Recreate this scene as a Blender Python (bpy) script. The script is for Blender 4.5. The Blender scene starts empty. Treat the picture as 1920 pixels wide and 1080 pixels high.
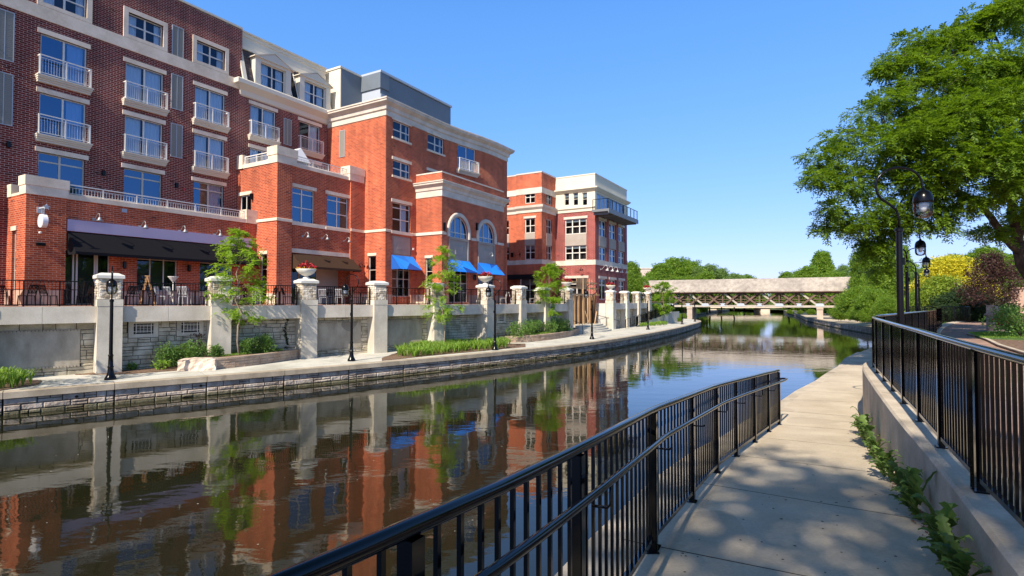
import bpy, bmesh, math, random
import numpy as np
from mathutils import Vector, Matrix
random.seed(7)
rng = np.random.default_rng(11)
sc = bpy.context.scene
COL = sc.collection
H = 3.65                      # eye height above the water (water is z = 0)
FPX = 1030.0                  # focal length in photo pixels (1920 wide)
PITCH = math.atan(25/1030)
cp, sp = math.cos(PITCH), math.sin(PITCH)
def ray(x, y):                # survey helper: photo measurement -> world direction
    u = (x-960)/FPX; v = (540-y)/FPX
    return (u, cp - v*sp, sp + v*cp)
def G(x, y, z):               # ground point at height z
    d = ray(x, y); k = (z-H)/d[2]
    return (d[0]*k, d[1]*k)
def AT(x, y, Y):              # point at distance Y
    d = ray(x, y); k = Y/d[1]
    return (d[0]*k, Y, H+d[2]*k)
# building frame: s along the facades, t away from the canal
DX, DY = 0.506, 0.8625
ROT = math.atan2(DY, DX)
def W(s, t): return (s*DX - t*DY, s*DY + t*DX)
def ST(x, y): return (x*DX + y*DY, -x*DY + y*DX)

# ------------------------------------------------------------------ materials
MATS = {}
def newmat(name):
    m = bpy.data.materials.new(name); m.use_nodes = True
    nt = m.node_tree; b = nt.nodes['Principled BSDF']; MATS[name] = m
    return m, nt, b
def setc(b, k, v): b.inputs[k].default_value = v
def rgba(c): return (c[0], c[1], c[2], 1)
def ramp2(nt, fac, c1, c2, p1=0.35, p2=0.65):
    r = nt.nodes.new('ShaderNodeValToRGB'); r.color_ramp.elements[0].position = p1; r.color_ramp.elements[1].position = p2
    r.color_ramp.elements[0].color = rgba(c1); r.color_ramp.elements[1].color = rgba(c2)
    nt.links.new(fac, r.inputs[0]); return r.outputs[0]
def noise(nt, scale, detail=4, co='Object', vec=None, sx=None, rough=.55):
    tc = nt.nodes.new('ShaderNodeTexCoord'); n = nt.nodes.new('ShaderNodeTexNoise')
    n.inputs['Scale'].default_value = scale; n.inputs['Detail'].default_value = detail; n.inputs['Roughness'].default_value = rough
    src = tc.outputs[co]
    if sx:
        mp = nt.nodes.new('ShaderNodeMapping'); mp.inputs['Scale'].default_value = sx
        nt.links.new(src, mp.inputs[0]); src = mp.outputs[0]
    nt.links.new(src, n.inputs['Vector']); return n.outputs['Fac']
def mixc(nt, fac, a, b, mode='MIX'):
    m = nt.nodes.new('ShaderNodeMix'); m.data_type = 'RGBA'; m.blend_type = mode
    if isinstance(fac, float): m.inputs[0].default_value = fac
    else: nt.links.new(fac, m.inputs[0])
    for i, q in ((6, a), (7, b)):
        if isinstance(q, tuple): m.inputs[i].default_value = rgba(q)
        else: nt.links.new(q, m.inputs[i])
    return m.outputs[2]
def bump(nt, b, h, st, dist=0.02):
    n = nt.nodes.new('ShaderNodeBump'); n.inputs['Strength'].default_value = st; n.inputs['Distance'].default_value = dist
    nt.links.new(h, n.inputs['Height']); nt.links.new(n.outputs[0], b.inputs['Normal'])
def plain(name, c, rough=.6, metal=0, spec=.5):
    m, nt, b = newmat(name); setc(b, 'Base Color', rgba(c)); setc(b, 'Roughness', rough); setc(b, 'Metallic', metal)
    setc(b, 'Specular IOR Level', spec); return m
def mott(name, c1, c2, scale, rough=.85, bst=.3, bscale=None, c3=None, sx=None, p=(.35, .65), spec=.3, bdist=.02):
    m, nt, b = newmat(name)
    col = ramp2(nt, noise(nt, scale, 5, sx=sx), c1, c2, *p)
    if c3: 
        f = nt.nodes.new('ShaderNodeMath'); f.operation = 'GREATER_THAN'; f.inputs[1].default_value = .66
        nt.links.new(noise(nt, scale*.37, 2), f.inputs[0]); col = mixc(nt, f.outputs[0], col, c3)
    if 'concrete' in name or 'stone' in name:      # grain and blotchy weathering that belong to the material
        col = mixc(nt, 1.0, col, ramp2(nt, noise(nt, 38, 3), (.93, .93, .93), (1.11, 1.11, 1.11), .3, .7), 'MULTIPLY')
        col = mixc(nt, 1.0, col, ramp2(nt, noise(nt, .45, 7, rough=.75), (.88, .87, .85), (1.09, 1.09, 1.09), .36, .56), 'MULTIPLY')
    nt.links.new(col, b.inputs['Base Color']); setc(b, 'Roughness', rough); setc(b, 'Specular IOR Level', spec)
    if bst: bump(nt, b, noise(nt, bscale or scale*6, 4), bst, bdist)
    return m
def brickmat(name, c1, c2, mortar, w=.215, h=.076, ms=.009, dark=None, bias=0.0):
    m, nt, b = newmat(name)
    uv = nt.nodes.new('ShaderNodeUVMap'); uv.uv_map = 'UV'
    t = nt.nodes.new('ShaderNodeTexBrick'); nt.links.new(uv.outputs[0], t.inputs['Vector'])
    t.inputs['Scale'].default_value = 1; t.inputs['Brick Width'].default_value = w; t.inputs['Row Height'].default_value = h
    t.inputs['Mortar Size'].default_value = ms; t.inputs['Mortar Smooth'].default_value = .1; t.inputs['Bias'].default_value = bias
    t.inputs['Color1'].default_value = rgba(c1); t.inputs['Color2'].default_value = rgba(c2); t.inputs['Mortar'].default_value = rgba(mortar)
    col = t.outputs[0]
    if dark:                                   # scattered burnt bricks, in short runs along a course
        mp = nt.nodes.new('ShaderNodeMapping'); mp.inputs['Scale'].default_value = (1.6, 6.5, 1)
        nt.links.new(uv.outputs[0], mp.inputs[0])
        v = nt.nodes.new('ShaderNodeTexNoise'); v.inputs['Scale'].default_value = 1.0; v.inputs['Detail'].default_value = 2
        nt.links.new(mp.outputs[0], v.inputs['Vector'])
        f = nt.nodes.new('ShaderNodeMath'); f.operation = 'GREATER_THAN'; f.inputs[1].default_value = .685
        nt.links.new(v.outputs['Fac'], f.inputs[0])
        f2 = nt.nodes.new('ShaderNodeMath'); f2.operation = 'MULTIPLY'; f2.inputs[1].default_value = .8
        nt.links.new(f.outputs[0], f2.inputs[0])
        col = mixc(nt, f2.outputs[0], col, dark)
    st = ramp2(nt, noise(nt, .35, 6, rough=.7), (.70, .68, .68), (1.16, 1.12, 1.10), .3, .7)
    col = mixc(nt, 1.0, col, st, 'MULTIPLY')
    col = mixc(nt, 1.0, col, ramp2(nt, noise(nt, 1.0, 5, sx=(1.7, 1.7, .13)), (.78, .77, .77), (1.08, 1.07, 1.06), .32, .62), 'MULTIPLY')
    nt.links.new(col, b.inputs['Base Color']); setc(b, 'Roughness', .88); setc(b, 'Specular IOR Level', .25)
    inv = nt.nodes.new('ShaderNodeMath'); inv.operation = 'SUBTRACT'; inv.inputs[0].default_value = 1
    nt.links.new(t.outputs['Fac'], inv.inputs[1]); bump(nt, b, inv.outputs[0], .5, .006)
    return m
def leafmat(name, c1, c2, scale=.9, trans=.35, c3=None):
    m = bpy.data.materials.new(name); m.use_nodes = True; MATS[name] = m
    nt = m.node_tree; nt.nodes.clear(); out = nt.nodes.new('ShaderNodeOutputMaterial')
    at = nt.nodes.new('ShaderNodeAttribute'); at.attribute_name = 'tint'
    f = noise(nt, scale, 3)
    ad = nt.nodes.new('ShaderNodeMath'); ad.operation = 'MULTIPLY_ADD'; ad.inputs[1].default_value = .5
    nt.links.new(at.outputs['Fac'], ad.inputs[0])
    mu = nt.nodes.new('ShaderNodeMath'); mu.operation = 'MULTIPLY'; mu.inputs[1].default_value = .55
    nt.links.new(f, mu.inputs[0]); nt.links.new(mu.outputs[0], ad.inputs[2])
    col = ramp2(nt, ad.outputs[0], c1, c2, .2, .85)
    d = nt.nodes.new('ShaderNodeBsdfPrincipled'); d.inputs['Roughness'].default_value = .5; d.inputs['Specular IOR Level'].default_value = .3
    tr = nt.nodes.new('ShaderNodeBsdfTranslucent')
    tcol = mixc(nt, .55, col, c3 or tuple(min(1, q*1.9) for q in (c2[0]*1.1, c2[1]*1.15, c2[2]*.4)))
    nt.links.new(col, d.inputs['Base Color']); nt.links.new(tcol, tr.inputs[0])
    mx = nt.nodes.new('ShaderNodeMixShader'); mx.inputs[0].default_value = trans
    nt.links.new(d.outputs[0], mx.inputs[1]); nt.links.new(tr.outputs[0], mx.inputs[2]); nt.links.new(mx.outputs[0], out.inputs[0])
    return m
def glassmat(name, tint, refl=.35, rough=.0, rtint=(1, 1, 1)):
    m = bpy.data.materials.new(name); m.use_nodes = True; MATS[name] = m
    nt = m.node_tree; nt.nodes.clear(); out = nt.nodes.new('ShaderNodeOutputMaterial')
    t = nt.nodes.new('ShaderNodeBsdfTransparent'); t.inputs[0].default_value = rgba(tint)
    g = nt.nodes.new('ShaderNodeBsdfGlossy'); g.inputs['Roughness'].default_value = rough; g.inputs[0].default_value = rgba(rtint)
    lw = nt.nodes.new('ShaderNodeFresnel'); lw.inputs[0].default_value = 1.5
    a = nt.nodes.new('ShaderNodeMath'); a.operation = 'MULTIPLY_ADD'; a.inputs[1].default_value = 1.0; a.inputs[2].default_value = refl; a.use_clamp = True
    nt.links.new(lw.outputs[0], a.inputs[0])
    mx = nt.nodes.new('ShaderNodeMixShader'); nt.links.new(a.outputs[0], mx.inputs[0])
    nt.links.new(t.outputs[0], mx.inputs[1]); nt.links.new(g.outputs[0], mx.inputs[2]); nt.links.new(mx.outputs[0], out.inputs[0])
    return m

DKBRICK = brickmat('dark_red_brick', (.235, .028, .018), (.125, .018, .013), (.60, .47, .40), .30, .104, .0085, dark=(.05, .02, .02))
ORBRICK = brickmat('orange_brick', (.60, .112, .034), (.38, .056, .020), (.62, .40, .28), .30, .10, .009, dark=(.10, .055, .05))
REDBRICK = brickmat('red_brick', (.32, .038, .030), (.19, .022, .020), (.56, .36, .32), .40, .13, .013, dark=(.10, .03, .035))
LIME = mott('limestone', (.68, .55, .41), (.78, .65, .50), 1.3, .8, .12, 14)
LIMEW = mott('pale_limestone', (.54, .48, .40), (.64, .57, .48), 1.3, .8, .12, 14)
CONC = mott('grey_concrete', (.46, .42, .34), (.62, .57, .475), 1.3, .85, .15, 20, c3=(.43, .395, .325), sx=(1, 1, .35))
BEAM = mott('beam_concrete', (.52, .47, .385), (.63, .575, .48), .8, .85, .12, 18)
CAPM = mott('cap_stone', (.58, .56, .50), (.68, .66, .60), 2, .8, .1, 20)
PANEL = mott('rough_concrete_panel', (.30, .265, .21), (.43, .385, .31), 1.3, .9, .35, 8, c3=(.24, .215, .175), sx=(1.6, 1.6, .6))
WALK = mott('walk_concrete', (.47, .45, .385), (.54, .52, .45), .9, .85, .1, 30)
PATHM = mott('path_concrete', (.46, .38, .275), (.55, .47, .345), .7, .85, .25, 42, c3=(.46, .385, .28), bdist=.004)
CURB = mott('curb_concrete', (.42, .35, .26), (.55, .47, .36), 2.2, .85, .5, 30, c3=(.37, .30, .22), bdist=.006)
BANKCAP = mott('bank_cap_concrete', (.31, .255, .18), (.46, .39, .29), 1.6, .85, .25, 20, c3=(.27, .22, .16), bdist=.006)
JOINT = plain('joint_dark', (.10, .055, .03), .95)
BSTONE = mott('bank_stone', (.28, .225, .18), (.52, .45, .375), 2.0, .9, 1.0, 9, bdist=.05)
WSTONE = mott('wall_stone', (.34, .30, .215), (.58, .53, .42), 2.2, .9, .6, 9, c3=(.44, .37, .25), bdist=.03)
PSTONE = mott('pillar_stone', (.42, .34, .24), (.74, .67, .56), 3.6, .9, .9, 14, c3=(.48, .30, .13), bdist=.03, p=(.42, .58))
MORT = plain('dark_mortar', (.055, .05, .045), .95)
MORTL = plain('light_mortar', (.30, .27, .23), .95)
BLOCK = mott('garden_block', (.34, .24, .17), (.47, .36, .27), 2.2, .9, .9, 14, bdist=.03)
BOULD = mott('boulder_stone', (.52, .40, .30), (.68, .56, .45), 1.6, .9, .9, 4, bdist=.06)
SOIL = mott('mulch_soil', (.12, .07, .045), (.26, .17, .11), 9, .95, .9, 22, bdist=.04)
GRASSM = mott('short_grass_ground', (.05, .10, .02), (.10, .17, .04), 6, .9, .9, 30, bdist=.04)
LAND = mott('land', (.06, .09, .03), (.13, .14, .06), .3, .95, .3)
PAVER = brickmat('brick_paving', (.40, .27, .20), (.33, .21, .155), (.30, .22, .17), .2, .1, .006)
DECK = brickmat('terrace_paving', (.42, .22, .15), (.34, .17, .12), (.30, .22, .17), .2, .1, .006)
BLACK = plain('black_painted_metal', (.002, .0022, .003), .11, 0, .34)
BLACK2 = plain('black_satin_metal', (.0028, .0028, .0032), .22, 0, .26)
WHITE = plain('white_painted_metal', (.74, .72, .66), .5)
TRIMW = plain('cream_trim', (.66, .60, .48), .7)
TRIMW2 = mott('cream_stucco', (.66, .60, .46), (.70, .64, .50), .8, .8, .05, 30)
FRAME = plain('beige_window_frame', (.55, .50, .42), .5)
FRAMEW = plain('white_window_frame', (.72, .68, .60), .5)
CURT = plain('curtain_cloth', (.84, .87, .90), .9)
SHADE = plain('grey_roller_shade', (.35, .38, .38), .9)
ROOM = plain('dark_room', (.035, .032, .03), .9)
LOUV = plain('grey_louvre', (.27, .25, .21), .6)
GREYP = mott('grey_metal_cladding', (.14, .165, .185), (.165, .19, .215), .5, .5, 0)
GREYL = plain('pale_metal_flashing', (.42, .46, .50), .5)
SLATE = brickmat('mansard_slate', (.13, .10, .095), (.075, .065, .07), (.03, .03, .03), .35, .2, .012)
AWNB = plain('black_awning_cloth', (.007, .007, .009), .8, 0, .2)
AWNN = plain('brown_awning_cloth', (.055, .030, .017), .85, 0, .2)
LILAC = plain('lilac_sign_panel', (.50, .41, .54), .5)
STEEL = plain('brushed_steel', (.36, .38, .38), .4, .4)
PLINTH = mott('pink_plinth_stone', (.42, .27, .20), (.52, .35, .27), 1.2, .8, .1)
TAUPE = mott('taupe_panel', (.36, .31, .26), (.40, .35, .30), 1.2, .8, .04)
WOODF = mott('pine_lumber', (.38, .23, .11), (.56, .37, .20), 3, .8, .2, sx=(1, 1, .3))
BWOOD = mott('weathered_bridge_timber', (.10, .06, .045), (.20, .13, .10), 1.4, .9, .3)
BWOODL = mott('pale_bridge_timber', (.36, .31, .25), (.48, .42, .35), 1.4, .9, .3)
SHING = brickmat('cedar_shingle', (.43, .395, .34), (.375, .34, .29), (.31, .28, .24), .35, .28, .010)
GUSS = plain('galvanised_plate', (.45, .50, .55), .5, .2)
BARK = mott('bark', (.035, .026, .02), (.09, .068, .05), 3, .95, .9, 14, sx=(2, 2, .5), bdist=.03)
BARKL = mott('young_bark', (.20, .15, .11), (.30, .24, .18), 5, .9, .4)
REDF = plain('red_petals', (.42, .010, .018), .6)
YELF = plain('yellow_petals', (.8, .55, .05), .6)
L_LOCUST = leafmat('locust_leaves', (.020, .062, .008), (.20, .31, .022), 1.3, .38)
L_YOUNG = leafmat('young_locust_leaves', (.13, .24, .02), (.30, .44, .045), 1.5, .45)
L_MID = leafmat('mid_green_leaves', (.036, .10, .013), (.26, .38, .04), .7, .40)
L_PALE = leafmat('pale_green_leaves', (.08, .15, .035), (.21, .31, .08), .3, .35)
L_DARK = leafmat('dark_evergreen_leaves', (.012, .03, .010), (.04, .075, .02), .6, .15)
L_YEL = leafmat('golden_leaves', (.38, .42, .03), (.80, .68, .04), .8, .35, c3=(.9, .8, .1))
L_PURP = leafmat('purple_leaves', (.03, .016, .016), (.10, .05, .04), .8, .25, c3=(.2, .06, .04))
L_SHRUB = leafmat('shrub_leaves', (.06, .13, .03), (.17, .29, .06), 2.5, .3)
L_LILY = leafmat('lily_blades', (.10, .20, .02), (.26, .40, .06), 2, .3)
L_WEED = leafmat('weed_leaves', (.045, .085, .025), (.16, .25, .06), 3, .3)
GL_WIN = glassmat('window_glass', (.84, .91, .96), .02, rtint=(.50, .68, .95))
GL_BLUE = glassmat('blue_reflecting_glass', (.62, .74, .86), .20, rtint=(.30, .54, .86))
GL_LAMP = glassmat('lamp_glass', (.82, .86, .88), .06, .02)

# blue faceted awning: real two-tone printed triangles
def awnmat():
    m, nt, b = newmat('blue_faceted_cloth')
    at = nt.nodes.new('ShaderNodeAttribute'); at.attribute_name = 'tint'
    nt.links.new(ramp2(nt, at.outputs['Fac'], (.003, .03, .22), (.008, .27, .95), 0, 1), b.inputs['Base Color']); setc(b, 'Roughness', .7)
    return m
BLUEA = awnmat()

def watermat():
    m, nt, b = newmat('canal_water')
    setc(b, 'Base Color', (.0135, .0140, .0052, 1)); setc(b, 'Roughness', .012); setc(b, 'IOR', 1.38); setc(b, 'Specular IOR Level', .75)
    n1 = noise(nt, .55, 3, sx=(1.0, 1.6, 1)); n2 = noise(nt, 3.2, 3, sx=(1, 1.7, 1)); n3 = noise(nt, .07, 2)
    a = nt.nodes.new('ShaderNodeMath'); a.operation = 'MULTIPLY'; nt.links.new(n2, a.inputs[0])
    rr = ramp2(nt, n3, (.03, .03, .03), (.22, .22, .22), .40, .66); nt.links.new(rr, a.inputs[1])
    c = nt.nodes.new('ShaderNodeMath'); c.operation = 'ADD'; nt.links.new(n1, c.inputs[0]); nt.links.new(a.outputs[0], c.inputs[1])
    n4 = noise(nt, 11, 2, sx=(1, 1.8, 1)); e = nt.nodes.new('ShaderNodeMath'); e.operation = 'MULTIPLY_ADD'; e.inputs[1].default_value = .035
    nt.links.new(n4, e.inputs[0]); nt.links.new(c.outputs[0], e.inputs[2])
    bump(nt, b, e.outputs[0], .22, .036)
    return m
WATER = watermat()
nt = BSTONE.node_tree; b = nt.nodes['Principled BSDF']; src = b.inputs['Base Color'].links[0].from_socket       # algae line just above the water
ge = nt.nodes.new('ShaderNodeNewGeometry'); sz = nt.nodes.new('ShaderNodeSeparateXYZ'); nt.links.new(ge.outputs['Position'], sz.inputs[0])
ad = nt.nodes.new('ShaderNodeMath'); ad.operation = 'MULTIPLY_ADD'; ad.inputs[1].default_value = -.16; nt.links.new(noise(nt, 2.2, 4), ad.inputs[0]); nt.links.new(sz.outputs[2], ad.inputs[2])
nt.links.new(mixc(nt, 1.0, src, ramp2(nt, ad.outputs[0], (.34, .36, .26), (1, 1, 1), .0, .10), 'MULTIPLY'), b.inputs['Base Color'])
# ------------------------------------------------------------------ mesh building
OFF = {}
def lk(o): COL.objects.link(o); return o
def thing(name, label, cat, loc=(0, 0, 0), rz=0, group=None, shift=False):
    o = lk(bpy.data.objects.new(name, None)); o.empty_display_size = .3
    o.location = loc; o.rotation_euler = (0, 0, rz); o['label'] = label; o['category'] = cat
    if group: o['group'] = group
    if shift: OFF[o.name] = shift
    return o
def tag(o, label, cat, group=None, kind=None):
    o['label'] = label; o['category'] = cat
    if group: o['group'] = group
    if kind: o['kind'] = kind
    return o
def copytree(o, parent=None):
    c = lk(o.copy()); c.parent = parent
    for ch in o.children: copytree(ch, c)
    return c
class MB:
    def __init__(s, xf=None): s.v = []; s.f = []; s.m = []; s.tint = []; s.xf = xf or (lambda a, b, c: (a, b, c))
    def p(s, a, b, c): s.v.append(s.xf(a, b, c)); return len(s.v)-1
    def face(s, idx, mi=0, tint=0.): s.f.append(tuple(idx)); s.m.append(mi); s.tint.append(tint)
    def poly(s, pts, mi=0, tint=0.): s.face([s.p(*q) for q in pts], mi, tint)
    def box(s, x0, x1, y0, y1, z0, z1, mi=0):
        i = [s.p(x, y, z) for z in (z0, z1) for x, y in ((x0, y0), (x1, y0), (x1, y1), (x0, y1))]
        for q in ((3, 2, 1, 0), (4, 5, 6, 7), (0, 1, 5, 4), (1, 2, 6, 5), (2, 3, 7, 6), (3, 0, 4, 7)): s.face([i[k] for k in q], mi)
    def bar(s, p, q, w, h, mi=0, up=(0, 0, 1)):
        p = Vector(p); q = Vector(q); d = (q-p).normalized(); u = Vector(up)
        if abs(d.dot(u)) > .98: u = Vector((1, 0, 0))
        r = d.cross(u).normalized()*w/2; u = r.cross(d).normalized()*h/2
        i = [s.p(*(c+a*r+b*u)) for c in (p, q) for a, b in ((-1, -1), (1, -1), (1, 1), (-1, 1))]
        for k in ((3, 2, 1, 0), (4, 5, 6, 7), (0, 1, 5, 4), (1, 2, 6, 5), (2, 3, 7, 6), (3, 0, 4, 7)): s.face([i[j] for j in k], mi)
    def tube(s, pts, r, n=8, mi=0, cap=True):
        P = [Vector(q) for q in pts]; N = len(P); rings = []
        t0 = (P[1]-P[0]).normalized(); u = Vector((0, 0, 1)) if abs(t0.z) < .9 else Vector((1, 0, 0)); nrm = t0.cross(u).normalized()
        for k in range(N):
            t = ((P[min(k+1, N-1)]-P[max(k-1, 0)])).normalized()
            nrm = (nrm - t*nrm.dot(t)).normalized(); bn = t.cross(nrm)
            rr = r[k] if isinstance(r, (list, tuple)) else r
            rings.append([s.p(*(P[k]+rr*(math.cos(a)*nrm+math.sin(a)*bn))) for a in (2*math.pi*j/n for j in range(n))])
        for k in range(N-1):
            for j in range(n): s.face((rings[k][j], rings[k][(j+1) % n], rings[k+1][(j+1) % n], rings[k+1][j]), mi)
        if cap: s.face(rings[0][::-1], mi); s.face(rings[-1], mi)
    def lathe(s, prof, cx=0, cy=0, n=16, mi=0, cap=True):
        rings = [[s.p(cx+r*math.cos(2*math.pi*j/n), cy+r*math.sin(2*math.pi*j/n), z) for j in range(n)] for r, z in prof]
        for k in range(len(rings)-1):
            for j in range(n): s.face((rings[k][j], rings[k][(j+1) % n], rings[k+1][(j+1) % n], rings[k+1][j]), mi)
        if cap: s.face(rings[0][::-1], mi); s.face(rings[-1], mi)
    def prism(s, pts, z0, z1, mi=0):
        a = [s.p(x, y, z0) for x, y in pts]; b = [s.p(x, y, z1) for x, y in pts]; n = len(pts)
        s.face(a[::-1], mi); s.face(b, mi)
        for k in range(n): s.face((a[k], a[(k+1) % n], b[(k+1) % n], b[k]), mi)
    def sweep(s, path, prof, mi=0, cap=True, closed=True):
        # path [(x,y[,z])], prof [(o,z)]: o is the offset to the right of travel
        n = len(path); rings = []
        for k in range(n):
            x, y = path[k][:2]; z = path[k][2] if len(path[k]) > 2 else 0
            def nr(i):
                dx, dy = path[i+1][0]-path[i][0], path[i+1][1]-path[i][1]; l = math.hypot(dx, dy) or 1; return (dy/l, -dx/l)
            n1 = nr(max(k-1, 0)); n2 = nr(min(k, n-2)); mx, my = n1[0]+n2[0], n1[1]+n2[1]; l = math.hypot(mx, my) or 1; mx /= l; my /= l
            q = 1/max(.35, mx*n1[0]+my*n1[1])
            rings.append([s.p(x+mx*o*q, y+my*o*q, z+pz) for o, pz in prof])
        m = len(prof)
        for k in range(n-1):
            for j in range(m if closed else m-1): s.face((rings[k][j], rings[k+1][j], rings[k+1][(j+1) % m], rings[k][(j+1) % m]), mi)
        if cap and closed: s.face(rings[0], mi); s.face(rings[-1][::-1], mi)
    def build(s, name, mats, parent=None, smooth=False, recalc=True, tint=False, at=None):
        if not isinstance(mats, (list, tuple)): mats = [mats]
        me = bpy.data.meshes.new(name); me.from_pydata(s.v, [], s.f)
        for m in mats: me.materials.append(m)
        me.polygons.foreach_set('material_index', s.m)
        if recalc:
            bm = bmesh.new(); bm.from_mesh(me); bmesh.ops.recalc_face_normals(bm, faces=bm.faces); bm.to_mesh(me); bm.free()
        if smooth: me.polygons.foreach_set('use_smooth', [True]*len(me.polygons))
        me.update()
        uvl = me.uv_layers.new(name='UV'); uv = []
        for po in me.polygons:
            nx, ny, nz = po.normal
            if abs(nz) > .75:
                for vi in po.vertices: c = me.vertices[vi].co; uv += [c.x, c.y]
            else:
                l = math.hypot(nx, ny) or 1; tx, ty = -ny/l, nx/l; sl = 1/max(.3, math.sqrt(max(0, 1-nz*nz)))
                for vi in po.vertices: c = me.vertices[vi].co; uv += [c.x*tx+c.y*ty, c.z*sl]
        uvl.data.foreach_set('uv', uv)
        if tint:
            a = me.attributes.new('tint', 'FLOAT', 'FACE'); a.data.foreach_set('value', s.tint)
        o = lk(bpy.data.objects.new(name, me))
        if parent:
            o.parent = parent
            if parent.name in OFF: q = OFF[parent.name]; o.location = (-q[0], -q[1], -q[2])
        if at: o.location = at
        return o
def struct(name, mb, mat, **k):
    o = mb.build(name, mat, **k); o['kind'] = 'structure'; o['label'] = name.replace('_', ' '); return o

class Path:
    def __init__(s, pts):
        s.p = [tuple(q[:2]) for q in pts]; s.l = [0]
        for a, b in zip(s.p, s.p[1:]): s.l.append(s.l[-1]+math.hypot(b[0]-a[0], b[1]-a[1]))
        s.L = s.l[-1]
    def at(s, a):
        k = 0
        while k < len(s.l)-2 and a > s.l[k+1]: k += 1
        (x0, y0), (x1, y1) = s.p[k], s.p[k+1]; d = s.l[k+1]-s.l[k]; f = (a-s.l[k])/d
        return x0+(x1-x0)*f, y0+(y1-y0)*f, (x1-x0)/d, (y1-y0)/d
    def xf(s, a, b, z):      # b > 0 is to the right of travel
        x, y, tx, ty = s.at(a); return (x+ty*b, y-tx*b, z)
def smooth_path(pts, n=2):
    P = [tuple(q) for q in pts]
    for _ in range(n):
        Q = [P[0]]
        for a, b in zip(P, P[1:]):
            Q.append(tuple(.75*u+.25*v for u, v in zip(a, b))); Q.append(tuple(.25*u+.75*v for u, v in zip(a, b)))
        Q.append(P[-1]); P = Q
    return P
def ashlar(mb, a0, a1, z0, z1, hr=(.14, .26), wr=(.25, .6), gap=.014, d=.05, seed=0, mi=0, mort=1, holes=(), bev=.014, back=True):
    """random coursed stones standing proud of a mortar bed, in (a, b, z)"""
    R = random.Random(seed)
    if back:
        n = max(1, int((a1-a0)/1.5))
        for k in range(n):
            u0, u1 = a0+(a1-a0)*k/n, a0+(a1-a0)*(k+1)/n
            mb.poly([(u0, 0, z0), (u1, 0, z0), (u1, 0, z1), (u0, 0, z1)], mort)
    def stone(x0, x1, y0, y1):
        for h in holes:
            if x1 > h[0]+1e-4 and x0 < h[1]-1e-4 and y1 > h[2]+1e-4 and y0 < h[3]-1e-4:
                if x0 < h[0]: stone(x0, h[0], y0, y1)
                if x1 > h[1]: stone(h[1], x1, y0, y1)
                u, v = max(x0, h[0]), min(x1, h[1])
                if y0 < h[2]: stone(u, v, y0, h[2])
                if y1 > h[3]: stone(u, v, h[3], y1)
                return
        if x1-x0 < .05 or y1-y0 < .04: return
        e = d*(R.uniform(.75, 1.15)); g = gap/2; c = [R.uniform(0, .012) for _ in range(4)]
        o = [(x0+g, y0+g), (x1-g, y0+g), (x1-g, y1-g), (x0+g, y1-g)]
        f = [(x0+g+bev+c[0], y0+g+bev), (x1-g-bev, y0+g+bev+c[1]), (x1-g-bev-c[2], y1-g-bev), (x0+g+bev, y1-g-bev-c[3])]
        i = [mb.p(x, 0, y) for x, y in o]; j = [mb.p(x, e*.7, y) for x, y in o]; k = [mb.p(x, e+R.uniform(-.008, .008), y) for x, y in f]
        mb.face(k, mi)
        for q in range(4):
            r = (q+1) % 4
            mb.face((i[q], i[r], j[r], j[q]), mi); mb.face((j[q], j[r], k[r], k[q]), mi)
    z = z0
    while z < z1-.03:
        h = R.uniform(*hr)
        if z1-z-h < hr[0]*.8: h = z1-z
        a = a0
        while a < a1-.02:
            w = R.uniform(*wr)
            if a1-a-w < wr[0]*.7: w = a1-a
            if h > hr[0]*1.35 and R.random() < .35:
                q = h*R.uniform(.4, .6); stone(a, a+w, z, z+q); m = R.uniform(.4, .6)*w
                if w > wr[0]*1.8: stone(a, a+m, z+q, z+h); stone(a+m, a+w, z+q, z+h)
                else: stone(a, a+w, z+q, z+h)
            else: stone(a, a+w, z, z+h)
            a += w
        z += h

# ------------------------------------------------------------------ foliage
def leafobj(name, P, D, N, L, Wd, mat, parent=None, seed=0):
    """one small diamond leaf per row: P base, D direction, N normal"""
    P = np.asarray(P); n = len(P); D = D/np.linalg.norm(D, axis=1, keepdims=True)
    S = np.cross(D, N); S /= np.maximum(1e-6, np.linalg.norm(S, axis=1, keepdims=True))
    r = np.random.default_rng(seed); L = L*r.uniform(.7, 1.3, (n, 1)); Wd = Wd*r.uniform(.7, 1.3, (n, 1))
    V = np.empty((n, 4, 3)); V[:, 0] = P; V[:, 1] = P+D*L*.5+S*Wd*.5; V[:, 2] = P+D*L; V[:, 3] = P+D*L*.5-S*Wd*.5
    me = bpy.data.meshes.new(name); me.vertices.add(4*n); me.vertices.foreach_set('co', V.reshape(-1))
    me.loops.add(4*n); me.loops.foreach_set('vertex_index', np.arange(4*n)); me.polygons.add(n)
    me.polygons.foreach_set('loop_start', np.arange(0, 4*n, 4)); me.polygons.foreach_set('loop_total', np.full(n, 4))
    me.materials.append(mat); me.update(calc_edges=True)
    a = me.attributes.new('tint', 'FLOAT', 'FACE'); a.data.foreach_set('value', r.uniform(0, 1, n))
    o = lk(bpy.data.objects.new(name, me))
    if parent: o.parent = parent
    return o
def rnd_dir(n, r, flat=1.0):
    v = r.normal(size=(n, 3)); v[:, 2] *= flat; return v/np.linalg.norm(v, axis=1, keepdims=True)
def blob_leaves(blobs, per, r, shell=.55, flat=.7):
    """points scattered in flattened lobes, denser near their skin"""
    P = []; O = []
    for (x, y, z, R) in blobs:
        n = max(6, int(per*R*R)); d = rnd_dir(n, r); q = (shell+(1-shell)*r.random((n, 1))**.6)*R
        q *= 1+.24*np.sin(d[:, :1]*6+x)+.22*np.sin(d[:, 1:2]*7+y*2)+.16*np.sin(d[:, 2:3]*9+z*3)
        p = d*q; p[:, 2] *= flat; P.append(p+np.array([x, y, z])); O.append(d)
    return np.concatenate(P), np.concatenate(O)
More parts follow.
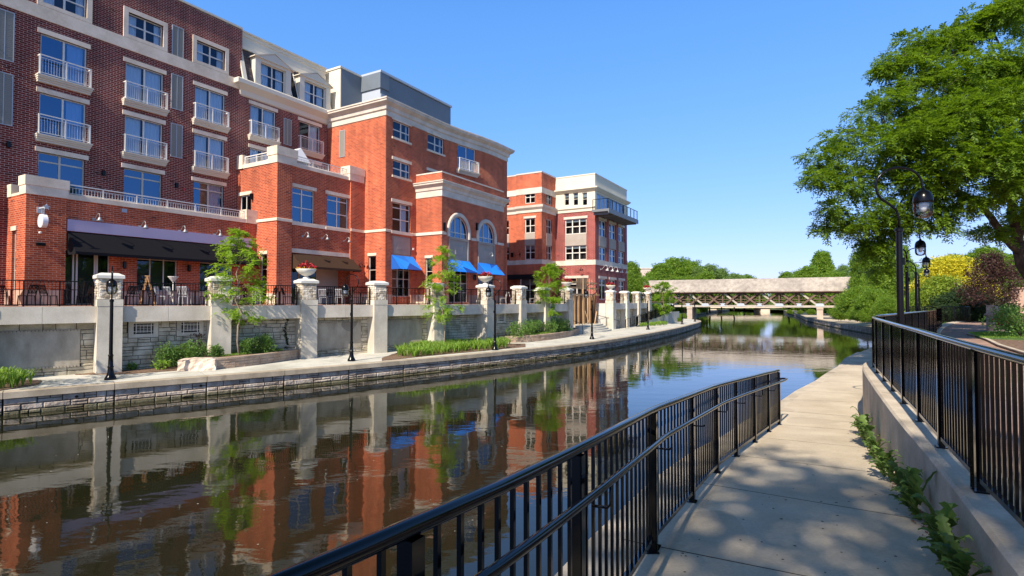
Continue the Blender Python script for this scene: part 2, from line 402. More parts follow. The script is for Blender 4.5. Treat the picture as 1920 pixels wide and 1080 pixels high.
def branch(mb, p, q, r0, r1, sag=.0, seed=0, n=6, k=7):
    R = random.Random(seed); p = Vector(p); q = Vector(q); pts = []; L = (q-p).length
    for i in range(n+1):
        f = i/n; c = p.lerp(q, f); c.z += math.sin(f*math.pi)*sag*L
        if 0 < i < n: c += Vector((R.uniform(-1, 1), R.uniform(-1, 1), R.uniform(-1, 1)))*L*.03
        pts.append(c)
    mb.tube(pts, [r0+(r1-r0)*i/n for i in range(n+1)], k); return pts
def make_tree(name, label, h, cr, ch, nb, per, leaf, mat, seed, bark=BARK, tr=.16, group=None, cat='tree', top=.5, br=(.28, .42), flat=.75, cone=0., leafw=.55, nofill=False):
    """tapered trunk, limbs to each foliage lobe, leaf clumps with gaps between"""
    r = np.random.default_rng(seed); R = random.Random(seed)
    t = thing(name, label, cat, group=group); blobs = []; z0 = h-ch
    for k in range(nb):
        f = (k+.5)/nb; zz = z0+ch*(.12+.8*f); prof = math.sin(math.pi*min(.97, (.16+.84*f)**.8))**.6 if not cone else (1-f)*cone+.12
        a = k*2.4+R.uniform(-.4, .4); rad = cr*prof*R.uniform(.35, .85)
        blobs.append((rad*math.cos(a), rad*math.sin(a), zz, cr*R.uniform(*br)*(1-.3*f if cone else 1)))
    mb = MB(); topz = z0+ch*.8; pts = branch(mb, (0, 0, -.3), (R.uniform(-.2, .2), R.uniform(-.2, .2), topz), tr, tr*.2, seed=seed, n=8)
    for i, b in enumerate(blobs):
        f = min(.95, max(.25, (b[2]-b[3]*.6-ch*.12)/topz)); s = Vector(pts[0]).lerp(Vector(pts[-1]), f)
        branch(mb, s, (b[0], b[1], b[2]), tr*.32, tr*.06, .05, seed+i, 5, 5)
    mb.build('trunk', bark, t, smooth=True)
    P, O = blob_leaves(blobs, per, r, flat=flat)
    D = O*.6+rnd_dir(len(P), r)*.8; D[:, 2] -= .15; N = rnd_dir(len(P), r)*.8+O*.5; N[:, 2] += .5
    leafobj('crown', P, D, N, leaf, leaf*leafw, mat, t, seed)
    return t
def fronds(P, D, r, n=7, L=.32, ll=.10, droop=.35):
    """pinnate fronds: leaflets in pairs on both sides of a drooping axis"""
    m = len(P); D = D/np.linalg.norm(D, axis=1, keepdims=True); up = np.array([0, 0, 1.]); S = np.cross(D, up); S /= np.maximum(1e-6, np.linalg.norm(S, axis=1, keepdims=True))
    S = S+.5*rnd_dir(m, r); S /= np.linalg.norm(S, axis=1, keepdims=True); PP = []; DD = []; NN = []; Nn = np.cross(S, D)
    Ls = L*r.uniform(.6, 1.3, (m, 1))
    for k in range(n):
        f = (k+.4)/n; b = P+D*Ls*f; b = b.copy(); b[:, 2] -= droop*Ls[:, 0]*f*f
        for sg in (-1, 1):
            PP.append(b); DD.append(S*sg*.8+D*.55+.42*rnd_dir(m, r)+np.array([0, 0, -.14])); NN.append(Nn+.25*rnd_dir(m, r))
    return np.concatenate(PP), np.concatenate(DD), np.concatenate(NN)
# ------------------------------------------------------------------ ground, water, banks
mb = MB(); mb.poly([(-400, -120, 0), (500, -120, 0), (500, 700, 0), (-400, 700, 0)]); struct('water', mb, WATER)
BL = [(-60, -24), (-40, -4), (-26, 9.2), (-20.6, 13.9), (-16.4, 17.6), (-13.2, 20.35), (-10.5, 22.5), (-8, 24.7), (-5.7, 26.9), (-2.3, 30.2), (1.2, 33.9), (4.9, 38.2), (8.2, 43), (11.2, 48), (14.6, 53.8), (18.5, 61), (22.4, 69), (25.6, 75.6), (27.8, 81), (29, 86), (29.2, 91), (28.2, 96), (29.5, 101.5), (34, 110), (40, 124), (48, 145), (62, 172), (85, 215)]
BLs = smooth_path(BL, 2)
ZW = .75
def zr(Y): return 2.075-.08*Y if Y < 11.2 else (1.179-(Y-11.2)*.0145 if Y < 30 else max(.75, .906-(Y-30)*.0104))
L_ = [(-3.9, -4.6), (-1.15, .5), (-.68, 1.28), (.12, 2.88), (.90, 4.52), (1.95, 6.55), (2.95, 8.2), (4.0, 9.7), (5.0, 11.3), (6.1, 12.6), (7.2, 14.1), (8.3, 15.6), (10, 17.7), (11.7, 20), (13.4, 22.2), (16, 26), (19, 29.8), (22.5, 34), (27.5, 39.5), (33, 45), (37, 51), (39.5, 60), (43, 71), (48, 85), (55, 103), (70, 135), (88, 178)]
R_ = [(-1.2, -5.4), (.75, -.8), (1.5, .4), (2.4, 2.0), (2.95, 3.2), (3.85, 4.9), (4.85, 6.6), (5.75, 8.3), (6.7, 10), (7.75, 11.7), (9.2, 13.6), (10.3, 14.7), (12.2, 16.7), (14.2, 19.0), (16.2, 21.2), (18.8, 24.7), (21.8, 28.4), (25.2, 32.4), (30.0, 37.6), (36, 43), (41, 50), (44, 59), (47.5, 69.5), (52.5, 83), (59.5, 101), (75, 132), (93, 175)]
# land sheets
mb = MB()
land_l = [(x-.3*0, y) for x, y in BLs]
def landpoly(edge, far, z, name, mat, m=.6):
    b = MB(); n = len(edge)
    for k in range(n-1):
        b.poly([(edge[k][0], edge[k][1], z), (edge[k+1][0], edge[k+1][1], z), (far[k+1][0], far[k+1][1], z), (far[k][0], far[k][1], z)])
    return struct(name, b, mat)
landpoly(BLs, [(-500+x*.2, y*1.15+120) if y < 140 else (60, 600) for x, y in BLs], ZW-.012, 'ground', LAND)
far = []
for (x, y) in R_: far.append((x+400, y-60 if y < 60 else y+60))
landpoly([(x+.2, y) for x, y in R_], far, .70, 'ground', LAND)
mb = MB(); mb.poly([(-900, 230, .72), (1500, 230, .72), (1500, 2600, .72), (-900, 2600, .72)]); mb.poly([(90, 178, .71), (500, 178, .71), (500, 231, .71), (90, 231, .71)]); struct('ground', mb, LAND)

# left bank: stone face, slab cap with joints
pb = Path(BLs)
b = MB(pb.xf); L0 = 18; seg = 2.9; a = 14.0
while a < pb.L-40:
    a2 = a+seg; far_ = pb.at(a)[1] > 60
    ashlar(b, a+.012, a2-.012, -.25, .54, hr=(.13, .25) if not far_ else (.2, .3), wr=(.28, .85), gap=.022, d=.075, seed=int(a*10), bev=.022)
    a = a2
t = thing('canal_bank_wall', 'low rough stone wall with a concrete cap along the left bank of the canal', 'retaining wall', (-16, 18, 0)); OFF[t.name] = (-16, 18, 0)
b.build('stone_facing', [BSTONE, MORT], t)
b = MB(); a = 14.0; k = 0
prof = [(.16, .54), (.16, .74), (.145, .757), (-.26, .757), (-.26, .54)]
while a < pb.L-2:
    a2 = a+seg
    n = 3; path = [pb.at(a+.01+(seg-.02)*i/n)[:2] for i in range(n+1)]
    b.sweep(path, [(o, z+random.uniform(-.001, .003)) for o, z in prof]); a = a2; k += 1
b.build('cap', BANKCAP, t)
b = MB(pb.xf)
for a in [pb.L-40+.0]:
    pass
ashlar(b, pb.L-40, pb.L, -.25, .6, hr=(.2, .3), wr=(.6, 1.2), gap=.03, d=.08, seed=4); b.build('stone_facing', [BSTONE, MORT], t)
# drain holes
b = MB(pb.xf)
for px, py in ((149, 754), (386, 729)):
    x, y = G(px, py, .42)
    best = min((math.hypot(pb.at(q*.25)[0]-x, pb.at(q*.25)[1]-y), q*.25) for q in range(int(pb.L*4)))[1]
    c = [(best+.05*math.cos(q), .095, .40+.05*math.sin(q)) for q in (j*math.pi/5 for j in range(10))]
    b.poly(c)
b.build('drain_hole', plain('drain_black', (.004, .004, .004), .9), t)

# right bank wall (far part seen under and before the bridge)
pr = Path(L_)
t = thing('canal_bank_wall', 'curving stone edge of the right bank running under the covered bridge', 'retaining wall', (30, 42, 0)); OFF[t.name] = (30, 42, 0)
b = MB(lambda a, bb, z: pr.xf(a, -bb, z)); ashlar(b, 38, pr.L, -.3, .62, hr=(.16, .26), wr=(.4, 1.1), gap=.03, d=.07, seed=9); b.build('stone_facing', [BSTONE, MORT], t)
b = MB(); b.sweep([(x, y, zr(y)) for x, y in L_[:17]], [(-.0, -.012), (-.0, -1.9), (-.25, -1.9), (-.25, -.012)]); b.build('edge_wall', CURB, t)
b = MB(); b.sweep([(x, y, zr(y)) for x, y in L_[16:]], [(-.1, -.14), (-.1, 0.005), (.3, 0.005), (.3, -.14)]); b.build('cap', BANKCAP, t)

# left walkway
sp_in = 20.0
T45 = lambda k: (-19.38+2.93*k, 19.47+2.93*k)       # terrace pillar line at 45 degrees, k = 0..6
tl = [(-60, -22), (-38, .5)] + [T45(0), T45(6)] + [W(45, 20.4), W(72, 20.4), W(100, 26)]
pt = Path(tl)
b = MB(); N = 60
for k in range(N):
    a0, a1 = 10+(pb.L-60)*k/N, 10+(pb.L-60)*(k+1)/N
    e0, e1 = pb.xf(a0, -.24, ZW), pb.xf(a1, -.24, ZW)
    f0 = pb.xf(a0, -9.5, ZW); f1 = pb.xf(a1, -9.5, ZW)
    b.poly([e0, e1, f1, f0])
struct('walkway', b, WALK)
b = MB(); a = 14.0
while a < 110:
    p0 = pb.xf(a, -.24, ZW+.004); p1 = pb.xf(a+.014, -.24, ZW+.004); p2 = pb.xf(a+.014, -9, ZW+.004); p3 = pb.xf(a, -9, ZW+.004)
    b.poly([p0, p1, p2, p3]); a += 2.9
pts = [pb.xf(14+i*1.2, -.25, ZW+.003)[:2] for i in range(80)]
b.sweep(pts, [(-.0, ZW+.004), (.016, ZW+.004)], closed=False, cap=False)
struct('walkway_joints', b, plain('joint_grey', (.30, .27, .22), .9))

# right path: separate slabs with tooled joints
b = MB(); bj = MB(); NS = 6
for k in range(len(L_)-1):
    g = .0085/max(.5, math.hypot(L_[k+1][0]-L_[k][0], L_[k+1][1]-L_[k][1]))
    def lp(P, f): return (P[k][0]+(P[k+1][0]-P[k][0])*f, P[k][1]+(P[k+1][1]-P[k][1])*f)
    for f0, f1 in ((g, 1-g),):
        l0, l1, r0, r1 = lp(L_, f0), lp(L_, f1), lp(R_, f0), lp(R_, f1)
        for i in range(NS):
            def m(p, q, f): return (p[0]+(q[0]-p[0])*f, p[1]+(q[1]-p[1])*f)
            c = [m(l0, r0, i/NS), m(l0, r0, (i+1)/NS), m(l1, r1, (i+1)/NS), m(l1, r1, i/NS)]
            b.poly([(x, y, zr(y)) for x, y in c])
    c = [L_[k], R_[k], R_[k+1], L_[k+1]]; bj.poly([(x, y, zr(y)-.012) for x, y in c])
struct('path', b, PATHM); struct('path_joints', bj, JOINT)

# kerb wall carrying the right fence
KW = [(-2.6, -7.4), (.9, -.8), (1.65, .75), (2.2, 2.0), (2.71, 3.01), (2.93, 3.41), (3.34, 4.16), (3.86, 5.13), (4.58, 6.53), (5.4, 8.05), (6.25, 9.6), (7.2, 11.3), (7.75, 12.2), (8.2, 12.85), (8.9, 13.6), (10.1, 14.8), (12.1, 16.9), (14.2, 19.2), (16.2, 21.4), (18.8, 24.9), (21.8, 28.6), (25.2, 32.6), (30, 37.8), (36, 43.2), (39, 46)]
KWs = KW[:2]+smooth_path(KW[2:], 1)
t = thing('kerb_wall', 'low concrete kerb wall under the black fence on the right of the path', 'wall', (3.3, 4.2, 1.6)); OFF[t.name] = (3.3, 4.2, 1.6)
b = MB(); b.sweep(KWs, [(0, -.3), (0, 2.205), (.025, 2.23), (.43, 2.23), (.45, 2.21), (.45, -.3)]); b.build('wall', CURB, t)
# plaza
b = MB(); n = len(KWs)
for k in range(n-1):
    p0, p1 = KWs[k], KWs[k+1]
    def of(p, d): return (p[0]+d, p[1]-d*.45)
    for j in range(1):
        a0, a1 = of(p0, .3), of(p1, .3)
        b.poly([(a0[0], a0[1], 2.19), (a1[0], a1[1], 2.19), (a1[0]+30, a1[1]-12, 2.19), (a0[0]+30, a0[1]-12, 2.19)])
b.poly([(39, 46.0, 2.188), (45, 60, 2.188), (120, 60, 2.188), (69, 33, 2.188)])
b.poly([(-9, -45, 2.187), (40, -45, 2.187), (40, -14, 2.187), (-2.4, -7.4, 2.187)]); struct('plaza', b, PAVER)
bed = [(18.6, 22.0), (17.4, 20.2), (15.6, 17.7), (13.9, 15), (12.4, 12), (11, 8.5), (30, 2), (40, 18), (30, 30), (24, 27.5), (21.5, 25.6), (19.8, 24)]
b = MB(); b.prism(bed, 2.0, 2.24); struct('planting_bed', b, SOIL)
b = MB(); b.prism([(18.5, 21.9), (17.7, 20.6), (18.6, 19.8), (21, 20), (24, 24), (22.2, 25.9), (20.2, 24.4)], 2.0, 2.262); struct('grass', b, GRASSM)
b = MB(); b.sweep([(19.8, 24), (18.6, 22.0), (17.4, 20.2), (15.6, 17.7), (13.9, 15), (12.4, 12), (11, 8.5)], [(-.0, 2.0), (0, 2.27), (-.12, 2.27), (-.12, 2.0)]); struct('bed_kerb', b, CURB)
# sloping ground between right walk and the plaza/bridge end
b = MB(); S = R_[18:]
for k in range(len(S)-1):
    b.poly([(S[k][0]+1.6, S[k][1], .74), (S[k+1][0]+1.6, S[k+1][1], .74), (S[k+1][0]+12, S[k+1][1]-4, 3.0), (S[k][0]+12, S[k][1]-4, 3.0)])
    b.poly([(S[k+1][0]+12, S[k+1][1]-4, 3.0), (S[k][0]+12, S[k][1]-4, 3.0), (S[k][0]+150, S[k][1]-4, 3.2), (S[k+1][0]+150, S[k+1][1]-4, 3.2)])
struct('bank_slope', b, GRASSM)

# ------------------------------------------------------------------ metal fences
def resample(path, step):
    p = Path(path); n = max(1, round(p.L/step)); return p, [p.L*i/n for i in range(n+1)]
def fence(name, label, cat, path, posts, zfun, h=1.07, rr=.024, pick=.11, post=.05, mat=BLACK, pr_=.008, group=None, base=None, br=.10, flat=False, plates=True):
    """path polyline, arc lengths of posts; parts: top rail, bottom rail, each post, pickets"""
    P = Path(path); p0 = P.at(posts[0]); o = (p0[0], p0[1], zfun(p0[1], posts[0]))
    t = thing(name, label, cat, o, group=group); OFF[t.name] = o
    def pt3(a, dz, off=0):
        x, y, z = P.xf(a, off, 0); return (x, y, zfun(y, a)+dz)
    for k, a in enumerate(posts):
        b = MB(); q = P.at(a); d = Vector((q[2], q[3], 0)); w = post/2; x, y, _ = pt3(a, 0)
        z0 = zfun(y, a); r = Vector((d.y, -d.x, 0))
        c = [(x+i*w*d.x+j*w*r.x, y+i*w*d.y+j*w*r.y) for i, j in ((-1, -1), (1, -1), (1, 1), (-1, 1))]
        b.prism(c, z0, z0+h-rr)
        if plates: c = [(x+i*w*1.7*d.x+j*w*1.7*r.x, y+i*w*1.7*d.y+j*w*1.7*r.y) for i, j in ((-1, -1), (1, -1), (1, 1), (-1, 1))]; b.prism(c, z0+.001, z0+.012)
        b.build('post', mat, t)
    n = max(8, int(P.L/.35)); aa = [posts[0]+(posts[-1]-posts[0])*i/n for i in range(n+1)]
    b = MB()
    if flat: b.sweep([pt3(a, h) for a in aa], [(-rr, -.03), (rr, -.03), (rr, 0.01), (-rr, 0.01)])
    else: b.tube([pt3(a, h) for a in aa], rr, 10)
    b.build('top_rail', mat, t, smooth=not flat)
    b = MB(); b.sweep([pt3(a, br) for a in aa], [(-.018, -.018), (.018, -.018), (.018, .018), (-.018, .018)]); b.build('bottom_rail', mat, t)
    b = MB()
    for a0, a1 in zip(posts, posts[1:]):
        n = max(2, round((a1-a0)/pick))
        for i in range(1, n):
            a = a0+(a1-a0)*i/n; q = P.at(a); d = (q[2], q[3]); x, y, z = pt3(a, 0)
            c = [(x+u*pr_*d[0]+v*pr_*d[1], y+u*pr_*d[1]-v*pr_*d[0]) for u, v in ((-1, -1), (1, -1), (1, 1), (-1, 1))]
            b.prism(c, z+br, z+h-rr*.6)
    b.build('pickets', mat, t)
    return t, P, pt3
# foreground path rail
FR = [(-2.9, -3.3), (-1.6, -1.0), (-.93, .45), (-.49, 1.18), (-.105, 1.85), (.323, 2.70), (1.11, 4.34), (1.82, 5.6), (2.54, 6.87), (3.19, 7.87), (3.95, 9.0), (4.69, 10.1), (5.32, 11.0)]
P = Path(FR); pl = [P.l[0], P.l[1], P.l[2]+.1, P.l[3]+.42, P.l[5]]+P.l[6:]
t, P, pt3 = fence('path_railing', 'black tubular railing with a handrail along the canal side of the sloping path', 'railing', FR, pl, lambda y, a: zr(y), rr=.027, pick=.118, post=.055, pr_=.0085)
b = MB(); n = 60; hr = [pt3(P.l[0]+(P.l[-1]+.02-P.l[0])*i/n, .875, .10) for i in range(n+1)]
e = Vector(hr[-1]); q = P.at(P.l[-1]); d = Vector((q[2], q[3], 0)); r = Vector((d.y, -d.x, 0))
hr += [tuple(e+d*.28+Vector((0, 0, .0))), tuple(e+d*.315-r*.02), tuple(e+d*.32-r*.06), tuple(e+d*.29-r*.10), tuple(e+d*.0-r*.10)]
b.tube(hr, .020, 10); b.build('handrail', BLACK, t, smooth=True)
for a0, a1 in zip(pl, pl[1:]):
    b = MB(); a = a0+(a1-a0)*.12; p = [pt3(a, .74, .0), pt3(a, .74, .085), pt3(a, .76, .10), pt3(a, .855, .10)]
    b.tube(p, .008, 6); b.build('handrail_bracket', BLACK, t, smooth=True)
# double post at the section joint
b = MB(); a = P.l[6]-.10; x, y, z = pt3(a, 0); b.prism([(x-.027, y-.027), (x+.027, y-.027), (x+.027, y+.027), (x-.027, y+.027)], z, z+1.05); b.prism([(x-.05, y-.05), (x+.05, y-.05), (x+.05, y+.05), (x-.05, y+.05)], z, z+.012); b.build('post', BLACK, t)
# right fence on the kerb wall
FF = [(-1.2, -4.6), (.75, -1.1), (1.45, .2), (2.12, 1.5), (2.80, 2.82), (3.49, 4.13), (4.17, 5.37), (4.83, 6.54), (5.44, 7.66), (6.02, 8.72), (6.61, 9.79), (7.22, 10.9), (7.78, 11.85), (8.4, 12.72), (9.3, 13.75), (10.45, 14.95), (12.4, 17.0), (14.5, 19.2), (16.5, 21.4), (19.1, 24.9), (22.1, 28.5), (25.0, 32.0), (27.9, 36.4)]
P2 = Path(FF); p2 = list(P2.l[:16]); a = p2[-1]+1.3
while a < P2.L-.5: p2.append(a); a += 1.3
p2.append(P2.L)
t, P2, pt32 = fence('path_fence', 'tall black picket fence with silvery top edge on the low wall right of the path', 'fence', FF, p2, lambda y, a: 2.23, rr=.03, pick=.112, post=.055, pr_=.010)
b = MB(); a = P2.l[5]+.10; x, y, z = pt32(a, 0); b.prism([(x-.027, y-.027), (x+.027, y-.027), (x+.027, y+.027), (x-.027, y+.027)], z, z+1.05); b.build('post', BLACK, t)
FB = [(27.6, 38.2), (29.6, 38.2), (31.8, 38.2)]
P3 = Path(FB); fence('plaza_fence', 'short black fence facing the golden shrub at the far side of the plaza', 'fence', FB, [0, 1.05, 2.1, 3.15, 4.2], lambda y, a: 2.2, rr=.03, pick=.115, pr_=.010)
# ------------------------------------------------------------------ building kit
ZD = 3.45                                     # terrace deck level
class Face:
    """a = to the right seen from outside, b = outwards, z = up"""
    def __init__(s, kind, val, bulge=None): s.k = kind; s.v = val; s.bulge = bulge
    def xf(s, a, b, z):
        if s.k == 'F':
            t = s.v-b
            if s.bulge: t -= s.bulge(a)
            return (a, t, z)
        return (s.v-b, -a, z)
    def px(s, x, y):
        d = ray(x, y); ds, dt = ST(d[0], d[1])
        if s.k == 'F': k = s.v/dt; return (ds*k, H+d[2]*k)
        k = s.v/ds; return (-dt*k, H+d[2]*k)
    def rect(s, x0, y0, x1, y1):             # from left/right edges; heights read at the left edge
        a0, zt = s.px(x0, y0); _, zb = s.px(x0, y1); a1, _ = s.px(x1, y0)
        return (a0, a1, zb, zt)
def wall(mb, a0, a1, z0, z1, holes=(), mi=0, rev=.16, cuts=(), b=0, rmi=None):
    A = sorted(set([a0, a1]+[min(max(h[i], a0), a1) for h in holes for i in (0, 1)]+list(cuts)))
    Z = sorted(set([z0, z1]+[min(max(h[i], z0), z1) for h in holes for i in (2, 3)]))
    for u0, u1 in zip(A, A[1:]):
        for w0, w1 in zip(Z, Z[1:]):
            cu, cw = (u0+u1)/2, (w0+w1)/2
            if any(h[0] < cu < h[1] and h[2] < cw < h[3] for h in holes): continue
            mb.poly([(u0, b, w0), (u1, b, w0), (u1, b, w1), (u0, b, w1)], mi)
    r = mi if rmi is None else rmi
    for h in holes:
        x0, x1, y0, y1 = h[:4]
        for q in ([(x0, y0), (x1, y0)], [(x1, y0), (x1, y1)], [(x1, y1), (x0, y1)], [(x0, y1), (x0, y0)]):
            mb.poly([(q[0][0], b, q[0][1]), (q[1][0], b, q[1][1]), (q[1][0], b-rev, q[1][1]), (q[0][0], b-rev, q[0][1])], r)
def window(root, face, h, cols=2, rows=(), rev=.12, fr=FRAME, glass=None, curtain=None, shade=0, fw=.055, mw=.05, split=None, room=.9, label=None, sash=False, vs=None):
    a0, a1, z0, z1 = h; glass = glass or GL_WIN
    m = MB(face.xf); b0, b1 = -rev-.05, -rev+.01
    m.box(a0, a0+fw, b0, b1, z0, z1); m.box(a1-fw, a1, b0, b1, z0, z1); m.box(a0+fw, a1-fw, b0, b1, z0, z0+fw); m.box(a0+fw, a1-fw, b0, b1, z1-fw, z1)
    vs = vs or [a0+(a1-a0)*k/cols for k in range(1, cols)]
    for v in vs: m.box(v-mw/2, v+mw/2, b0-.002, b1+.004, z0+fw, z1-fw)
    for f in rows:
        z = z0+(z1-z0)*f; m.box(a0+fw, a1-fw, b0+.005, b1-.008, z-mw*.4, z+mw*.4)
    w = m.build('window', fr, root)
    if label: w['label'] = label
    m = MB(face.xf); bb = -rev-.025; m.poly([(a0+.02, bb, z0+.02), (a1-.02, bb, z0+.02), (a1-.02, bb, z1-.02), (a0+.02, bb, z1-.02)]); m.build('pane', glass, w, recalc=False)
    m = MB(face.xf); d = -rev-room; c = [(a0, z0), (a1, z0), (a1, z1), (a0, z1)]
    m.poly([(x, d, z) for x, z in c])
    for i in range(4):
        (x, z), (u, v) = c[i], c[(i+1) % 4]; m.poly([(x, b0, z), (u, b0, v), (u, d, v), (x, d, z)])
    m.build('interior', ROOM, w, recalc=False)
    for cu in (curtain or ()):
        m = MB(face.xf); c0, c1 = a0+(a1-a0)*cu[0], a0+(a1-a0)*cu[1]; n = max(6, int((c1-c0)/.035)); bz = -rev-.16
        i0 = [m.p(c0+(c1-c0)*k/n, bz+.03*math.sin(k*1.25+c0*9)+.01*math.sin(k*.37), z0+.03) for k in range(n+1)]
        i1 = [m.p(c0+(c1-c0)*k/n, bz+.02*math.sin(k*1.25+c0*9), z1-.03) for k in range(n+1)]
        for k in range(n): m.face((i0[k], i0[k+1], i1[k+1], i1[k]))
        m.build('curtain', CURT, w, smooth=True, recalc=False)
    if shade:
        m = MB(face.xf); m.box(a0+fw, a1-fw, -rev-.10, -rev-.09, z1-(z1-z0)*shade, z1-.03); m.build('shade', SHADE, w)
    return w
def trim(root, face, name, a0, a1, z0, z1, b0=-.02, b1=.04, mat=LIME, label=None):
    m = MB(face.xf); m.box(a0, a1, b0, b1, z0, z1); o = m.build(name, mat, root); return o
def lintel(root, face, h, hh=.22, ov=.12, mat=LIME): return trim(root, face, 'lintel', h[0]-ov, h[1]+ov, h[3], h[3]+hh, -.03, .05, mat)
def sill(root, face, h, hh=.12, ov=.1, mat=LIME): return trim(root, face, 'sill', h[0]-ov, h[1]+ov, h[2]-hh, h[2], -.12, .07, mat)
def railing(m, a0, a1, b, z0, z1, step=.11, posts=(), w=.012, top=.05):
    m.box(a0, a1, b-.025, b+.025, z1-top, z1); m.box(a0, a1, b-.015, b+.015, z0+.06, z0+.09); m.box(a0, a1, b-.012, b+.012, z1-.17, z1-.15)
    n = max(2, int((a1-a0)/step))
    for k in range(1, n):
        a = a0+(a1-a0)*k/n; m.box(a-w/2, a+w/2, b-w/2, b+w/2, z0+.075, z1-.16)
    for p in list(posts)+[a0+.02, a1-.02]: m.box(p-.025, p+.025, b-.025, b+.025, z0, z1)
def balcony(root, face, h, label=None, ov=.16, out=.34, rh=.98):
    a0, a1, z0, z1 = h; x0, x1 = a0-ov, a1+ov
    m = MB(face.xf)
    for k, (e, u0, u1) in enumerate(((.10, -.34, -.24), (.16, -.24, -.15), (.24, -.15, -.06), (.30, -.06, 0))):
        m.box(x0-.02*k+.02, x1+.02*k-.02, -.02, out-.30+e+.02, z0+u0-.02, z0+u1-.02)
    o = m.build('balcony', TRIMW, root)
    if label: o['label'] = label
    m = MB(face.xf); B = out-.06; railing(m, x0+.05, x1-.05, B, z0, z0+rh, posts=[(a0+a1)/2])
    for a in (x0+.07, x1-.07):
        m.box(a-.02, a+.02, 0, B-.02, z0+rh-.05, z0+rh); m.box(a-.02, a+.02, 0, B-.02, z0+.06, z0+.09)
        for k in (1, 2): m.box(a-.006, a+.006, B*k/3-.006, B*k/3+.006, z0+.09, z0+rh-.05)
    m.build('railing', WHITE, o)
    return o
def gooseneck(root, face, a, z, out=.55, mat=STEEL, s=1.0, lift=.28):
    m = MB(face.xf); m.box(a-.07*s, a+.07*s, 0, .03, z-.07*s, z+.07*s)
    pts = [(a, .02, z), (a, .16*s, z+.02), (a, .34*s, z+lift*s*.7), (a, .47*s, z+lift*s), (a, .58*s, z+lift*s*.9), (a, .63*s, z+lift*s*.55), (a, .64*s, z+lift*s*.1)]
    m.tube(pts, .014, 6)
    zz = z+lift*s*.1; c = face.xf(a, .64*s, 0)
    o = m.build('wall_lamp', mat, root, smooth=False)
    m = MB(); m.lathe([(.03, zz+.04), (.05, zz), (.07, zz-.05*s), (.16*s, zz-.17*s), (.15*s, zz-.172*s), (.03, zz-.06)], c[0], c[1], 12); m.build('lamp_shade', mat, o, smooth=True)
def louvre(root, face, h, mat=LOUV, cols=2):
    a0, a1, z0, z1 = h; m = MB(face.xf); f = .035
    m.box(a0, a1, 0.0, .02, z0, z1, 1)
    m.box(a0, a0+f, .0, .045, z0, z1); m.box(a1-f, a1, .0, .045, z0, z1); m.box(a0+f, a1-f, 0, .045, z0, z0+f); m.box(a0+f, a1-f, 0, .045, z1-f, z1)
    for k in range(1, cols): c = a0+(a1-a0)*k/cols; m.box(c-.015, c+.015, 0, .04, z0+f, z1-f)
    n = int((z1-z0)/.09)
    for k in range(n):
        z = z0+f+(z1-z0-2*f)*(k+.5)/n; m.poly([(a0+f, .02, z+.03), (a1-f, .02, z+.03), (a1-f, .038, z-.02), (a0+f, .038, z-.02)], 1)
    m.build('louvre', [GREYL, mat], root)
def narrow(root, face, h, label=None): 
    window(root, face, h, cols=1, rows=(.34, .67), rev=.12, fr=FRAME, glass=GL_WIN); lintel(root, face, h, .2, .06)

# ================================================================== HOTEL (dark red brick, t = 34)
TA = 34.0
A = thing('hotel_building', 'dark red brick hotel wing with rows of white balconies and a dormered mansard roof', 'building', (*W(16, 34), ZD), ROT); OFF[A.name] = (16, 34, ZD)
fa = Face('F', TA)
cols = [(8.6-.95, 8.6+.95), (11.48, 13.45), (15.3, 17.3), (19.15, 21.1), (22.9, 24.85), (26.85, 28.75)]
fl = {2: (5.25, 7.45), 3: (8.3, 10.42), 4: (11.27, 13.4)}
for k in fl: fl[k] = (fl[k][0]+H, fl[k][1]+H)
AX0, AX1, MS = -14.0, 29.5, 22.25
holes = []; wins = []
for ci, (c0, c1) in enumerate(cols):
    for f in (2, 3, 4):
        if ci >= 4 and f == 2 and ci == 5: continue
        h = (c0, c1, fl[f][0], fl[f][1]); holes.append(h); wins.append((ci, f, h))
for ci in (1, 2, 3):
    c = (cols[ci][0]+cols[ci][1])/2; h = (c-.93, c+.93, H+14.98, H+16.25); holes.append(h); wins.append((ci, 5, h))
for ci, a in ((-1, .9), (-2, 4.75)):
    for f in (2, 3, 4): h = (a-1, a+1, fl[f][0], fl[f][1]); holes.append(h); wins.append((ci, f, h))
m = MB(fa.xf); wall(m, AX0, MS, ZD-2.7, H+18.2, holes); wall(m, MS, AX1, ZD-2.7, H+13.9, holes)
m.box(AX0, AX0+.3, -18, -.01, ZD-2.7, H+18.2); m.box(AX0+.3, AX1, -18, -17.7, ZD-2.7, H+17); 
wl = m.build('wall', DKBRICK, A, recalc=False)
m = MB(fa.xf); m.box(AX0, AX1, -17.6, -.9, H+17.3, H+17.5); m.build('roof', GREYP, A)
names = {5: 'top row', 4: 'second row', 3: 'third row', 2: 'lowest row'}
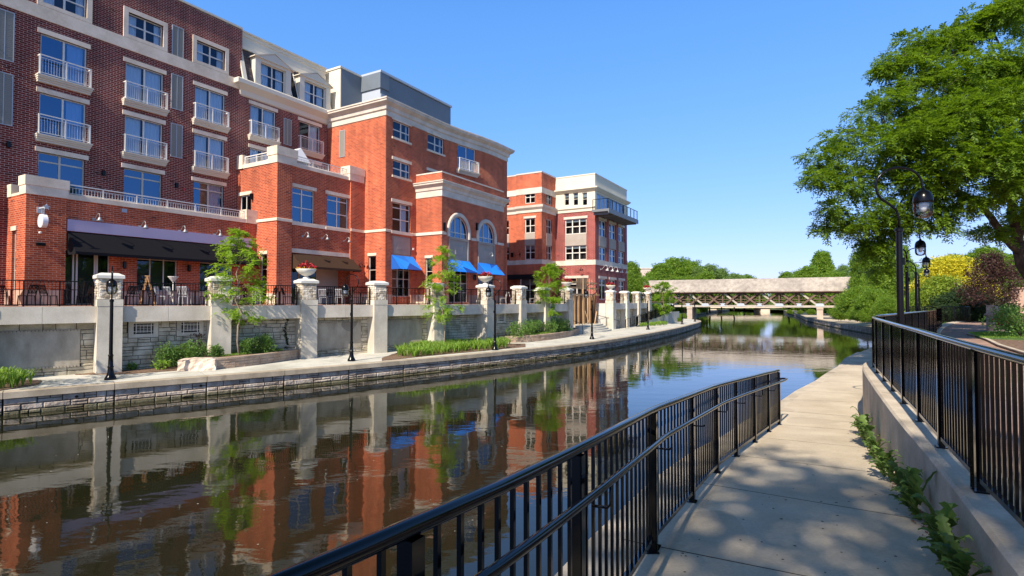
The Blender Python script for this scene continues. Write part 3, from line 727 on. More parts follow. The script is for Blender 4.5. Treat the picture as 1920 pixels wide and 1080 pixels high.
for ci, f, h in wins:
    if f == 5:
        w = window(A, fa, h, 2, rows=(.5,), rev=.14, fr=FRAMEW, curtain=((.02, .30), (.80, .98)), mw=.09)
        m = MB(fa.xf); a0, a1, z0, z1 = h; q = .24
        m.box(a0-q, a1+q, .0, .06, z1, z1+q); m.box(a0-q, a0, 0, .06, z0-.0, z1); m.box(a1, a1+q, 0, .06, z0, z1); m.box(a0-q, a1+q, 0, .06, z0-.2, z0)
        m.build('surround', LIME, A); continue
    cu = {0: ((.02, .3),), 1: ((.6, .95),), 2: ((.03, .46), (.55, .97)), 3: ((.03, .45), (.55, .97)), 4: ((.05, .4), (.6, .97)), 5: ((.6, .95),), -1: ((.1, .4),), -2: ((.5, .9),)}[ci]
    if f == 2:
        w = window(A, fa, h, 2, rows=(.80,), rev=.13, fr=FRAME, glass=GL_BLUE, curtain=None if ci != 3 else ((.55, .97),), vs=[h[0]+(h[1]-h[0])*(.46 if ci == 1 else .5)], mw=.09)
    else: w = window(A, fa, h, 2, rev=.10, fr=FRAMEW, glass=GL_BLUE if ci in (1, 0) else GL_WIN, curtain=cu, mw=.08)
    lintel(A, fa, h, .24, .14)
    if f > 2: balcony(A, fa, h)
# band, cap, louvres
m = MB(fa.xf); m.box(AX0, MS-.02, 0, .065, H+14.1, H+14.76); m.build('stone_band', LIME, A)
m = MB(fa.xf); m.box(AX0, MS-.02, -.4, .07, H+18.2, H+18.32); m.box(AX0, MS-.02, -.3, .0, H+18.1, H+18.2); m.build('parapet_cap', TRIMW, A)
for x0, y0, x1, y1 in ((322.7, 46, 344.3, 108), (321, 137, 343, 203), (320, 230, 342, 293)):
    louvre(A, fa, fa.rect(x0, y0, x1, y1))
louvre(A, fa, (9.75, 10.45+.0, H+11.5, H+13.9)); louvre(A, fa, (9.75, 10.45, H+8.4, H+10.9)); 
louvre(A, fa, (25.5, 26.15, H+11.3, H+13.2), cols=2)
for px, py in ((193, 325), (330, 348), (15, 271)):
    a, z = fa.px(px, py); m = MB(fa.xf); m.box(a-.07, a+.07, 0, .14, z-.14, z+.14); m.build('wall_light', BLACK2, A)
a, z = fa.px(344, 355); m = MB(fa.xf); m.box(a-.06, a+.06, 0, .08, z-.07, z+.07); m.build('fire_bell', plain('red_paint', (.5, .02, .02), .4), A)
# mansard part
zc0, zc1, zt0, zt1 = H+13.75, H+14.75, H+17.15, H+18.35
m = MB(); m.sweep([(MS-.05, TA+.1), (MS-.05, TA), (AX1, TA)], [(0, zc0), (.10, zc0+.05), (.16, zc0+.35), (.34, zc0+.5), (.50, zc0+.62), (.56, zc0+.66), (.56, zc1-.08), (.50, zc1), (0, zc1)]); m.build('cornice', TRIMW, A)
m = MB(fa.xf)
def mq(u0, u1, w0, w1):
    f0, f1 = (w0-zc1)/(zt0-zc1), (w1-zc1)/(zt0-zc1); m.poly([(u0, .30-.72*f0, w0), (u1, .30-.72*f0, w0), (u1, .30-.72*f1, w1), (u0, .30-.72*f1, w1)])
mq(MS, MS+.9, zc1, zt0); mq(MS+3.4, MS+4.5, zc1, zt0); mq(MS+7.0, AX1, zc1, zt0); mq(MS+.9, MS+3.4, zc1+1.8, zt0); mq(MS+4.5, MS+7.0, zc1+1.8, zt0)
if 1: m.poly([(MS, .30, zc1), (MS, -.42, zt0), (MS, -1.2, zt0), (MS, -1.2, zc1)])
m.build('mansard', SLATE, A, recalc=False)
m = MB(fa.xf)
for k, (b, z0, z1) in enumerate(((-.30, zt0-.05, zt0+.25), (-.36, zt0+.25, zt0+.55), (-.42, zt0+.55, zt0+.85), (-.36, zt0+.85, zt1-.1), (-.26, zt1-.1, zt1))): m.box(MS-.05, AX1+.05, -1.5, b+.02, z0, z1)
m.build('fascia', TRIMW, A)
m = MB(fa.xf); m.bar((MS+.02, .32, zc1), (MS+.02, -.36, zt0), .28, .12, up=(0, 1, 0)); m.bar((AX1-.05, .32, zc1), (AX1-.05, -.36, zt0), .22, .12, up=(0, 1, 0)); m.build('corner_board', TRIMW, A)
for (ac) in ((MS+2.15), (MS+5.75)):
    w_ = 1.42; z0 = zc1-.02; ze = z0+1.9; zg = z0+2.5; d = MB(fa.xf); a0, a1 = ac-w_, ac+w_; fb = .36
    jw = .42
    d.box(a0, a0+jw, -1.0, fb, z0, ze); d.box(a1-jw, a1, -1.0, fb, z0, ze); d.box(a0+jw, a1-jw, -1., fb, ze-.18, ze); d.box(a0+jw, a1-jw, -.3, fb-.04, z0, z0+.12)
    for b0_, b1_, e in ((-1.2, fb+.0, 0), (fb+.001, fb+.12, .12)):
        i = [d.p(a0-e, b1_, ze), d.p(a1+e, b1_, ze), d.p(ac, b1_, zg), d.p(a0-e, b0_, ze), d.p(a1+e, b0_, ze), d.p(ac, b0_, zg)]
        for q in ((0, 1, 2), (5, 4, 3), (0, 2, 5, 3), (1, 4, 5, 2), (0, 3, 4, 1)): d.face([i[k] for k in q])
    dm = d.build('dormer', TRIMW, A)
    for sg in (-1, 1):
        g = MB(fa.xf); i = []
        for b_ in (-.9, fb+.18):
            i += [g.p(ac, b_, zg+.03), g.p(ac, b_, zg+.08), g.p(ac+sg*(w_+.15), b_, ze+.02), g.p(ac+sg*(w_+.15), b_, ze-.04)]
        for q in ((0, 1, 2, 3), (7, 6, 5, 4), (0, 4, 5, 1), (1, 5, 6, 2), (2, 6, 7, 3), (3, 7, 4, 0)): g.face([i[k] for k in q])
        g.build('dormer_roof', TRIMW, dm)
    h = (a0+jw, a1-jw, z0+.12, ze-.18); mm = Face('F', TA); w = window(A, mm, h, 2, rows=(.5,), rev=-.14, fr=FRAMEW, curtain=((.03, .4), (.7, .97)), mw=.08)
m = MB(fa.xf); ac = MS+3.95; m.bar((ac-.28, .34, zc1+.05), (ac-.28, -.3, zt0-.35), .06, .05, up=(0, 1, 0)); m.bar((ac+.28, .34, zc1+.05), (ac+.28, -.3, zt0-.35), .06, .05, up=(0, 1, 0)); m.bar((ac, .31, zc1+.05), (ac, -.33, zt0-.35), .5, .03, 1, up=(0, 1, 0)); m.build('roof_vent', [WHITE, BLACK2], A)

# ================================================================== RESTAURANT BLOCK (orange brick)
R = thing('restaurant_building', 'orange brick building with stone belts, awnings and two arched windows in front of the hotel', 'building', (*W(25, 30), ZD), ROT); OFF[R.name] = (25, 30, ZD)
ZB0, ZB1 = H+5.05, H+5.25                                            # belt course
# --- low wing (t = 32)
fw = Face('F', 32.0); sW0 = 10.35; sW1 = 22.07; fws = Face('S', sW0)
zc = H+4.95
def RC(f, *a): return f.rect(*a)
g1 = fw.px(113, 480)[0]; g2 = fw.px(207, 480)[0]; zt = ZD+2.75
g3, g4 = fw.px(257, 487)[0], fw.px(333, 487)[0]; g5, g6 = fw.px(375, 487)[0], fw.px(437, 487)[0]
hW = [(g1, g2, ZD+.02, zt), (g3, g4, ZD+.75, zt), (g5, g6, ZD+.75, zt)]
m = MB(fw.xf); wall(m, sW0+1.55, sW1, ZD-.3, zc, hW, cuts=[14, 18]); wall(m, sW0, sW0+1.55, ZD-.3, zc+.0, b=.12, cuts=[])
m.poly([(sW0+1.55, .12, ZD-.3), (sW0+1.55, 0, ZD-.3), (sW0+1.55, 0, zc), (sW0+1.55, .12, zc)])
m.build('wing_wall', ORBRICK, R, recalc=False)
hn = (-32+.0-0, 0, 0, 0)
a0, z1_ = fws.px(23, 433); a1, _ = fws.px(31, 433); hs = (a0, a1, ZD+.7, z1_)
m = MB(fws.xf); wall(m, -34, -31.88, ZD-.3, zc, [hs]); m.build('wing_side_wall', ORBRICK, R, recalc=False); narrow(R, fws, hs)
m = MB(fw.xf)
for u0, u1 in ((sW0-.02, g1), (g2, sW1)): m = MB(fw.xf); m.box(u0, u1, -.0, .04 if u0 > 11 else .16, ZD-.2, ZD+.72); m.build('plinth', PLINTH, R)
m = MB(fws.xf); m.box(-34, a0, 0, .04, ZD-.2, ZD+.72); m.build('plinth', PLINTH, R); m = MB(fws.xf); m.box(a1, -31.85, 0, .04, ZD-.2, ZD+.72); m.build('plinth', PLINTH, R)
w = window(R, fw, hW[0], 1, rows=(), rev=.12, vs=[g1+(g2-g1)*f for f in (.27, .34, .70, .745)], fr=FRAME, mw=.07); w['label'] = 'glazed entrance door with side lights'
window(R, fw, hW[1], 3, rows=(.86,), rev=.12, fr=FRAME); window(R, fw, hW[2], 2, rows=(.86,), rev=.12, fr=FRAME)
# parapet cap, corner pier, roof rail
m = MB(); m.sweep([(sW0+1.55, 32), (sW1-.4, 32)], [(-.28, zc), (.07, zc), (.07, zc+.24), (.03, zc+.26), (-.28, zc+.26)]); m.build('parapet_cap', LIME, R)
m = MB(fw.xf); m.box(sW0-.04, sW0+1.6, -.55, .17, zc, zc+.42); m.box(sW0-.07, sW0+1.63, -.58, .20, zc+.42, zc+.86); m.box(sW0-.04, sW0+.25, -2.0, -1.5, zc, zc+.6); m.box(sW0-.02, sW0+.2, -1.5, -.55, zc, zc+.12); m.build('corner_pier_cap', LIME, R)
m = MB(fw.xf); m.box(sW1-.75, sW1+.02, -.6, .08, zc, zc+.42); m.box(sW1-.77, sW1+.0, -.62, .10, zc+.42, zc+.86); m.build('corner_pier_cap', LIME, R)
m = MB(fw.xf); railing(m, sW0+1.6, sW1-.78, -.1, zc+.24, zc+.76, step=.13, posts=[sW0+1.6+k*1.56 for k in range(1, 6)], w=.018); m.build('roof_railing', WHITE, R)
m = MB(fw.xf); m.box(sW0+.1, sW1, -2.0, -.3, zc-.6, zc-.5); m.build('roof', GREYP, R)
# sign panel and black awning
s0, s1 = sW0+1.6, sW1-.35
m = MB(fw.xf); m.box(s0, s1, .0, .10, H+3.42, H+3.98); m.build('sign_panel', LILAC, R)
def awning(face, a0, a1, zt, zb, out, mat, ends=True, val=.14, name='awning', frame=None, facets=None):
    m = MB(face.xf); th = .02
    if facets is None:
        n = 6
        for k in range(n):
            u0, u1 = a0+(a1-a0)*k/n, a0+(a1-a0)*(k+1)/n
            m.poly([(u0, .05, zt), (u1, .05, zt), (u1, out, zb), (u0, out, zb)])
        m.poly([(a0, out, zb), (a1, out, zb), (a1, out, zb-val), (a0, out, zb-val)])
    else:
        def P(u, v): return (a0+(a1-a0)*u, .05+(out-.05)*v, zt+(zb-zt)*v)
        for tri, c in facets: m.poly([P(*q) for q in tri], 0, c)
    for a in (a0, a1): m.poly([(a, .02, zt), (a, out, zb), (a, out, zb-(val if facets is None else .0)), (a, .02, zb-(val if facets is None else 0))], 0, .25)
    return m.build(name, mat, R, recalc=False, tint=True)
awning(fw, s0+.02, s1, H+3.40, H+2.38, .95, AWNB)
for x, y in ((176, 411), (262, 425), (336, 433), (402, 440)):
    a, z = fw.px(x, y); gooseneck(R, fw, a, z, s=.95)
for x, y in ((232, 497), (353, 503)):
    a, z = fw.px(x, y); m = MB(fw.xf); m.lathe([(0, z-.2), (.09, z-.16), (.09, z+.16), (0, z+.2)], a, .1, 8); m.build('wall_light', BLACK2, R)
a, z = fw.px(233, 395); m = MB(fw.xf); m.box(a-.12, a+.12, .0, .03, z-.09, z+.09); m.build('wall_vent', GREYL, R)
a, z = fw.px(73, 458); m = MB(fw.xf); m.box(a-.16, a+.16, .12, .28, z-.08, z+.06); m.build('wall_light', BLACK2, R)
a, z = fw.px(72, 436); m = MB(fw.xf); m.lathe([(0, z-.06), (.06, z-.05), (.07, z+.02), (0, z+.05)], a, .2, 10); m.build('camera_dome', WHITE, R)
# hanging round sign
a, z = fw.px(72, 395); o = fw.xf(a, .12, z); pw = W(o[0], o[1])
t = thing('hanging_sign', 'round white sign hanging from a star-tipped bracket on the brick corner pier', 'sign', (pw[0], pw[1], z), ROT); OFF[t.name] = (o[0], o[1], z)
m = MB(fw.xf); m.box(a-.10, a+.10, .12, .15, z-.12, z+.16); m.bar((a, .14, z+.10), (a, .85, z+.10), .06, .06)
st = [((.15 if k % 2 == 0 else .07)*math.cos(k*math.pi/5+.3), (.15 if k % 2 == 0 else .07)*math.sin(k*math.pi/5+.3)) for k in range(10)]
i = [m.p(a+u, .86, z+.1+v) for u, v in st]; j = [m.p(a+u, .90, z+.1+v) for u, v in st]; m.face(i); m.face(j[::-1])
for k in range(10): m.face((i[k], i[(k+1) % 10], j[(k+1) % 10], j[k]))
m.bar((a, .42, z+.08), (a, .42, z-.25), .025, .025); m.bar((a, .62, z+.08), (a, .62, z-.25), .025, .025); m.build('bracket', GREYL, t)
m = MB(lambda q, b, c: fw.xf(a+b, .52+q, c)); rr = .31; n = 24; zz = z-.52
for e0, e1, r_ in ((-.10, .10, rr),):
    i = [m.p(r_*math.cos(2*math.pi*k/n), e0, zz+r_*math.sin(2*math.pi*k/n)) for k in range(n)]; j = [m.p(r_*math.cos(2*math.pi*k/n), e1, zz+r_*math.sin(2*math.pi*k/n)) for k in range(n)]
    m.face(i[::-1]); m.face(j)
    for k in range(n): m.face((i[k], i[(k+1) % n], j[(k+1) % n], j[k]))
dk = m.build('disc', plain('white_sign', (.82, .82, .82), .4), t)
m = MB(lambda q, b, c: fw.xf(a+b, .52+q, c))
for r_ in (.25, .14):
    pts = [(r_*math.cos(2*math.pi*k/24), -.105, zz+r_*math.sin(2*math.pi*k/24)) for k in range(25)]; m.tube(pts, .008, 5)
m.build('disc_lettering', plain('grey_print', (.45, .45, .47), .5), dk)

# --- middle block B (t = 30.1)
fb = Face('F', 30.1); sB0, sB1 = 22.06, 29.5; fbs = Face('S', sB0); zp = H+8.72
hb1 = RC(fb, 544, 349, 590, 415); hb2 = (fb.px(613, 365)[0], fb.px(653, 365)[0], hb1[2], hb1[3])
ar0, ar1 = fb.px(545, 400)[0], fb.px(655, 400)[0]
hd = (ar0, ar1, ZD+.02, H+3.15)
m = MB(fb.xf); wall(m, ar0, ar1, ZD-.3, zp, [hb1, hb2, hd], rev=.16)
wall(m, sB0, ar0, ZD-.3, zp, b=.14); wall(m, ar1, sB1, ZD-.3, zp, b=.14)
for q in (ar0, ar1): m.poly([(q, 0, ZD-.3), (q, .14, ZD-.3), (q, .14, zp), (q, 0, zp)])
# recessed porch side walls and ceiling
m.poly([(ar0, 0, ZD-.3), (ar0, -1.1, ZD-.3), (ar0, -1.1, H+3.15), (ar0, 0, H+3.15)]); m.poly([(ar1, 0, ZD-.3), (ar1, -1.1, ZD-.3), (ar1, -1.1, H+3.15), (ar1, 0, H+3.15)]); m.poly([(ar0, 0, H+3.16), (ar1, 0, H+3.16), (ar1, -1.1, H+3.16), (ar0, -1.1, H+3.16)])
m.build('middle_wall', ORBRICK, R, recalc=False)
a0, z1_ = fbs.px(450, 362); a1 = fbs.px(471, 362)[0]; hs1 = (a0, a1, H+5.3, H+6.95)
a2 = fbs.px(488, 467)[0]; a3 = fbs.px(501, 467)[0]; hs2 = (a2, a3, ZD+.3, H+3.0)
m = MB(fbs.xf); wall(m, -34, -29.96, ZD-.3, zp, [hs1, hs2]); m.build('middle_side_wall', ORBRICK, R, recalc=False)
window(R, fbs, hs1, 2, rev=.1, fr=FRAMEW); lintel(R, fbs, hs1, .22, .1); narrow(R, fbs, hs2)
for h in (hb1, hb2): window(R, fb, h, 2, rows=(.44, .84), rev=.12, fr=FRAMEW, glass=GL_BLUE, mw=.08); lintel(R, fb, h, .24, .14); trim(R, fb, 'sill', h[0]-.12, h[1]+.12, h[2]-.2, h[2], -.1, .09)
# porch glazing
hp = Face('F', 31.2); h = (ar0+.02, ar0+(ar1-ar0)*.62, ZD+.02, H+3.0)
window(R, hp, h, 4, rows=(.88,), rev=.02, fr=FRAME, mw=.06)
m = MB(hp.xf); m.box(h[1], ar1, -.1, 0, ZD, H+3.15); m.build('porch_panel', TAUPE, R)
m = MB(hp.xf); m.box(ar0+.02, ar1, -.08, .0, H+3.0, H+3.15); m.build('porch_header', TAUPE, R)
trim(R, fb, 'band', ar0+.002, ar1-.002, H+3.15, H+3.42, .0, .05)
awning(fb, ar0+.1, ar1+.25, H+3.10, H+2.25, 1.0, AWNN)
for x, y in ((567, 443), (603, 447), (644, 452)):
    a, z = fb.px(x, y); gooseneck(R, fb, a, z, s=.9)
belt = [(0, ZB0), (.06, ZB0+.01), (.06, ZB1-.02), (0, ZB1)]
m = MB(); m.sweep([(sB0, 34), (sB0, 30.1-.14), (ar0, 30.1-.14)], belt); m.build('belt_course', LIME, R)
m = MB(); m.box(ar0, ar1, 30.05, 30.1, ZB0-.1, ZB1-.05); m.build('belt_course', LIME, R)
m = MB(); m.box(ar1+.005, sB1, 30.1-.14-.06, 30.1-.14, ZB0, ZB1); m.build('belt_course', LIME, R)
m = MB(); m.sweep([(ar0+.3, 30.1), (ar1-.1, 30.1)], [(-.3, zp), (.08, zp), (.08, zp+.24), (.04, zp+.27), (-.3, zp+.27)]); m.sweep([(sB0, 34), (sB0, 30.7)], [(-.3, zp), (.06, zp), (.06, zp+.24), (-.3, zp+.24)]); m.build('parapet_cap', LIME, R)
def pier(a0, a1, face, z, b1=.2, dep=1.3):
    m = MB(face.xf); m.box(a0, a1, -dep, b1, z, z+.5); m.box(a0-.04, a1+.04, -dep-.04, b1+.04, z+.5, z+1.05); m.build('corner_pier_cap', LIME, R)
pier(sB0-.05, ar0+.32, fb, zp, .18, .75); pier(ar1-.12, sB1-.1, fb, zp, .17, .7)
m = MB(fbs.xf); m.box(-34, -33.4, -.3, .1, zp, zp+.9); m.build('corner_pier_cap', LIME, R)
m = MB(fb.xf); railing(m, ar0+.35, ar1-.15, -.1, zp+.25, zp+.8, step=.13, posts=[ar0+1.8+k*1.3 for k in range(3)], w=.018); m.build('roof_railing', WHITE, R)
m = MB(fbs.xf); railing(m, -33.4, -30.9, -.1, zp+.22, zp+.8, step=.13, posts=[-32.2], w=.018); m.build('roof_railing', WHITE, R)
m = MB(fb.xf); m.box(sB0+.1, sB1, -3.85, -.3, zp-.6, zp-.5); m.build('roof', GREYP, R)
a, z = fbs.px(474, 369); m = MB(fbs.xf); m.box(a-.08, a+.08, 0, .16, z-.2, z+.2); m.build('wall_light', BLACK2, R)
# folded white shelter on the roof
a, z = fb.px(575, 290); t = thing('patio_canopy', 'white sloping canopy standing on the roof terrace above the brown awning', 'canopy', (*W(a, 31.5), zp+.1), ROT); OFF[t.name] = (a, 31.5, zp+.1)
m = MB(); i = [m.p(*q) for q in ((a-1.1, 31, zp+.75), (a+1.1, 31, zp+.75), (a+1.1, 33, zp+.75), (a-1.1, 33, zp+.75), (a+.5, 31.3, zp+1.75), (a+.5, 32.7, zp+1.75))]
for q in ((0, 1, 4), (1, 2, 5, 4), (2, 3, 5), (3, 0, 4, 5)): m.face([i[k] for k in q])
m.build('cover', plain('white_canvas', (.8, .8, .78), .8), t)
m = MB()
for q in ((a-1.05, 31.05), (a+1.05, 31.05), (a+1.05, 32.95), (a-1.05, 32.95)): m.bar((*q, zp-.5), (*q, zp+.76), .06, .06)
m.build('frame', GREYL, t)

# --- tower C (t = 27.9)
def bul(a):
    f = min(1, max(0, (a-35.5)/7.5)); return .75*f*f*(3-2*f)
fc = Face('F', 27.9, bul); sC0, sC1 = 29.5, 45.35; fcs = Face('S', sC0); zw = H+13.85
def rc(x0, y0, x1, y1): return fc.rect(x0, y0, x1, y1)
hc = {'a': rc(737, 224, 769.5, 256), 'b': rc(802, 249, 832, 279.5), 'c': rc(737, 298.5, 769.5, 328)}
hc['d'] = (rc(855, 270, 882.5, 300)[0], rc(855, 270, 882.5, 300)[1], hc['b'][3]-2.15, hc['b'][3])
hc['e'] = (hc['b'][0], hc['b'][1], hc['c'][2], hc['c'][3])
hc['f'] = rc(736, 378, 770, 432)
hc['p'] = rc(736, 441, 771, 478)
hc['g'] = (hc['f'][0], hc['f'][1], ZD+.55, ZD+2.9)
m = MB(fc.xf); wall(m, sC0, sC1, ZD-.3, zw, list(hc.values()), rev=.12, cuts=[34+k*.75 for k in range(15)]); m.build('tower_wall', ORBRICK, R, recalc=False)
n0, zz1 = fcs.px(691, 480); n1 = fcs.px(705, 480)[0]; hcn = (n0, n1, ZD+.4, zz1)
m = MB(fcs.xf); wall(m, -34, -27.9, ZD-.3, zw, [hcn]); m.build('tower_side_wall', ORBRICK, R, recalc=False); narrow(R, fcs, hcn)
m = MB(); m.poly([(sC1, 27.15, ZD-.3), (sC1, 38, ZD-.3), (sC1, 38, zw), (sC1, 27.15, zw)]); m.build('tower_end_wall', ORBRICK, R, recalc=False)
for k in 'abce': window(R, fc, hc[k], 2, rows=(.48,), rev=.12, fr=FRAMEW, mw=.09, glass=GL_WIN, curtain=((.04, .16), (.86, .97))); lintel(R, fc, hc[k], .22, .12); sill(R, fc, hc[k], .16, .12)
window(R, fc, hc['d'], 2, rev=.1, fr=FRAMEW, glass=GL_BLUE); lintel(R, fc, hc['d'], .22, .12); balcony(R, fc, hc['d'])
window(R, fc, hc['f'], 2, rows=(.42, .82), rev=.13, fr=FRAMEW, mw=.09, curtain=((.55, .9),)); lintel(R, fc, hc['f'], .24, .12); trim(R, fc, 'sill', hc['f'][0]-.15, hc['f'][1]+.15, hc['f'][2]-.22, hc['f'][2], -.1, .09)
window(R, fc, hc['g'], 3, rows=(.28, .56, .84), rev=.12, fr=FRAME, mw=.05)
h = hc['p']; m = MB(fc.xf); m.box(h[0], h[1], -.12, -.06, h[2], h[3]); m.box(h[0]+.12, h[1]-.12, -.06, -.02, h[2]+.12, h[3]-.12); m.box(h[0]+.5, h[1]-.5, -.02, .0, h[2]+.5, h[3]-.5); m.build('spandrel_panel', TAUPE, R)
m = MB(); m.sweep([(sC0, 30.0), (sC0, 27.9), (hc['f'][0]-.16, 27.9)], belt); m.build('belt_course', LIME, R); m = MB(); m.sweep([(hc['f'][1]+.16, 27.9), (32.9, 27.9)], belt); m.build('belt_course', LIME, R)
cprof = [(0, zw-.35), (.06, zw-.33), (.06, zw+.02), (.16, zw+.10), (.20, zw+.34), (.42, zw+.50), (.50, zw+.56), (.50, zw+.66), (.56, zw+.70), (.56, zw+.80), (-.3, zw+.80)]
cp_ = [(sC0, 34.0), (sC0, 27.9)]+[(a, 27.9-bul(a)) for a in (32, 34, 35.5, 36.5, 37.5, 38.5, 39.5, 40.5, 41.5, 42.5, 43, sC1)]+[(sC1, 34)]
m = MB(); m.sweep(cp_, cprof); m.build('cornice', LIMEW, R)
m = MB(); m.box(sC0+.2, sC1-.1, 28.0, 38, zw+.1, zw+.2); m.build('roof', GREYP, R)
louvre(R, fcs, (fcs.px(637, 240)[0], fcs.px(647, 240)[0], H+11.05, H+13.1), cols=1); louvre(R, fcs, (fcs.px(635, 310)[0], fcs.px(647, 310)[0], H+8.4, H+9.85), cols=1)
gooseneck(R, fcs, fcs.px(684, 492)[0], H+2.6, s=.8, mat=BLACK2)
a, z = fc.px(774, 467); m = MB(fc.xf); m.box(a-.06, a+.06, 0, .1, z-.08, z+.08); m.build('wall_light', WHITE, R)
# penthouse boxes
m = MB(); m.box(29.9, 34.2, 33, 38, zw+.1, H+18.2); m.build('penthouse', GREYP, R)
m = MB(); m.box(29.82, 29.9, 33.0, 38, zw+.1, H+18.2); m.build('penthouse_side', TRIMW2, R)
m = MB(); m.box(29.75, 34.25, 32.93, 38.1, H+18.2, H+18.35); m.build('penthouse_cap', TRIMW, R)
s2, s3 = 32.1, 41.4
m = MB(); m.box(s2, s3, 31, 38, zw+.1, H+18.2); m.box(s2-.12, s2+.9, 30.88, 38, H+17.0, H+18.25); m.build('penthouse', GREYP, R)
m = MB(); m.box(s2+.001, s3-.1, 30.9, 30.999, zw+.1, H+16.55); m.build('cladding_panel', mott('light_grey_cladding', (.30, .33, .36), (.35, .38, .41), .5, .5, 0), R)
m = MB(); m.box(s2-.1, s3+.06, 30.86, 38.1, H+18.25, H+18.42); m.build('penthouse_cap', GREYL, R)
m = MB(); m.box(s2-.01, s2+.001, 31, 38, zw+.1, H+17.0); m.build('penthouse_side', GREYL, R)

# --- entrance block E with arches (t = 25.4)
fe = Face('F', 25.4); sE0, sE1 = 32.87, 41.75; fes = Face('S', sE0); zq = H+7.95
ar = []
for cx, r_ in ((35.05, 1.22), (39.05, 1.22)): ar.append((cx, r_))
zs = H+5.42; zb = H+4.95
gh = [(33.75, 36.3, ZD+.1, ZD+2.75), (37.75, 40.3, ZD+.1, ZD+2.75)]
ph = [(33.78, 36.32, H+3.15, H+4.86), (37.8, 40.3, H+3.15, H+4.86)]
m = MB(fe.xf)
wall(m, sE0, sE1, ZD-.3, zb, gh+ph, rev=.14)
cuts = [sE0]+[q for cx, r_ in ar for q in (cx-r_, cx+r_)]+[sE1]
wall(m, sE0, ar[0][0]-1.22, zb, zq); wall(m, ar[0][0]+1.22, ar[1][0]-1.22, zb, zq); wall(m, ar[1][0]+1.22, sE1, zb, zq)
for cx, r_ in ar:
    n = 16; pr0 = (cx-r_, zs)
    for k in range(n):
        t0, t1 = math.pi-math.pi*k/n, math.pi-math.pi*(k+1)/n
        x0, z0, x1, z1 = cx+r_*math.cos(t0), zs+r_*math.sin(t0), cx+r_*math.cos(t1), zs+r_*math.sin(t1)
        m.poly([(x0, 0, z0), (x1, 0, z1), (x1, 0, zq), (x0, 0, zq)]); m.poly([(x0, 0, z0), (x1, 0, z1), (x1, -.14, z1), (x0, -.14, z0)])
m.build('entrance_wall', ORBRICK, R, recalc=False)
e0, zz2 = fes.px(798, 484); e1 = fes.px(811, 484)[0]; hen = (e0, e1, ZD+.4, zz2)
m = MB(fes.xf); wall(m, -27.9, -25.4, ZD-.3, zq, [hen]); m.build('entrance_side_wall', ORBRICK, R, recalc=False); narrow(R, fes, hen)
m = MB(); m.poly([(sE1, 25.4, ZD-.3), (sE1, 27.9, ZD-.3), (sE1, 27.9, zq), (sE1, 25.4, zq)]); m.build('entrance_end_wall', ORBRICK, R, recalc=False)
for cx, r_ in ar:
    # ring
    m = MB(fe.xf); n = 20; secs = [(r_, -.03), (r_, .07), (r_+.09, .12), (r_+.23, .12), (r_+.31, .06), (r_+.33, -.01)]; rings = []
    path = [(cx-1, zb-.0, 0)]
    for k in range(-2, n+3):
        if k < 0: x = -1; zz = zb+(zs-zb)*(k+2)/2; row = [m.p(cx+x*q, b_, zz) for q, b_ in secs]
        elif k > n: x = 1; zz = zs-(zs-zb)*(k-n)/2; row = [m.p(cx+x*q, b_, zz) for q, b_ in secs]
        else: th = math.pi-math.pi*k/n; row = [m.p(cx+q*math.cos(th), b_, zs+q*math.sin(th)) for q, b_ in secs]
        rings.append(row)
    for u, v in zip(rings, rings[1:]):
        for j in range(5): m.face((u[j], u[j+1], v[j+1], v[j]))
    m.build('arch_surround', LIMEW, R)
    m = MB(fe.xf); b0, b1 = -.17, -.10
    for x in (-.4, .4): m.box(cx+x-.025, cx+x+.025, b0, b1, zb, zs+math.sqrt(r_*r_-x*x))
    m.box(cx-r_, cx+r_, b0+.004, b1-.006, zs+.0-.08, zs-.03); m.box(cx-r_, cx+r_, b0, b1, zb, zb+.06)
    pts = [(cx+(r_-.03)*math.cos(math.pi*k/20), -.13, zs+(r_-.03)*math.sin(math.pi*k/20)) for k in range(21)]; pts = [(cx+r_-.03, -.13, zb)]+pts+[(cx-r_+.03, -.13, zb)]
    m.tube(pts, .03, 6); w = m.build('window', FRAMEW, R); w['label'] = 'round-headed window'
    g = MB(fe.xf); g.poly([(cx+r_, -.15, zb)]+[(cx+r_*math.cos(math.pi*k/20), -.15, zs+r_*math.sin(math.pi*k/20)) for k in range(21)]+[(cx-r_, -.15, zb)]); g.build('pane', GL_BLUE, w, recalc=False)
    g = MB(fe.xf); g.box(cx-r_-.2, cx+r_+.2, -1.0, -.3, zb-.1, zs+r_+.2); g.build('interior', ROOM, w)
for h in gh: window(R, fe, h, 3, rows=(.3, .58, .84), rev=.12, fr=FRAME, mw=.05)
for h in ph:
    m = MB(fe.xf); a0, a1, z0, z1 = h; m.box(a0, a1, -.14, -.05, z0, z1)
    for q, b_ in ((.10, -.02), (.0, .03)):
        pass
    m.box(a0-.06, a0+.08, -.05, .04, z0-.02, z1+.06); m.box(a1-.08, a1+.06, -.05, .04, z0-.02, z1+.06); m.box(a0+.08, a1-.08, -.05, .04, z0-.02, z0+.1); m.box(a0+.08, a1-.08, -.05, .04, z1-.08, z1+.06)
    c = ((a0+a1)/2, (z0+z1)/2); i = [m.p(c[0]+u*.62, -.05, c[1]+v*.45) for u, v in ((-1, -1), (1, -1), (1, 1), (-1, 1))]; j = [m.p(c[0]+u*.48, .03, c[1]+v*.31) for u, v in ((-1, -1), (1, -1), (1, 1), (-1, 1))]
    m.face(j)
    for k in range(4): m.face((i[k], i[(k+1) % 4], j[(k+1) % 4], j[k]))
    m.build('spandrel_panel', TAUPE, R)
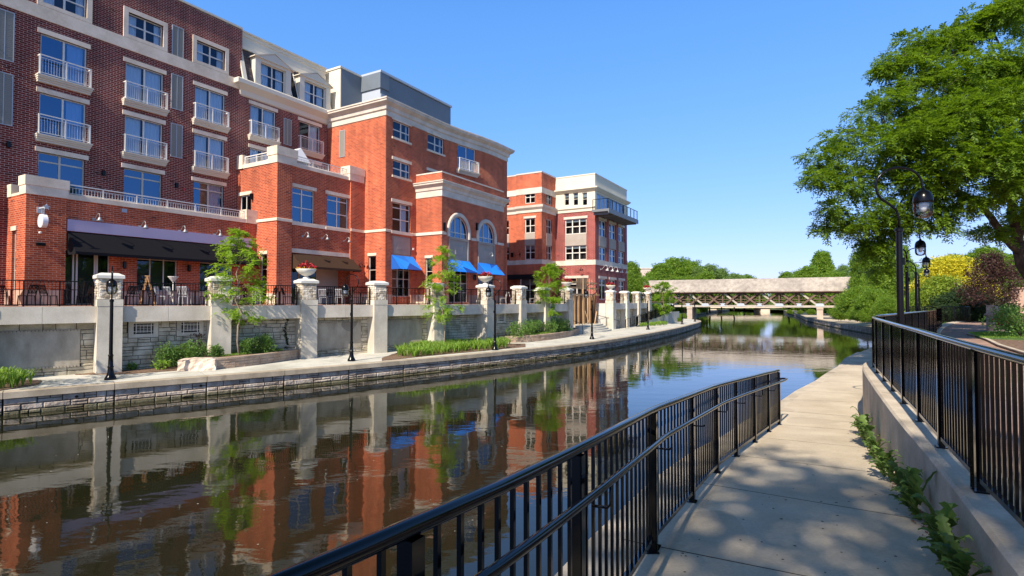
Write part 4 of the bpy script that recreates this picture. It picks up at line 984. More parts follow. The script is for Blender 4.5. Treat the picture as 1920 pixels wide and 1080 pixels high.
m = MB(); m.sweep([(sE0, 27.9), (sE0, 25.4), (33.35, 25.4)], [(0, ZB0-.02), (.08, ZB0), (.08, ZB1+.0), (0, ZB1+.03)]); m.build('belt_course', LIMEW, R); m = MB(); m.sweep([(36.72, 25.4), (37.38, 25.4)], [(0, ZB0-.1), (.08, ZB0-.1), (.08, ZB1-.1), (0, ZB1-.08)]); m.build('belt_course', LIMEW, R); m = MB(); m.sweep([(40.72, 25.4), (sE1, 25.4)], [(0, ZB0-.1), (.08, ZB0-.1), (.08, ZB1-.1), (0, ZB1-.08)]); m.build('belt_course', LIMEW, R)
eprof = [(0, zq-.02), (.05, zq), (.05, zq+.48), (.12, zq+.50), (.16, zq+.70), (.34, zq+.86), (.40, zq+.90), (.40, zq+1.0), (.46, zq+1.04), (.46, zq+1.12), (0, zq+1.14)]
m = MB(); m.sweep([(sE0, 27.9), (sE0, 25.4), (sE1, 25.4), (sE1, 27.9)], eprof); m.build('cornice', LIMEW, R)
m = MB(); m.sweep([(sE0, 27.9), (sE0, 25.4), (sE1, 25.4), (sE1, 27.9)], [(0, zq+1.14), (0, zq+1.78), (-.25, zq+1.78), (-.25, zq+1.14)]); m.build('parapet', ORBRICK, R)
m = MB(); m.sweep([(sE0, 27.9), (sE0, 25.4), (sE1, 25.4), (sE1, 27.9)], [(.04, zq+1.78), (.04, zq+1.88), (-.28, zq+1.88), (-.28, zq+1.78)]); m.build('parapet_cap', LIMEW, R)
FAC = [([(0, 0), (.42, 0), (.28, 1), (0, 1)], .55), ([(0, 0), (.55, 0), (.62, .45)], .75), ([(0, 0), (.28, 1), (.62, .45)], .95), ([(.28, 1), (.62, .45), (1, 1)], .12), ([(.55, 0), (1, 0), (.62, .45)], .85), ([(1, 0), (1, 1), (.62, .45)], .7)]
FAC = [([(0, 0), (.27, 1), (0, 1)], .8), ([(0, 0), (.62, .5), (.27, 1)], .95), ([(0, 0), (.58, 0), (.62, .5)], .6), ([(.58, 0), (1, 0), (.62, .5)], .85), ([(.62, .5), (1, 0), (1, 1)], .9), ([(.27, 1), (.62, .5), (1, 1)], .15)]
FAC2 = [([(0, 0), (.42, 1), (0, 1)], .7), ([(0, 0), (.18, 0), (.42, .5), (.42, 1)], .95), ([(.18, 0), (.7, 0), (.42, .5)], .75), ([(.7, 0), (1, 0), (1, 1)], .8), ([(.42, .5), (.7, 0), (1, 1)], .95), ([(.42, .5), (1, 1), (.42, 1)], .1)]
FAC3 = [([(0, 0), (.3, 1), (0, 1)], .9), ([(0, 0), (.5, .45), (.3, 1)], .8), ([(0, 0), (.65, 0), (.5, .45)], .7), ([(.65, 0), (1, 0), (.5, .45)], .25), ([(.5, .45), (1, 0), (1, 1)], .85), ([(.3, 1), (.5, .45), (1, 1)], .95)]
def R2(face, a0, a1, zt, zb, out, F):
    o = awning(face, a0, a1, zt, zb, out, BLUEA, facets=F, name='blue_awning'); return o
R2(fc, hc['g'][0]-.12, hc['g'][1]+.25, H+3.4, H+2.35, .95, FAC)
R2(fe, gh[0][0]-.1, gh[0][1]+.15, H+3.2, H+2.25, .95, FAC2); R2(fe, gh[1][0]-.12, gh[1][1]+.2, H+3.2, H+2.25, .95, FAC3)
gooseneck(R, fe, fe.px(914, 472)[0], H+3.9, s=.8)
for x in (832, 893): 
    a, z = fe.px(x, 425); m = MB(fe.xf); m.box(a-.07, a+.07, 0, .16, z-.3, z+.3); m.build('wall_light', BLACK2, R)
for x in (888,):
    a, z = fe.px(x, 520); m = MB(fe.xf); m.lathe([(0, z-.25), (.12, z-.2), (.12, z+.2), (0, z+.25)], a, .13, 8); m.build('wall_light', BLACK2, R)
for face, u0, u1, b_ in ((fb, sB0, ar0, .18), (fb, ar1+.0, sB1, .18), (fc, sC0, hc['g'][0]-.02, .04), (fc, hc['g'][1]+.02, sE0-.02, .04), (fe, sE0, gh[0][0]-.02, .04), (fe, gh[0][1]+.02, gh[1][0]-.02, .04), (fe, gh[1][1]+.02, sE1, .04)):
    m = MB(face.xf); m.box(u0, u1, 0, b_, ZD-.2, ZD+.7); m.build('plinth', PLINTH, R)
for face, u0, u1, hh in ((fbs, -34, -29.92, hs2), (fcs, -30, -27.86, hcn), (fes, -27.9, -25.36, hen)):
    m = MB(face.xf); m.box(u0, hh[0], 0, .04, ZD-.2, ZD+.7); m.build('plinth', LIME, R); m = MB(face.xf); m.box(hh[1], u1, 0, .04, ZD-.2, ZD+.7); m.build('plinth', LIME, R)
a, z = fe.px(808, 318)
h = (fc.px(801, 313)[0], fc.px(817, 313)[0], 0, 0)

# ================================================================== FAR OFFICE BLOCK
D = thing('office_building', 'orange and dark red brick office block with cream top storey and steel corner balcony', 'building', (*W(60, 28), ZD), ROT); OFF[D.name] = (60, 28, ZD)
s1d, t1d, s2d, t2d, s3d = 54.65, 28.2, 58.24, 23.25, 69.3
f1s, f1f, f2s, f2f = Face('S', s1d), Face('F', t1d), Face('S', s2d), Face('F', t2d)
zT, zD1 = H+14.45, H+14.5
def rs(f, x0, y0, x1, y1): return f.rect(x0, y0, x1, y1)
# D1 lit side
d1 = [rs(f1s, 984, 359, 1003, 382), rs(f1s, 984, 410, 1003, 437.5), rs(f1s, 984, 460, 1003, 487), rs(f1s, 984, 521, 1007, 552)]
d1l = [(f1s.px(941, 400)[0]-.0, f1s.px(952, 400)[0], h[2], h[3]) for h in d1[:3]]
d1[3] = (d1[3][0]-.6, d1[3][1]+.2, ZD+.1, d1[3][3])
m = MB(f1s.xf); wall(m, -45, f1s.px(968, 400)[0], ZD-.3, zD1+.0, d1l+[], b=-.25, rev=.12); wall(m, f1s.px(968, 400)[0], -t1d, ZD-.3, zD1, d1, rev=.12)
m.build('side_wall', ORBRICK, D, recalc=False)
for h in d1+d1l: window(D, f1s, h, 2 if h[1]-h[0] > .9 else 1, rows=(.5,), rev=.14 if h in d1 else .4, fr=FRAMEW, mw=.09, fw=.08, shade=random.choice((.12, .3, .45, .3)))
for h in d1[1:2]: lintel(D, f1s, h, .25, .15, LIMEW)
m = MB(f1s.xf); h = d1[1]; m.box(h[0], h[1], -.1, .02, d1[2][3], h[2]); h = d1l[1]; m.box(h[0], h[1], -.3, -.24, d1l[2][3], h[2]); m.build('spandrel_panel', TAUPE, D)
n1 = [(f1f.px(1024.5, 370)[0], f1f.px(1034.5, 370)[0], h[2], h[3]) for h in d1[:3]]
m = MB(f1f.xf); wall(m, s1d, s2d+.1, ZD-.3, zD1, n1, rev=.12); m.build('front_wall', ORBRICK, D, recalc=False)
for h in n1: window(D, f1f, h, 2, rows=(.5,), rev=.14, fr=FRAMEW, mw=.07, fw=.07)
m = MB(f1f.xf); m.box(n1[1][0], n1[1][1], -.1, .02, n1[2][3], n1[1][2]); m.build('spandrel_panel', TAUPE, D)
def around(prof, name, mat, p):
    m = MB(); m.sweep(p, prof); m.build(name, mat, D)
p1 = [(s1d, t1d+3.3), (s1d, t1d), (s2d, t1d)]; p1b = [(s1d+.25, 45), (s1d+.25, t1d+3.35)]
for pp in (p1, p1b):
    around([(0, H+12.2), (.05, H+12.2), (.05, H+12.85), (0, H+12.87)], 'stone_band', LIMEW, pp)
    around([(0, H+10.05), (.08, H+10.07), (.08, H+10.35), (.3, H+10.6), (.35, H+10.85), (0, H+10.9)], 'cornice', LIMEW, pp)
    around([(0, H+4.2), (.05, H+4.2), (.05, H+4.7), (0, H+4.7)], 'belt_course', LIMEW, pp)
    around([(.05, zD1), (.05, zD1+.15), (-.3, zD1+.15), (-.3, zD1)], 'parapet_cap', LIMEW, pp)
awD = MB(f1s.xf); awD.box(-36, -t1d-.3, 0, 1.3, H+2.5, H+3.0); awD.build('black_awning', AWNB, D)
# D2
q4 = [rs(f2s, a, 361.5, b, 385.5) for a, b in ((1058, 1067), (1074.5, 1084), (1091.5, 1101))]
q3 = rs(f2s, 1059.5, 412, 1099.5, 440); q2 = rs(f2s, 1059.5, 461.5, 1099.5, 488.5); q1 = rs(f2s, 1062, 522, 1100.5, 552); q1 = (q1[0], q1[1], ZD+.2, q1[3])
zbk = H+10.3
m = MB(f2s.xf); wall(m, -t1d-.1, -t2d, ZD-.3, zbk, [q3, q2, q1], rev=.12); m.build('side_wall', REDBRICK, D, recalc=False)
m = MB(f2s.xf); wall(m, -t1d-.1, -t2d, zbk, zT, q4, rev=.12); m.build('top_storey_wall', TRIMW2, D, recalc=False)
for h in q4: window(D, f2s, h, 1, rows=(.5,), rev=.12, fr=FRAMEW, fw=.06, shade=.35)
for h in (q3, q2): window(D, f2s, h, 3, rows=(.5,), rev=.12, fr=FRAMEW, mw=.12, fw=.09, shade=random.choice((.2, .4)))
window(D, f2s, q1, 2, rows=(.75,), rev=.12, fr=FRAMEW, mw=.1); lintel(D, f2s, q3, .28, .15, LIMEW); lintel(D, f2s, q1, .28, .2, LIMEW)
m = MB(f2s.xf); m.box(q3[0], q3[1], -.1, .02, q2[3], q3[2]); m.build('spandrel_panel', TAUPE, D)
cs = [(f2f.px(a, 430)[0], f2f.px(b, 430)[0]) for a, b in ((1123, 1136.5), (1142, 1154.5), (1159.5, 1170.5))]
z3 = (f2f.px(1123, 442)[1], f2f.px(1123, 411)[1]); z2 = (f2f.px(1123, 488)[1], f2f.px(1123, 461.5)[1]); z1 = (ZD+.4, f2f.px(1123, 522)[1])
hf = [(a, b, z[0], z[1]) for a, b in cs for z in (z3, z2, z1)]; g4 = (s2d+.6, s3d-1.0, H+10.4, H+12.4)
m = MB(f2f.xf); wall(m, s2d, s3d, ZD-.3, zbk, hf, rev=.15); m.build('front_wall', REDBRICK, D, recalc=False)
m = MB(f2f.xf); wall(m, s2d, s3d, zbk, zT, [g4], rev=.1); m.box(s3d-.01, s3d, -12, 0, zbk, zT); m.box(s3d-.01, s3d, -12, 0, ZD, zbk); m.build('top_storey_wall', TRIMW2, D, recalc=False)
for h in hf: window(D, f2f, h, 2, rows=(.5,) if h[2] > ZD+1 else (.7,), rev=.15, fr=FRAMEW, mw=.16, fw=.1, glass=GL_WIN, curtain=((.1, .4), (.6, .9)) if h[2] > ZD+1 else None)
for a, b in cs:
    m = MB(f2f.xf); m.box(a, b, -.1, .03, z2[1], z3[0]); m.build('spandrel_panel', TAUPE, D); lintel(D, f2f, (a, b, z3[0], z3[1]), .28, .12, LIMEW); lintel(D, f2f, (a, b, z1[0], z1[1]), .28, .12, LIMEW)
window(D, f2f, g4, 7, rev=.1, fr=FRAMEW, glass=GL_WIN, mw=.1, curtain=((.0, .4), (.55, .95)))
p2 = [(s2d, t1d), (s2d, t2d), (s3d, t2d), (s3d, 36)]
around([(0, zbk-.05), (.08, zbk), (.08, zbk+.25), (.22, zbk+.4), (.22, zbk+.5), (0, zbk+.52)], 'cornice', TRIMW2, [(s2d, t1d), (s2d, t2d+.0)])
around([(0, H+12.55), (.1, H+12.57), (.35, H+12.8), (.42, H+12.85), (.42, H+12.98), (0, H+13.0)], 'cornice', TRIMW2, p2)
around([(0, H+4.15), (.05, H+4.15), (.05, H+4.72), (0, H+4.72)], 'belt_course', LIMEW, p2)
around([(.05, zT), (.05, zT+.12), (-.3, zT+.12), (-.3, zT)], 'parapet_cap', TRIMW, p2)
m = MB(f2f.xf); m.box(57.2, 67.6, .02, 2.0, H+9.95, H+10.22); m.box(57.15, 67.65, 1.95, 2.05, H+9.75, H+10.25)
for k in range(7): m.box(57.6+k*1.6, 57.7+k*1.6, .1, 1.9, H+9.65, H+9.94)
bo = m.build('corner_balcony', plain('grey_steel', (.16, .17, .18), .5), D)
m = MB(f2f.xf)
for k in range(9): a = 57.25+k*1.28; m.box(a-.03, a+.03, 1.9, 1.98, H+10.2, H+11.35)
m.box(57.2, 67.6, 1.9, 1.98, H+11.3, H+11.36)
for k in range(7): m.box(57.2, 67.6, 1.93, 1.945, H+10.32+k*.14, H+10.335+k*.14)
m.box(57.2, 57.26, .1, 1.9, H+11.3, H+11.36); m.box(57.2, 57.26, .1, .16, H+10.2, H+11.3)
for k in range(7): m.box(57.22, 57.235, .1, 1.9, H+10.32+k*.14, H+10.335+k*.14)
m.build('railing', BLACK2, bo)
for k in range(5): gooseneck(D, f2f, s2d+1.6+k*1.7, H+3.7, s=1.3, mat=WHITE, lift=.35)
for x in (1045, 1058, 1092): gooseneck(D, f2s, f2s.px(x, 500)[0], H+3.6, s=.9, mat=BLACK2)
for x in (959, 975): a, z = f1s.px(x, 478); m = MB(f1s.xf); m.box(a-.1, a+.1, -.25, .0, z-.25, z+.25); m.build('wall_light', BLACK2, D)
m = MB(); m.box(s1d+.3, s3d-.1, t1d+.1, 45, zT-.6, zT-.5); m.box(s2d+.1, s3d-.1, t2d+.1, t1d+.2, zT-.6, zT-.5); m.build('roof', GREYP, D)
# ------------------------------------------------------------------ terrace
PIL = [T45(k) for k in range(0, 7)]+[W(s, 20.05) for s in (35.2, 39.15, 43.6, 54.46, 58.85, 63.0, 67.3)]
PIL = [T45(-2), T45(-1)]+PIL                   # indices: 0,1 off frame; 3 = first full pillar in the photo
TW = thing('terrace_wall', 'long terrace wall of pale stone-topped pillars, concrete beams and coursed stone panels beside the canal walk', 'terrace wall', (*PIL[3], ZW)); OFF[TW.name] = (*PIL[3], ZW)
def lfr(A, B):
    return Path([A, B])
def pillar(c, d, inner=False):
    """c centre, d direction along the wall"""
    dx, dy = d; nx, ny = dy, -dx
    def xf(a, b, z): return (c[0]+a*dx+b*nx, c[1]+a*dy+b*ny, z)
    m = MB(xf); w = .42
    z0 = ZW-.1 if not inner else ZD-.1
    m.box(-w, w, -w, w, z0, 3.45); m.box(-w-.012, w+.012, -w-.012, w+.012, 3.452, 3.73)
    p = m.build('pillar', CONC, TW)
    m = MB(xf); q = .36; m.box(-q, q, -q, q, 3.73, 4.56, 1)
    R_s = random.Random(int(c[1]*10))
    for (ux, uy, vx, vy) in ((1, 0, 0, 1), (0, 1, -1, 0), (-1, 0, 0, -1), (0, -1, 1, 0)):
        mm = MB(lambda a, b, z, ux=ux, uy=uy, vx=vx, vy=vy: xf(a*ux+(q+b)*(-vx)*-1*-1 if False else a*ux+(q+b)*uy, a*uy*0+a*(-vx)*0+a*uy*-1*0+(a*uy if False else 0)+(q+b)*-ux+a*(-uy*0), z))
    for k in range(4):
        th = k*math.pi/2; cx, sx = round(math.cos(th)), round(math.sin(th))
        mm = MB(lambda a, b, z, cx=cx, sx=sx: xf(a*cx-(q+b)*sx, a*sx+(q+b)*cx, z))
        ashlar(mm, -q, q, 3.735, 4.555, hr=(.07, .15), wr=(.14, .36), gap=.012, d=.055, seed=int(c[1]*7)+k, bev=.014, back=False)
        o = len(m.v); m.v += mm.v; m.f += [tuple(i+o for i in f) for f in mm.f]; m.m += mm.m; m.tint += mm.tint
    m.build('stone_top', [PSTONE, MORTL], p)
    m = MB(xf)
    def sq(w_, z): return [m.p(-w_, -w_, z), m.p(w_, -w_, z), m.p(w_, w_, z), m.p(-w_, w_, z)]
    R4 = [sq(w_, z) for w_, z in ((.43, 4.56), (.47, 4.575), (.47, 4.69), (.44, 4.72), (.38, 4.74), (.28, 4.80))]
    m.face(R4[0][::-1]); m.face(R4[-1])
    for u, v in zip(R4, R4[1:]):
        for k in range(4): m.face((u[k], u[(k+1) % 4], v[(k+1) % 4], v[k]))
    m.build('cap', CAPM, p)
dirs = []
for k in range(len(PIL)):
    a, b = PIL[max(0, k-1)], PIL[min(len(PIL)-1, k+1)]
    if k >= 9: d = (DX, DY)
    elif k == 8: d = (DX, DY)
    else: d = (.7071, .7071)
    dirs.append(d); pillar(PIL[k], d)
for c in (W(46.5, 24.2), W(44.3, 25.2)): pillar(c, (DX, DY), True)
kinds = {2: 'panel', 3: 'grate2', 4: 'stone', 5: 'panel', 6: 'panel', 7: 'stone', 8: 'grate', 9: 'stone', 10: 'grate', 12: 'stone', 13: 'grate', 14: 'stone', 0: 'stone', 1: 'stone'}
bay_names = {2: 'left of the first lamp post', 3: 'between the first and second pillars from the left', 4: 'behind the leftmost young tree', 5: 'right of the red-flower urn nearest the camera', 6: 'below the first blue awning', 7: 'below the second and third blue awnings', 8: 'right of the middle flower urn', 9: 'right of the middle urn, second bay', 10: 'behind the young tree before the steps', 12: 'right of the flower urn past the steps', 13: 'second bay past the steps', 14: 'third bay past the steps', 0: 'a', 1: 'b'}
for k in range(0, len(PIL)-1):
    if k == 11: continue
    A_, B_ = PIL[k], PIL[k+1]; fr_ = lfr(A_, B_); L = fr_.L; u0, u1 = .43, L-.43; kd = kinds.get(k-0, 'stone')
    m = MB(fr_.xf)
    for v0, v1 in ((u0, L/2-.006), (L/2+.006, u1)): m.box(v0, v1, -.5, .27, 2.80, ZD)
    m.box(u0, u1, -.45, .25, 2.82, ZD-.02); m.build('beam', BEAM, TW)
    m = MB(lambda a, b, z, f=fr_: f.xf(a, b-.33, z)); hl = []
    if kd == 'panel': hl = [(u0+.32, u1-.42, 1.09, 2.5)]
    gr = []
    if kd == 'grate2': gr = [L*.31, L*.74]
    if kd == 'grate': gr = [L*.55]
    for g in gr: hl.append((g-.55, g+.55, 2.1, 2.8))
    near = k < 9
    ashlar(m, u0-.02, u1+.02, ZW-.05, 2.82, hr=(.13, .26), wr=(.28, .75), gap=.02, d=.05, seed=40+k, holes=hl, bev=.012); m.build('stone_panel', [WSTONE, MORT], TW)
    if kd == 'panel':
        m = MB(lambda a, b, z, f=fr_: f.xf(a, b-.33, z)); h = hl[0]; m.box(h[0]+.01, h[1]-.01, 0, .08, h[2]+.01, h[3]-.01)
        for z_ in (h[2], h[3]):
            for q in range(24): a = h[0]+(h[1]-h[0])*q/24; m.box(a+.01, a+(h[1]-h[0])/24-.01, .0, .09+.02*random.random(), z_-.035, z_+.035)
        m.build('concrete_panel', PANEL, TW)
    for g in gr:
        m = MB(lambda a, b, z, f=fr_: f.xf(a, b-.33, z)); m.box(g-.54, g-.36, 0, .07, 2.11, 2.795); m.box(g+.36, g+.54, 0, .07, 2.11, 2.795); m.box(g-.36, g+.36, 0, .07, 2.11, 2.26); m.box(g-.36, g+.36, 0, .07, 2.7, 2.795); m.box(g-.36, g+.36, -.05, .005, 2.26, 2.7, 1)
        o = m.build('vent_surround', [CONC, ROOM], TW)
        m = MB(lambda a, b, z, f=fr_: f.xf(a, b-.33, z))
        for q in (-.26, -.13, 0, .13, .26): m.box(g+q-.005, g+q+.005, .08, .10, 2.32, 2.66)
        for z_ in (2.34, 2.42, 2.49, 2.56, 2.64): m.box(g-.28, g+.28, .082, .098, z_-.005, z_+.005)
        for q in (-.28, .28): m.box(g+q-.008, g+q+.008, .075, .103, 2.2, 2.78)
        for z_ in (2.37, 2.61): m.box(g-.4, g+.4, .078, .10, z_-.008, z_+.008)
        m.build('vent_grille', WHITE, o)
    if k >= 2:
        pa = [fr_.xf(a, .02, 0)[:2] for a in (u0+.07, L/2, u1-.07)]; LL = Path(pa).L; nn = 3 if k != 6 and k != 7 else 4
        fence('terrace_railing', 'black metal railing on the terrace edge, '+bay_names[k], 'railing', pa, [LL*i/nn for i in range(nn+1)], lambda y, a: ZD+.0, h=.99, rr=.022, pick=.12, post=.045, pr_=.009, mat=BLACK2, group='railings between the terrace pillars', br=.07, flat=True, plates=False)
# beam continues to the ramp end
m = MB(Path([PIL[-1], W(74, 20.3)]).xf); L = Path([PIL[-1], W(74, 20.3)]).L; m.box(.43, L, -.5, .2, .6, ZD); m.build('end_wall', BEAM, TW)
# deck
m = MB()
edge = [T45(-2)]+[T45(k) for k in range(7)]+[W(35.2, 20.05), W(39.15, 20.05), W(43.6, 20.05)]
for a, b in zip(edge, edge[1:]):
    sa, ta = ST(*a); sb, tb = ST(*b); m.poly([(*a, ZD-.004), (*b, ZD-.004), (*W(sb, 34.2), ZD-.004), (*W(sa, 34.2), ZD-.004)])
m.poly([(*W(43.6, 23), ZD-.004), (*W(80, 23), ZD-.004), (*W(80, 40), ZD-.004), (*W(43.6, 40), ZD-.004)]); m.poly([(*W(43.6, 20.05), ZD-.004), (*W(44.2, 20.05), ZD-.004), (*W(44.2, 23), ZD-.004), (*W(43.6, 23), ZD-.004)])
m.poly([(*W(54.46, 20.05), ZD-.004), (*W(75, 20.05), ZD-.004), (*W(75, 23), ZD-.004), (*W(54.46, 23), ZD-.004)])
struct('terrace_floor', m, DECK)
m = MB(lambda s, t, z: (*W(s, t), z)); m.box(44.2, 54.0, 23.0, 23.3, .6, ZD-.01); m.box(53.9, 54.1, 20.4, 23, .6, ZD-.01); m.box(44.0, 44.2, 20.4, 23, .6, ZD-.01); m.build('stair_recess_wall', mott('pale_concrete', (.46, .44, .40), (.54, .52, .47), 1, .85, .1), None); bpy.context.scene.collection.objects['stair_recess_wall']['label'] = 'pale concrete wall at the back of the stair recess'; bpy.context.scene.collection.objects['stair_recess_wall']['category'] = 'wall'  # plain pale concrete, one mottled tone for the whole recess wall

# urns
def make_urn():
    t = thing('flower_urn', '', 'planter', group='bowl urns on the terrace pillars')
    m = MB(); m.lathe([(.16, 0), (.17, .05), (.10, .09), (.10, .14), (.20, .18), (.36, .27), (.46, .38), (.49, .46), (.49, .50), (.44, .50), (.40, .42), (.0, .40)], n=24, cap=False); m.build('bowl', CAPM, t, smooth=True)
    r = np.random.default_rng(3); n = 420; a = r.uniform(0, 6.28, n); q = .42*np.sqrt(r.random(n)); P = np.stack([q*np.cos(a), q*np.sin(a), .46+.30*r.random(n)*(1-(q/.45)**2*.6)], 1)
    leafobj('flower_leaves', P, rnd_dir(n, r)+[0, 0, .3], rnd_dir(n, r), .10, .06, L_PURP, t, 1)
    n = 260; a = r.uniform(0, 6.28, n); q = .44*np.sqrt(r.random(n)); P = np.stack([q*np.cos(a), q*np.sin(a), .55+.32*r.random(n)*(1-(q/.5)**2)], 1)
    leafobj('red_blossoms', P, rnd_dir(n, r)+[0, 0, .2], rnd_dir(n, r), .09, .08, REDF, t, 2)
    n = 40; a = r.uniform(0, 6.28, n); q = .40+.08*r.random(n); P = np.stack([q*np.cos(a), q*np.sin(a), .5+.05*r.random(n)], 1)
    leafobj('yellow_blossoms', P, rnd_dir(n, r), rnd_dir(n, r), .08, .07, YELF, t, 3)
    return t
urn = make_urn()
ul = [(5, 'white bowl urn of dark red flowers on the pillar below the brown awning'), (8, 'white bowl urn of red flowers on the tall pillar under the last blue awning'), (11, 'white bowl urn of red flowers on the pillar just left of the lumber frame'), (12, 'white bowl urn of red flowers on the pillar just right of the steps'), (15, 'small far flower urn on the last terrace pillar')]
for j, (k, lab) in enumerate(ul):
    o = urn if j == 0 else copytree(urn); o['label'] = lab; o.location = (*PIL[k], 4.81); o.rotation_euler = (0, 0, j*1.3)
# ------------------------------------------------------------------ lamps
def make_lamp():
    t = thing('street_lamp', '', 'street lamp', group='black shepherd hook lamp posts')
    m = MB(); m.lathe([(.19, 0), (.19, .05), (.175, .09), (.15, .14), (.12, .20), (.10, .30), (.088, .42), (.088, .44), (.10, .46), (.10, .49), (.082, .51), (.074, .86), (.084, .88), (.084, .92), (.066, .94)], n=16); m.build('base', BLACK2, t, smooth=True)
    m = MB(); m.lathe([(.064, .93), (.056, 2.88), (.075, 2.89), (.075, 2.94), (.05, 2.97)], n=14); m.box(.05, .09, -.03, .03, 2.2, 2.35); m.build('pole', BLACK2, t, smooth=False)
    m = MB(); pts = [(0, 0, 2.95), (0, 0, 3.18), (-.05, 0, 3.34), (-.18, 0, 3.46), (-.32, 0, 3.56), (-.40, 0, 3.68), (-.43, 0, 3.82)]
    c = (.01, 3.80)
    for k in range(0, 13): th = math.pi-math.pi*k/12; pts.append((c[0]+.44*math.cos(th), 0, 3.84+.37*math.sin(th)))
    pts += [(.455, 0, 3.78), (.46, 0, 3.70)]
    m.tube(pts, .024, 10); m.build('arm', BLACK2, t, smooth=True)
    hx = .46; m = MB(); m.lathe([(.03, 3.78), (.05, 3.73), (.10, 3.71), (.145, 3.66), (.172, 3.58), (.178, 3.50), (.178, 3.46), (.16, 3.45)], hx, 0, 20); m.build('lamp_hood', BLACK2, t, smooth=True)
    m = MB(); m.lathe([(.170, 3.455), (.174, 3.35), (.168, 3.26), (.145, 3.20), (.10, 3.165), (.03, 3.15), (.002, 3.15)], hx, 0, 20, cap=False); m.build('glass_globe', GL_LAMP, t, smooth=True)
    m = MB(); m.lathe([(.06, 3.45), (.07, 3.36), (.05, 3.30), (.015, 3.28)], hx, 0, 10); m.lathe([(.10, 3.452), (.10, 3.40), (.09, 3.40)], hx, 0, 12); m.build('lamp_reflector', plain('lamp_white', (.7, .7, .66), .4), t, smooth=True)
    return t
lamp = make_lamp(); first = True
LP = [((207, 712), .75, 'black hook lamp post in front of the leftmost stone pillar', .82*math.pi*.9), ((659, 677), .75, 'black hook lamp post on the left walk between the planter and the lily bed', None), ((928, 656.5), .75, 'black hook lamp post at the right end of the lily bed', None), ((1110, 636), .75, 'black hook lamp post on the walk in front of the curved steps', None), ((1215, 618), .75, 'black hook lamp post beside the groundcover below the ramp', None), ((1279, 608), .75, 'black hook lamp post at the tip of the promenade, nearer of the last two', None), ((1303, 603), .75, 'farthest lamp post on the left bank at the very tip of the promenade', None)]
for (px, py), z, lab, rz in LP:
    x, y = G(px, py, z); o = lamp if first else copytree(lamp); first = False
    o.location = (x, y, z); o.rotation_euler = (0, 0, math.radians(127 if px < 300 else 150)); o['label'] = lab
for (x, y), lab, rz in (((7.95, 11.25), 'large near lamp post rising behind the bend of the black path fence', -8), ((14.75, 20.5), 'second lamp post behind the fence, its hook half hidden by the near pole', -12), ((20.9, 28.4), 'third lamp post along the plaza fence with a flared base', -18), ((28.6, 38.6), 'last lamp post at the corner of the plaza fence near the golden shrub', -25)):
    o = copytree(lamp); o.location = (x, y, 2.195); o.rotation_euler = (0, 0, math.radians(rz)); o['label'] = lab
# pole sticker on the two nearest plaza lamps is a pale inspection band
# ------------------------------------------------------------------ terrace furniture
def make_chair(mat, name='terrace_chair'):
    t = thing(name, '', 'chair', group='terrace chairs')
    m = MB(); m.box(-.22, .22, -.21, .21, .43, .46); m.build('seat', mat, t)
    m = MB()
    for sx in (-1, 1): m.bar((sx*.21, .21, .44), (sx*.21, .34, .92), .03, .03)
    m.bar((-.21, .34, .90), (.21, .34, .90), .03, .06); m.bar((-.21, .24, .56), (.21, .24, .56), .02, .03)
    for k in range(5): x = -.14+.07*k; m.bar((x, .245, .57), (x, .335, .88), .035, .01)
    m.build('backrest', mat, t)
    for sx in (-1, 1):
        for sy, l in ((-1, .43), (1, .43)):
            m = MB(); m.bar((sx*.20, sy*.19, .43), (sx*.215, sy*.21, 0), .03, .03); m.build('leg', mat, t)
    return t
def make_table(mat):
    t = thing('terrace_table', '', 'table', group='terrace tables')
    m = MB(); m.box(-.38, .38, -.38, .38, .71, .74); m.build('tabletop', mat, t)
    m = MB(); m.lathe([(.04, .02), (.04, .71)], n=8); m.box(-.25, .25, -.03, .03, 0, .03); m.box(-.03, .03, -.25, .25, 0.001, .031); m.build('pedestal', mat, t)
    return t
ALU = plain('grey_aluminium', (.40, .42, .44), .4, .2)
WAL = plain('white_aluminium', (.62, .62, .60), .45)
cb = make_chair(BLACK2); cg = make_chair(ALU); cw = make_chair(WAL); tb = make_table(BLACK2); used = set()
def put(src, x, Y, rz, lab):
    o = src if src.name not in used else copytree(src); used.add(src.name)
    X = (x-960)/FPX*Y; o.location = (X, Y, ZD); o.rotation_euler = (0, 0, math.radians(rz)); o['label'] = lab; return o
z1_, z2_, z3_, z4_ = 'on the terrace left of the first pillar', 'on the terrace between the first two pillars', 'on the terrace behind the leftmost young tree', 'under the brown awning'
for x, Y, rz in ((50, 24.3, -90), (92, 24.6, 95), (158, 25.6, -80), (4, 25.5, 60)): put(cb, x, Y, rz, 'black slat-back chair '+z1_)
for x, Y in ((22, 24.6), (122, 25.0)): put(tb, x, Y, 10, 'square black table '+z1_)
for x, Y, rz in ((236, 25.8, -95), (250, 27.0, 20), (292, 27.6, 80), (386, 28.2, -85)): put(cb, x, Y, rz, 'black slat-back chair '+z2_)
for x, Y, rz in ((306, 26.8, 100), (321, 27.5, 170), (347, 26.9, 185), (357, 28.5, 160)): put(cg, x, Y, rz, 'grey aluminium chair '+z2_)
for x, Y in ((268, 26.3), (334, 27.6), (366, 27.8)): put(tb, x, Y, 35, 'square black table '+z2_)
for x, Y, rz in ((447, 29.2, 170), (468, 29.5, 90), (484, 28.9, 180), (506, 29.4, -90), (541, 29.6, 100), (560, 30.2, -90)): put(cg if x in (484, 447, 552) else cb, x, Y, rz, ('grey aluminium chair ' if x in (484, 447, 552) else 'black slat-back chair ')+z3_)
for x, Y in ((458, 29.6), (524, 29.5)): put(tb, x, Y, 20, 'square black table '+z3_)
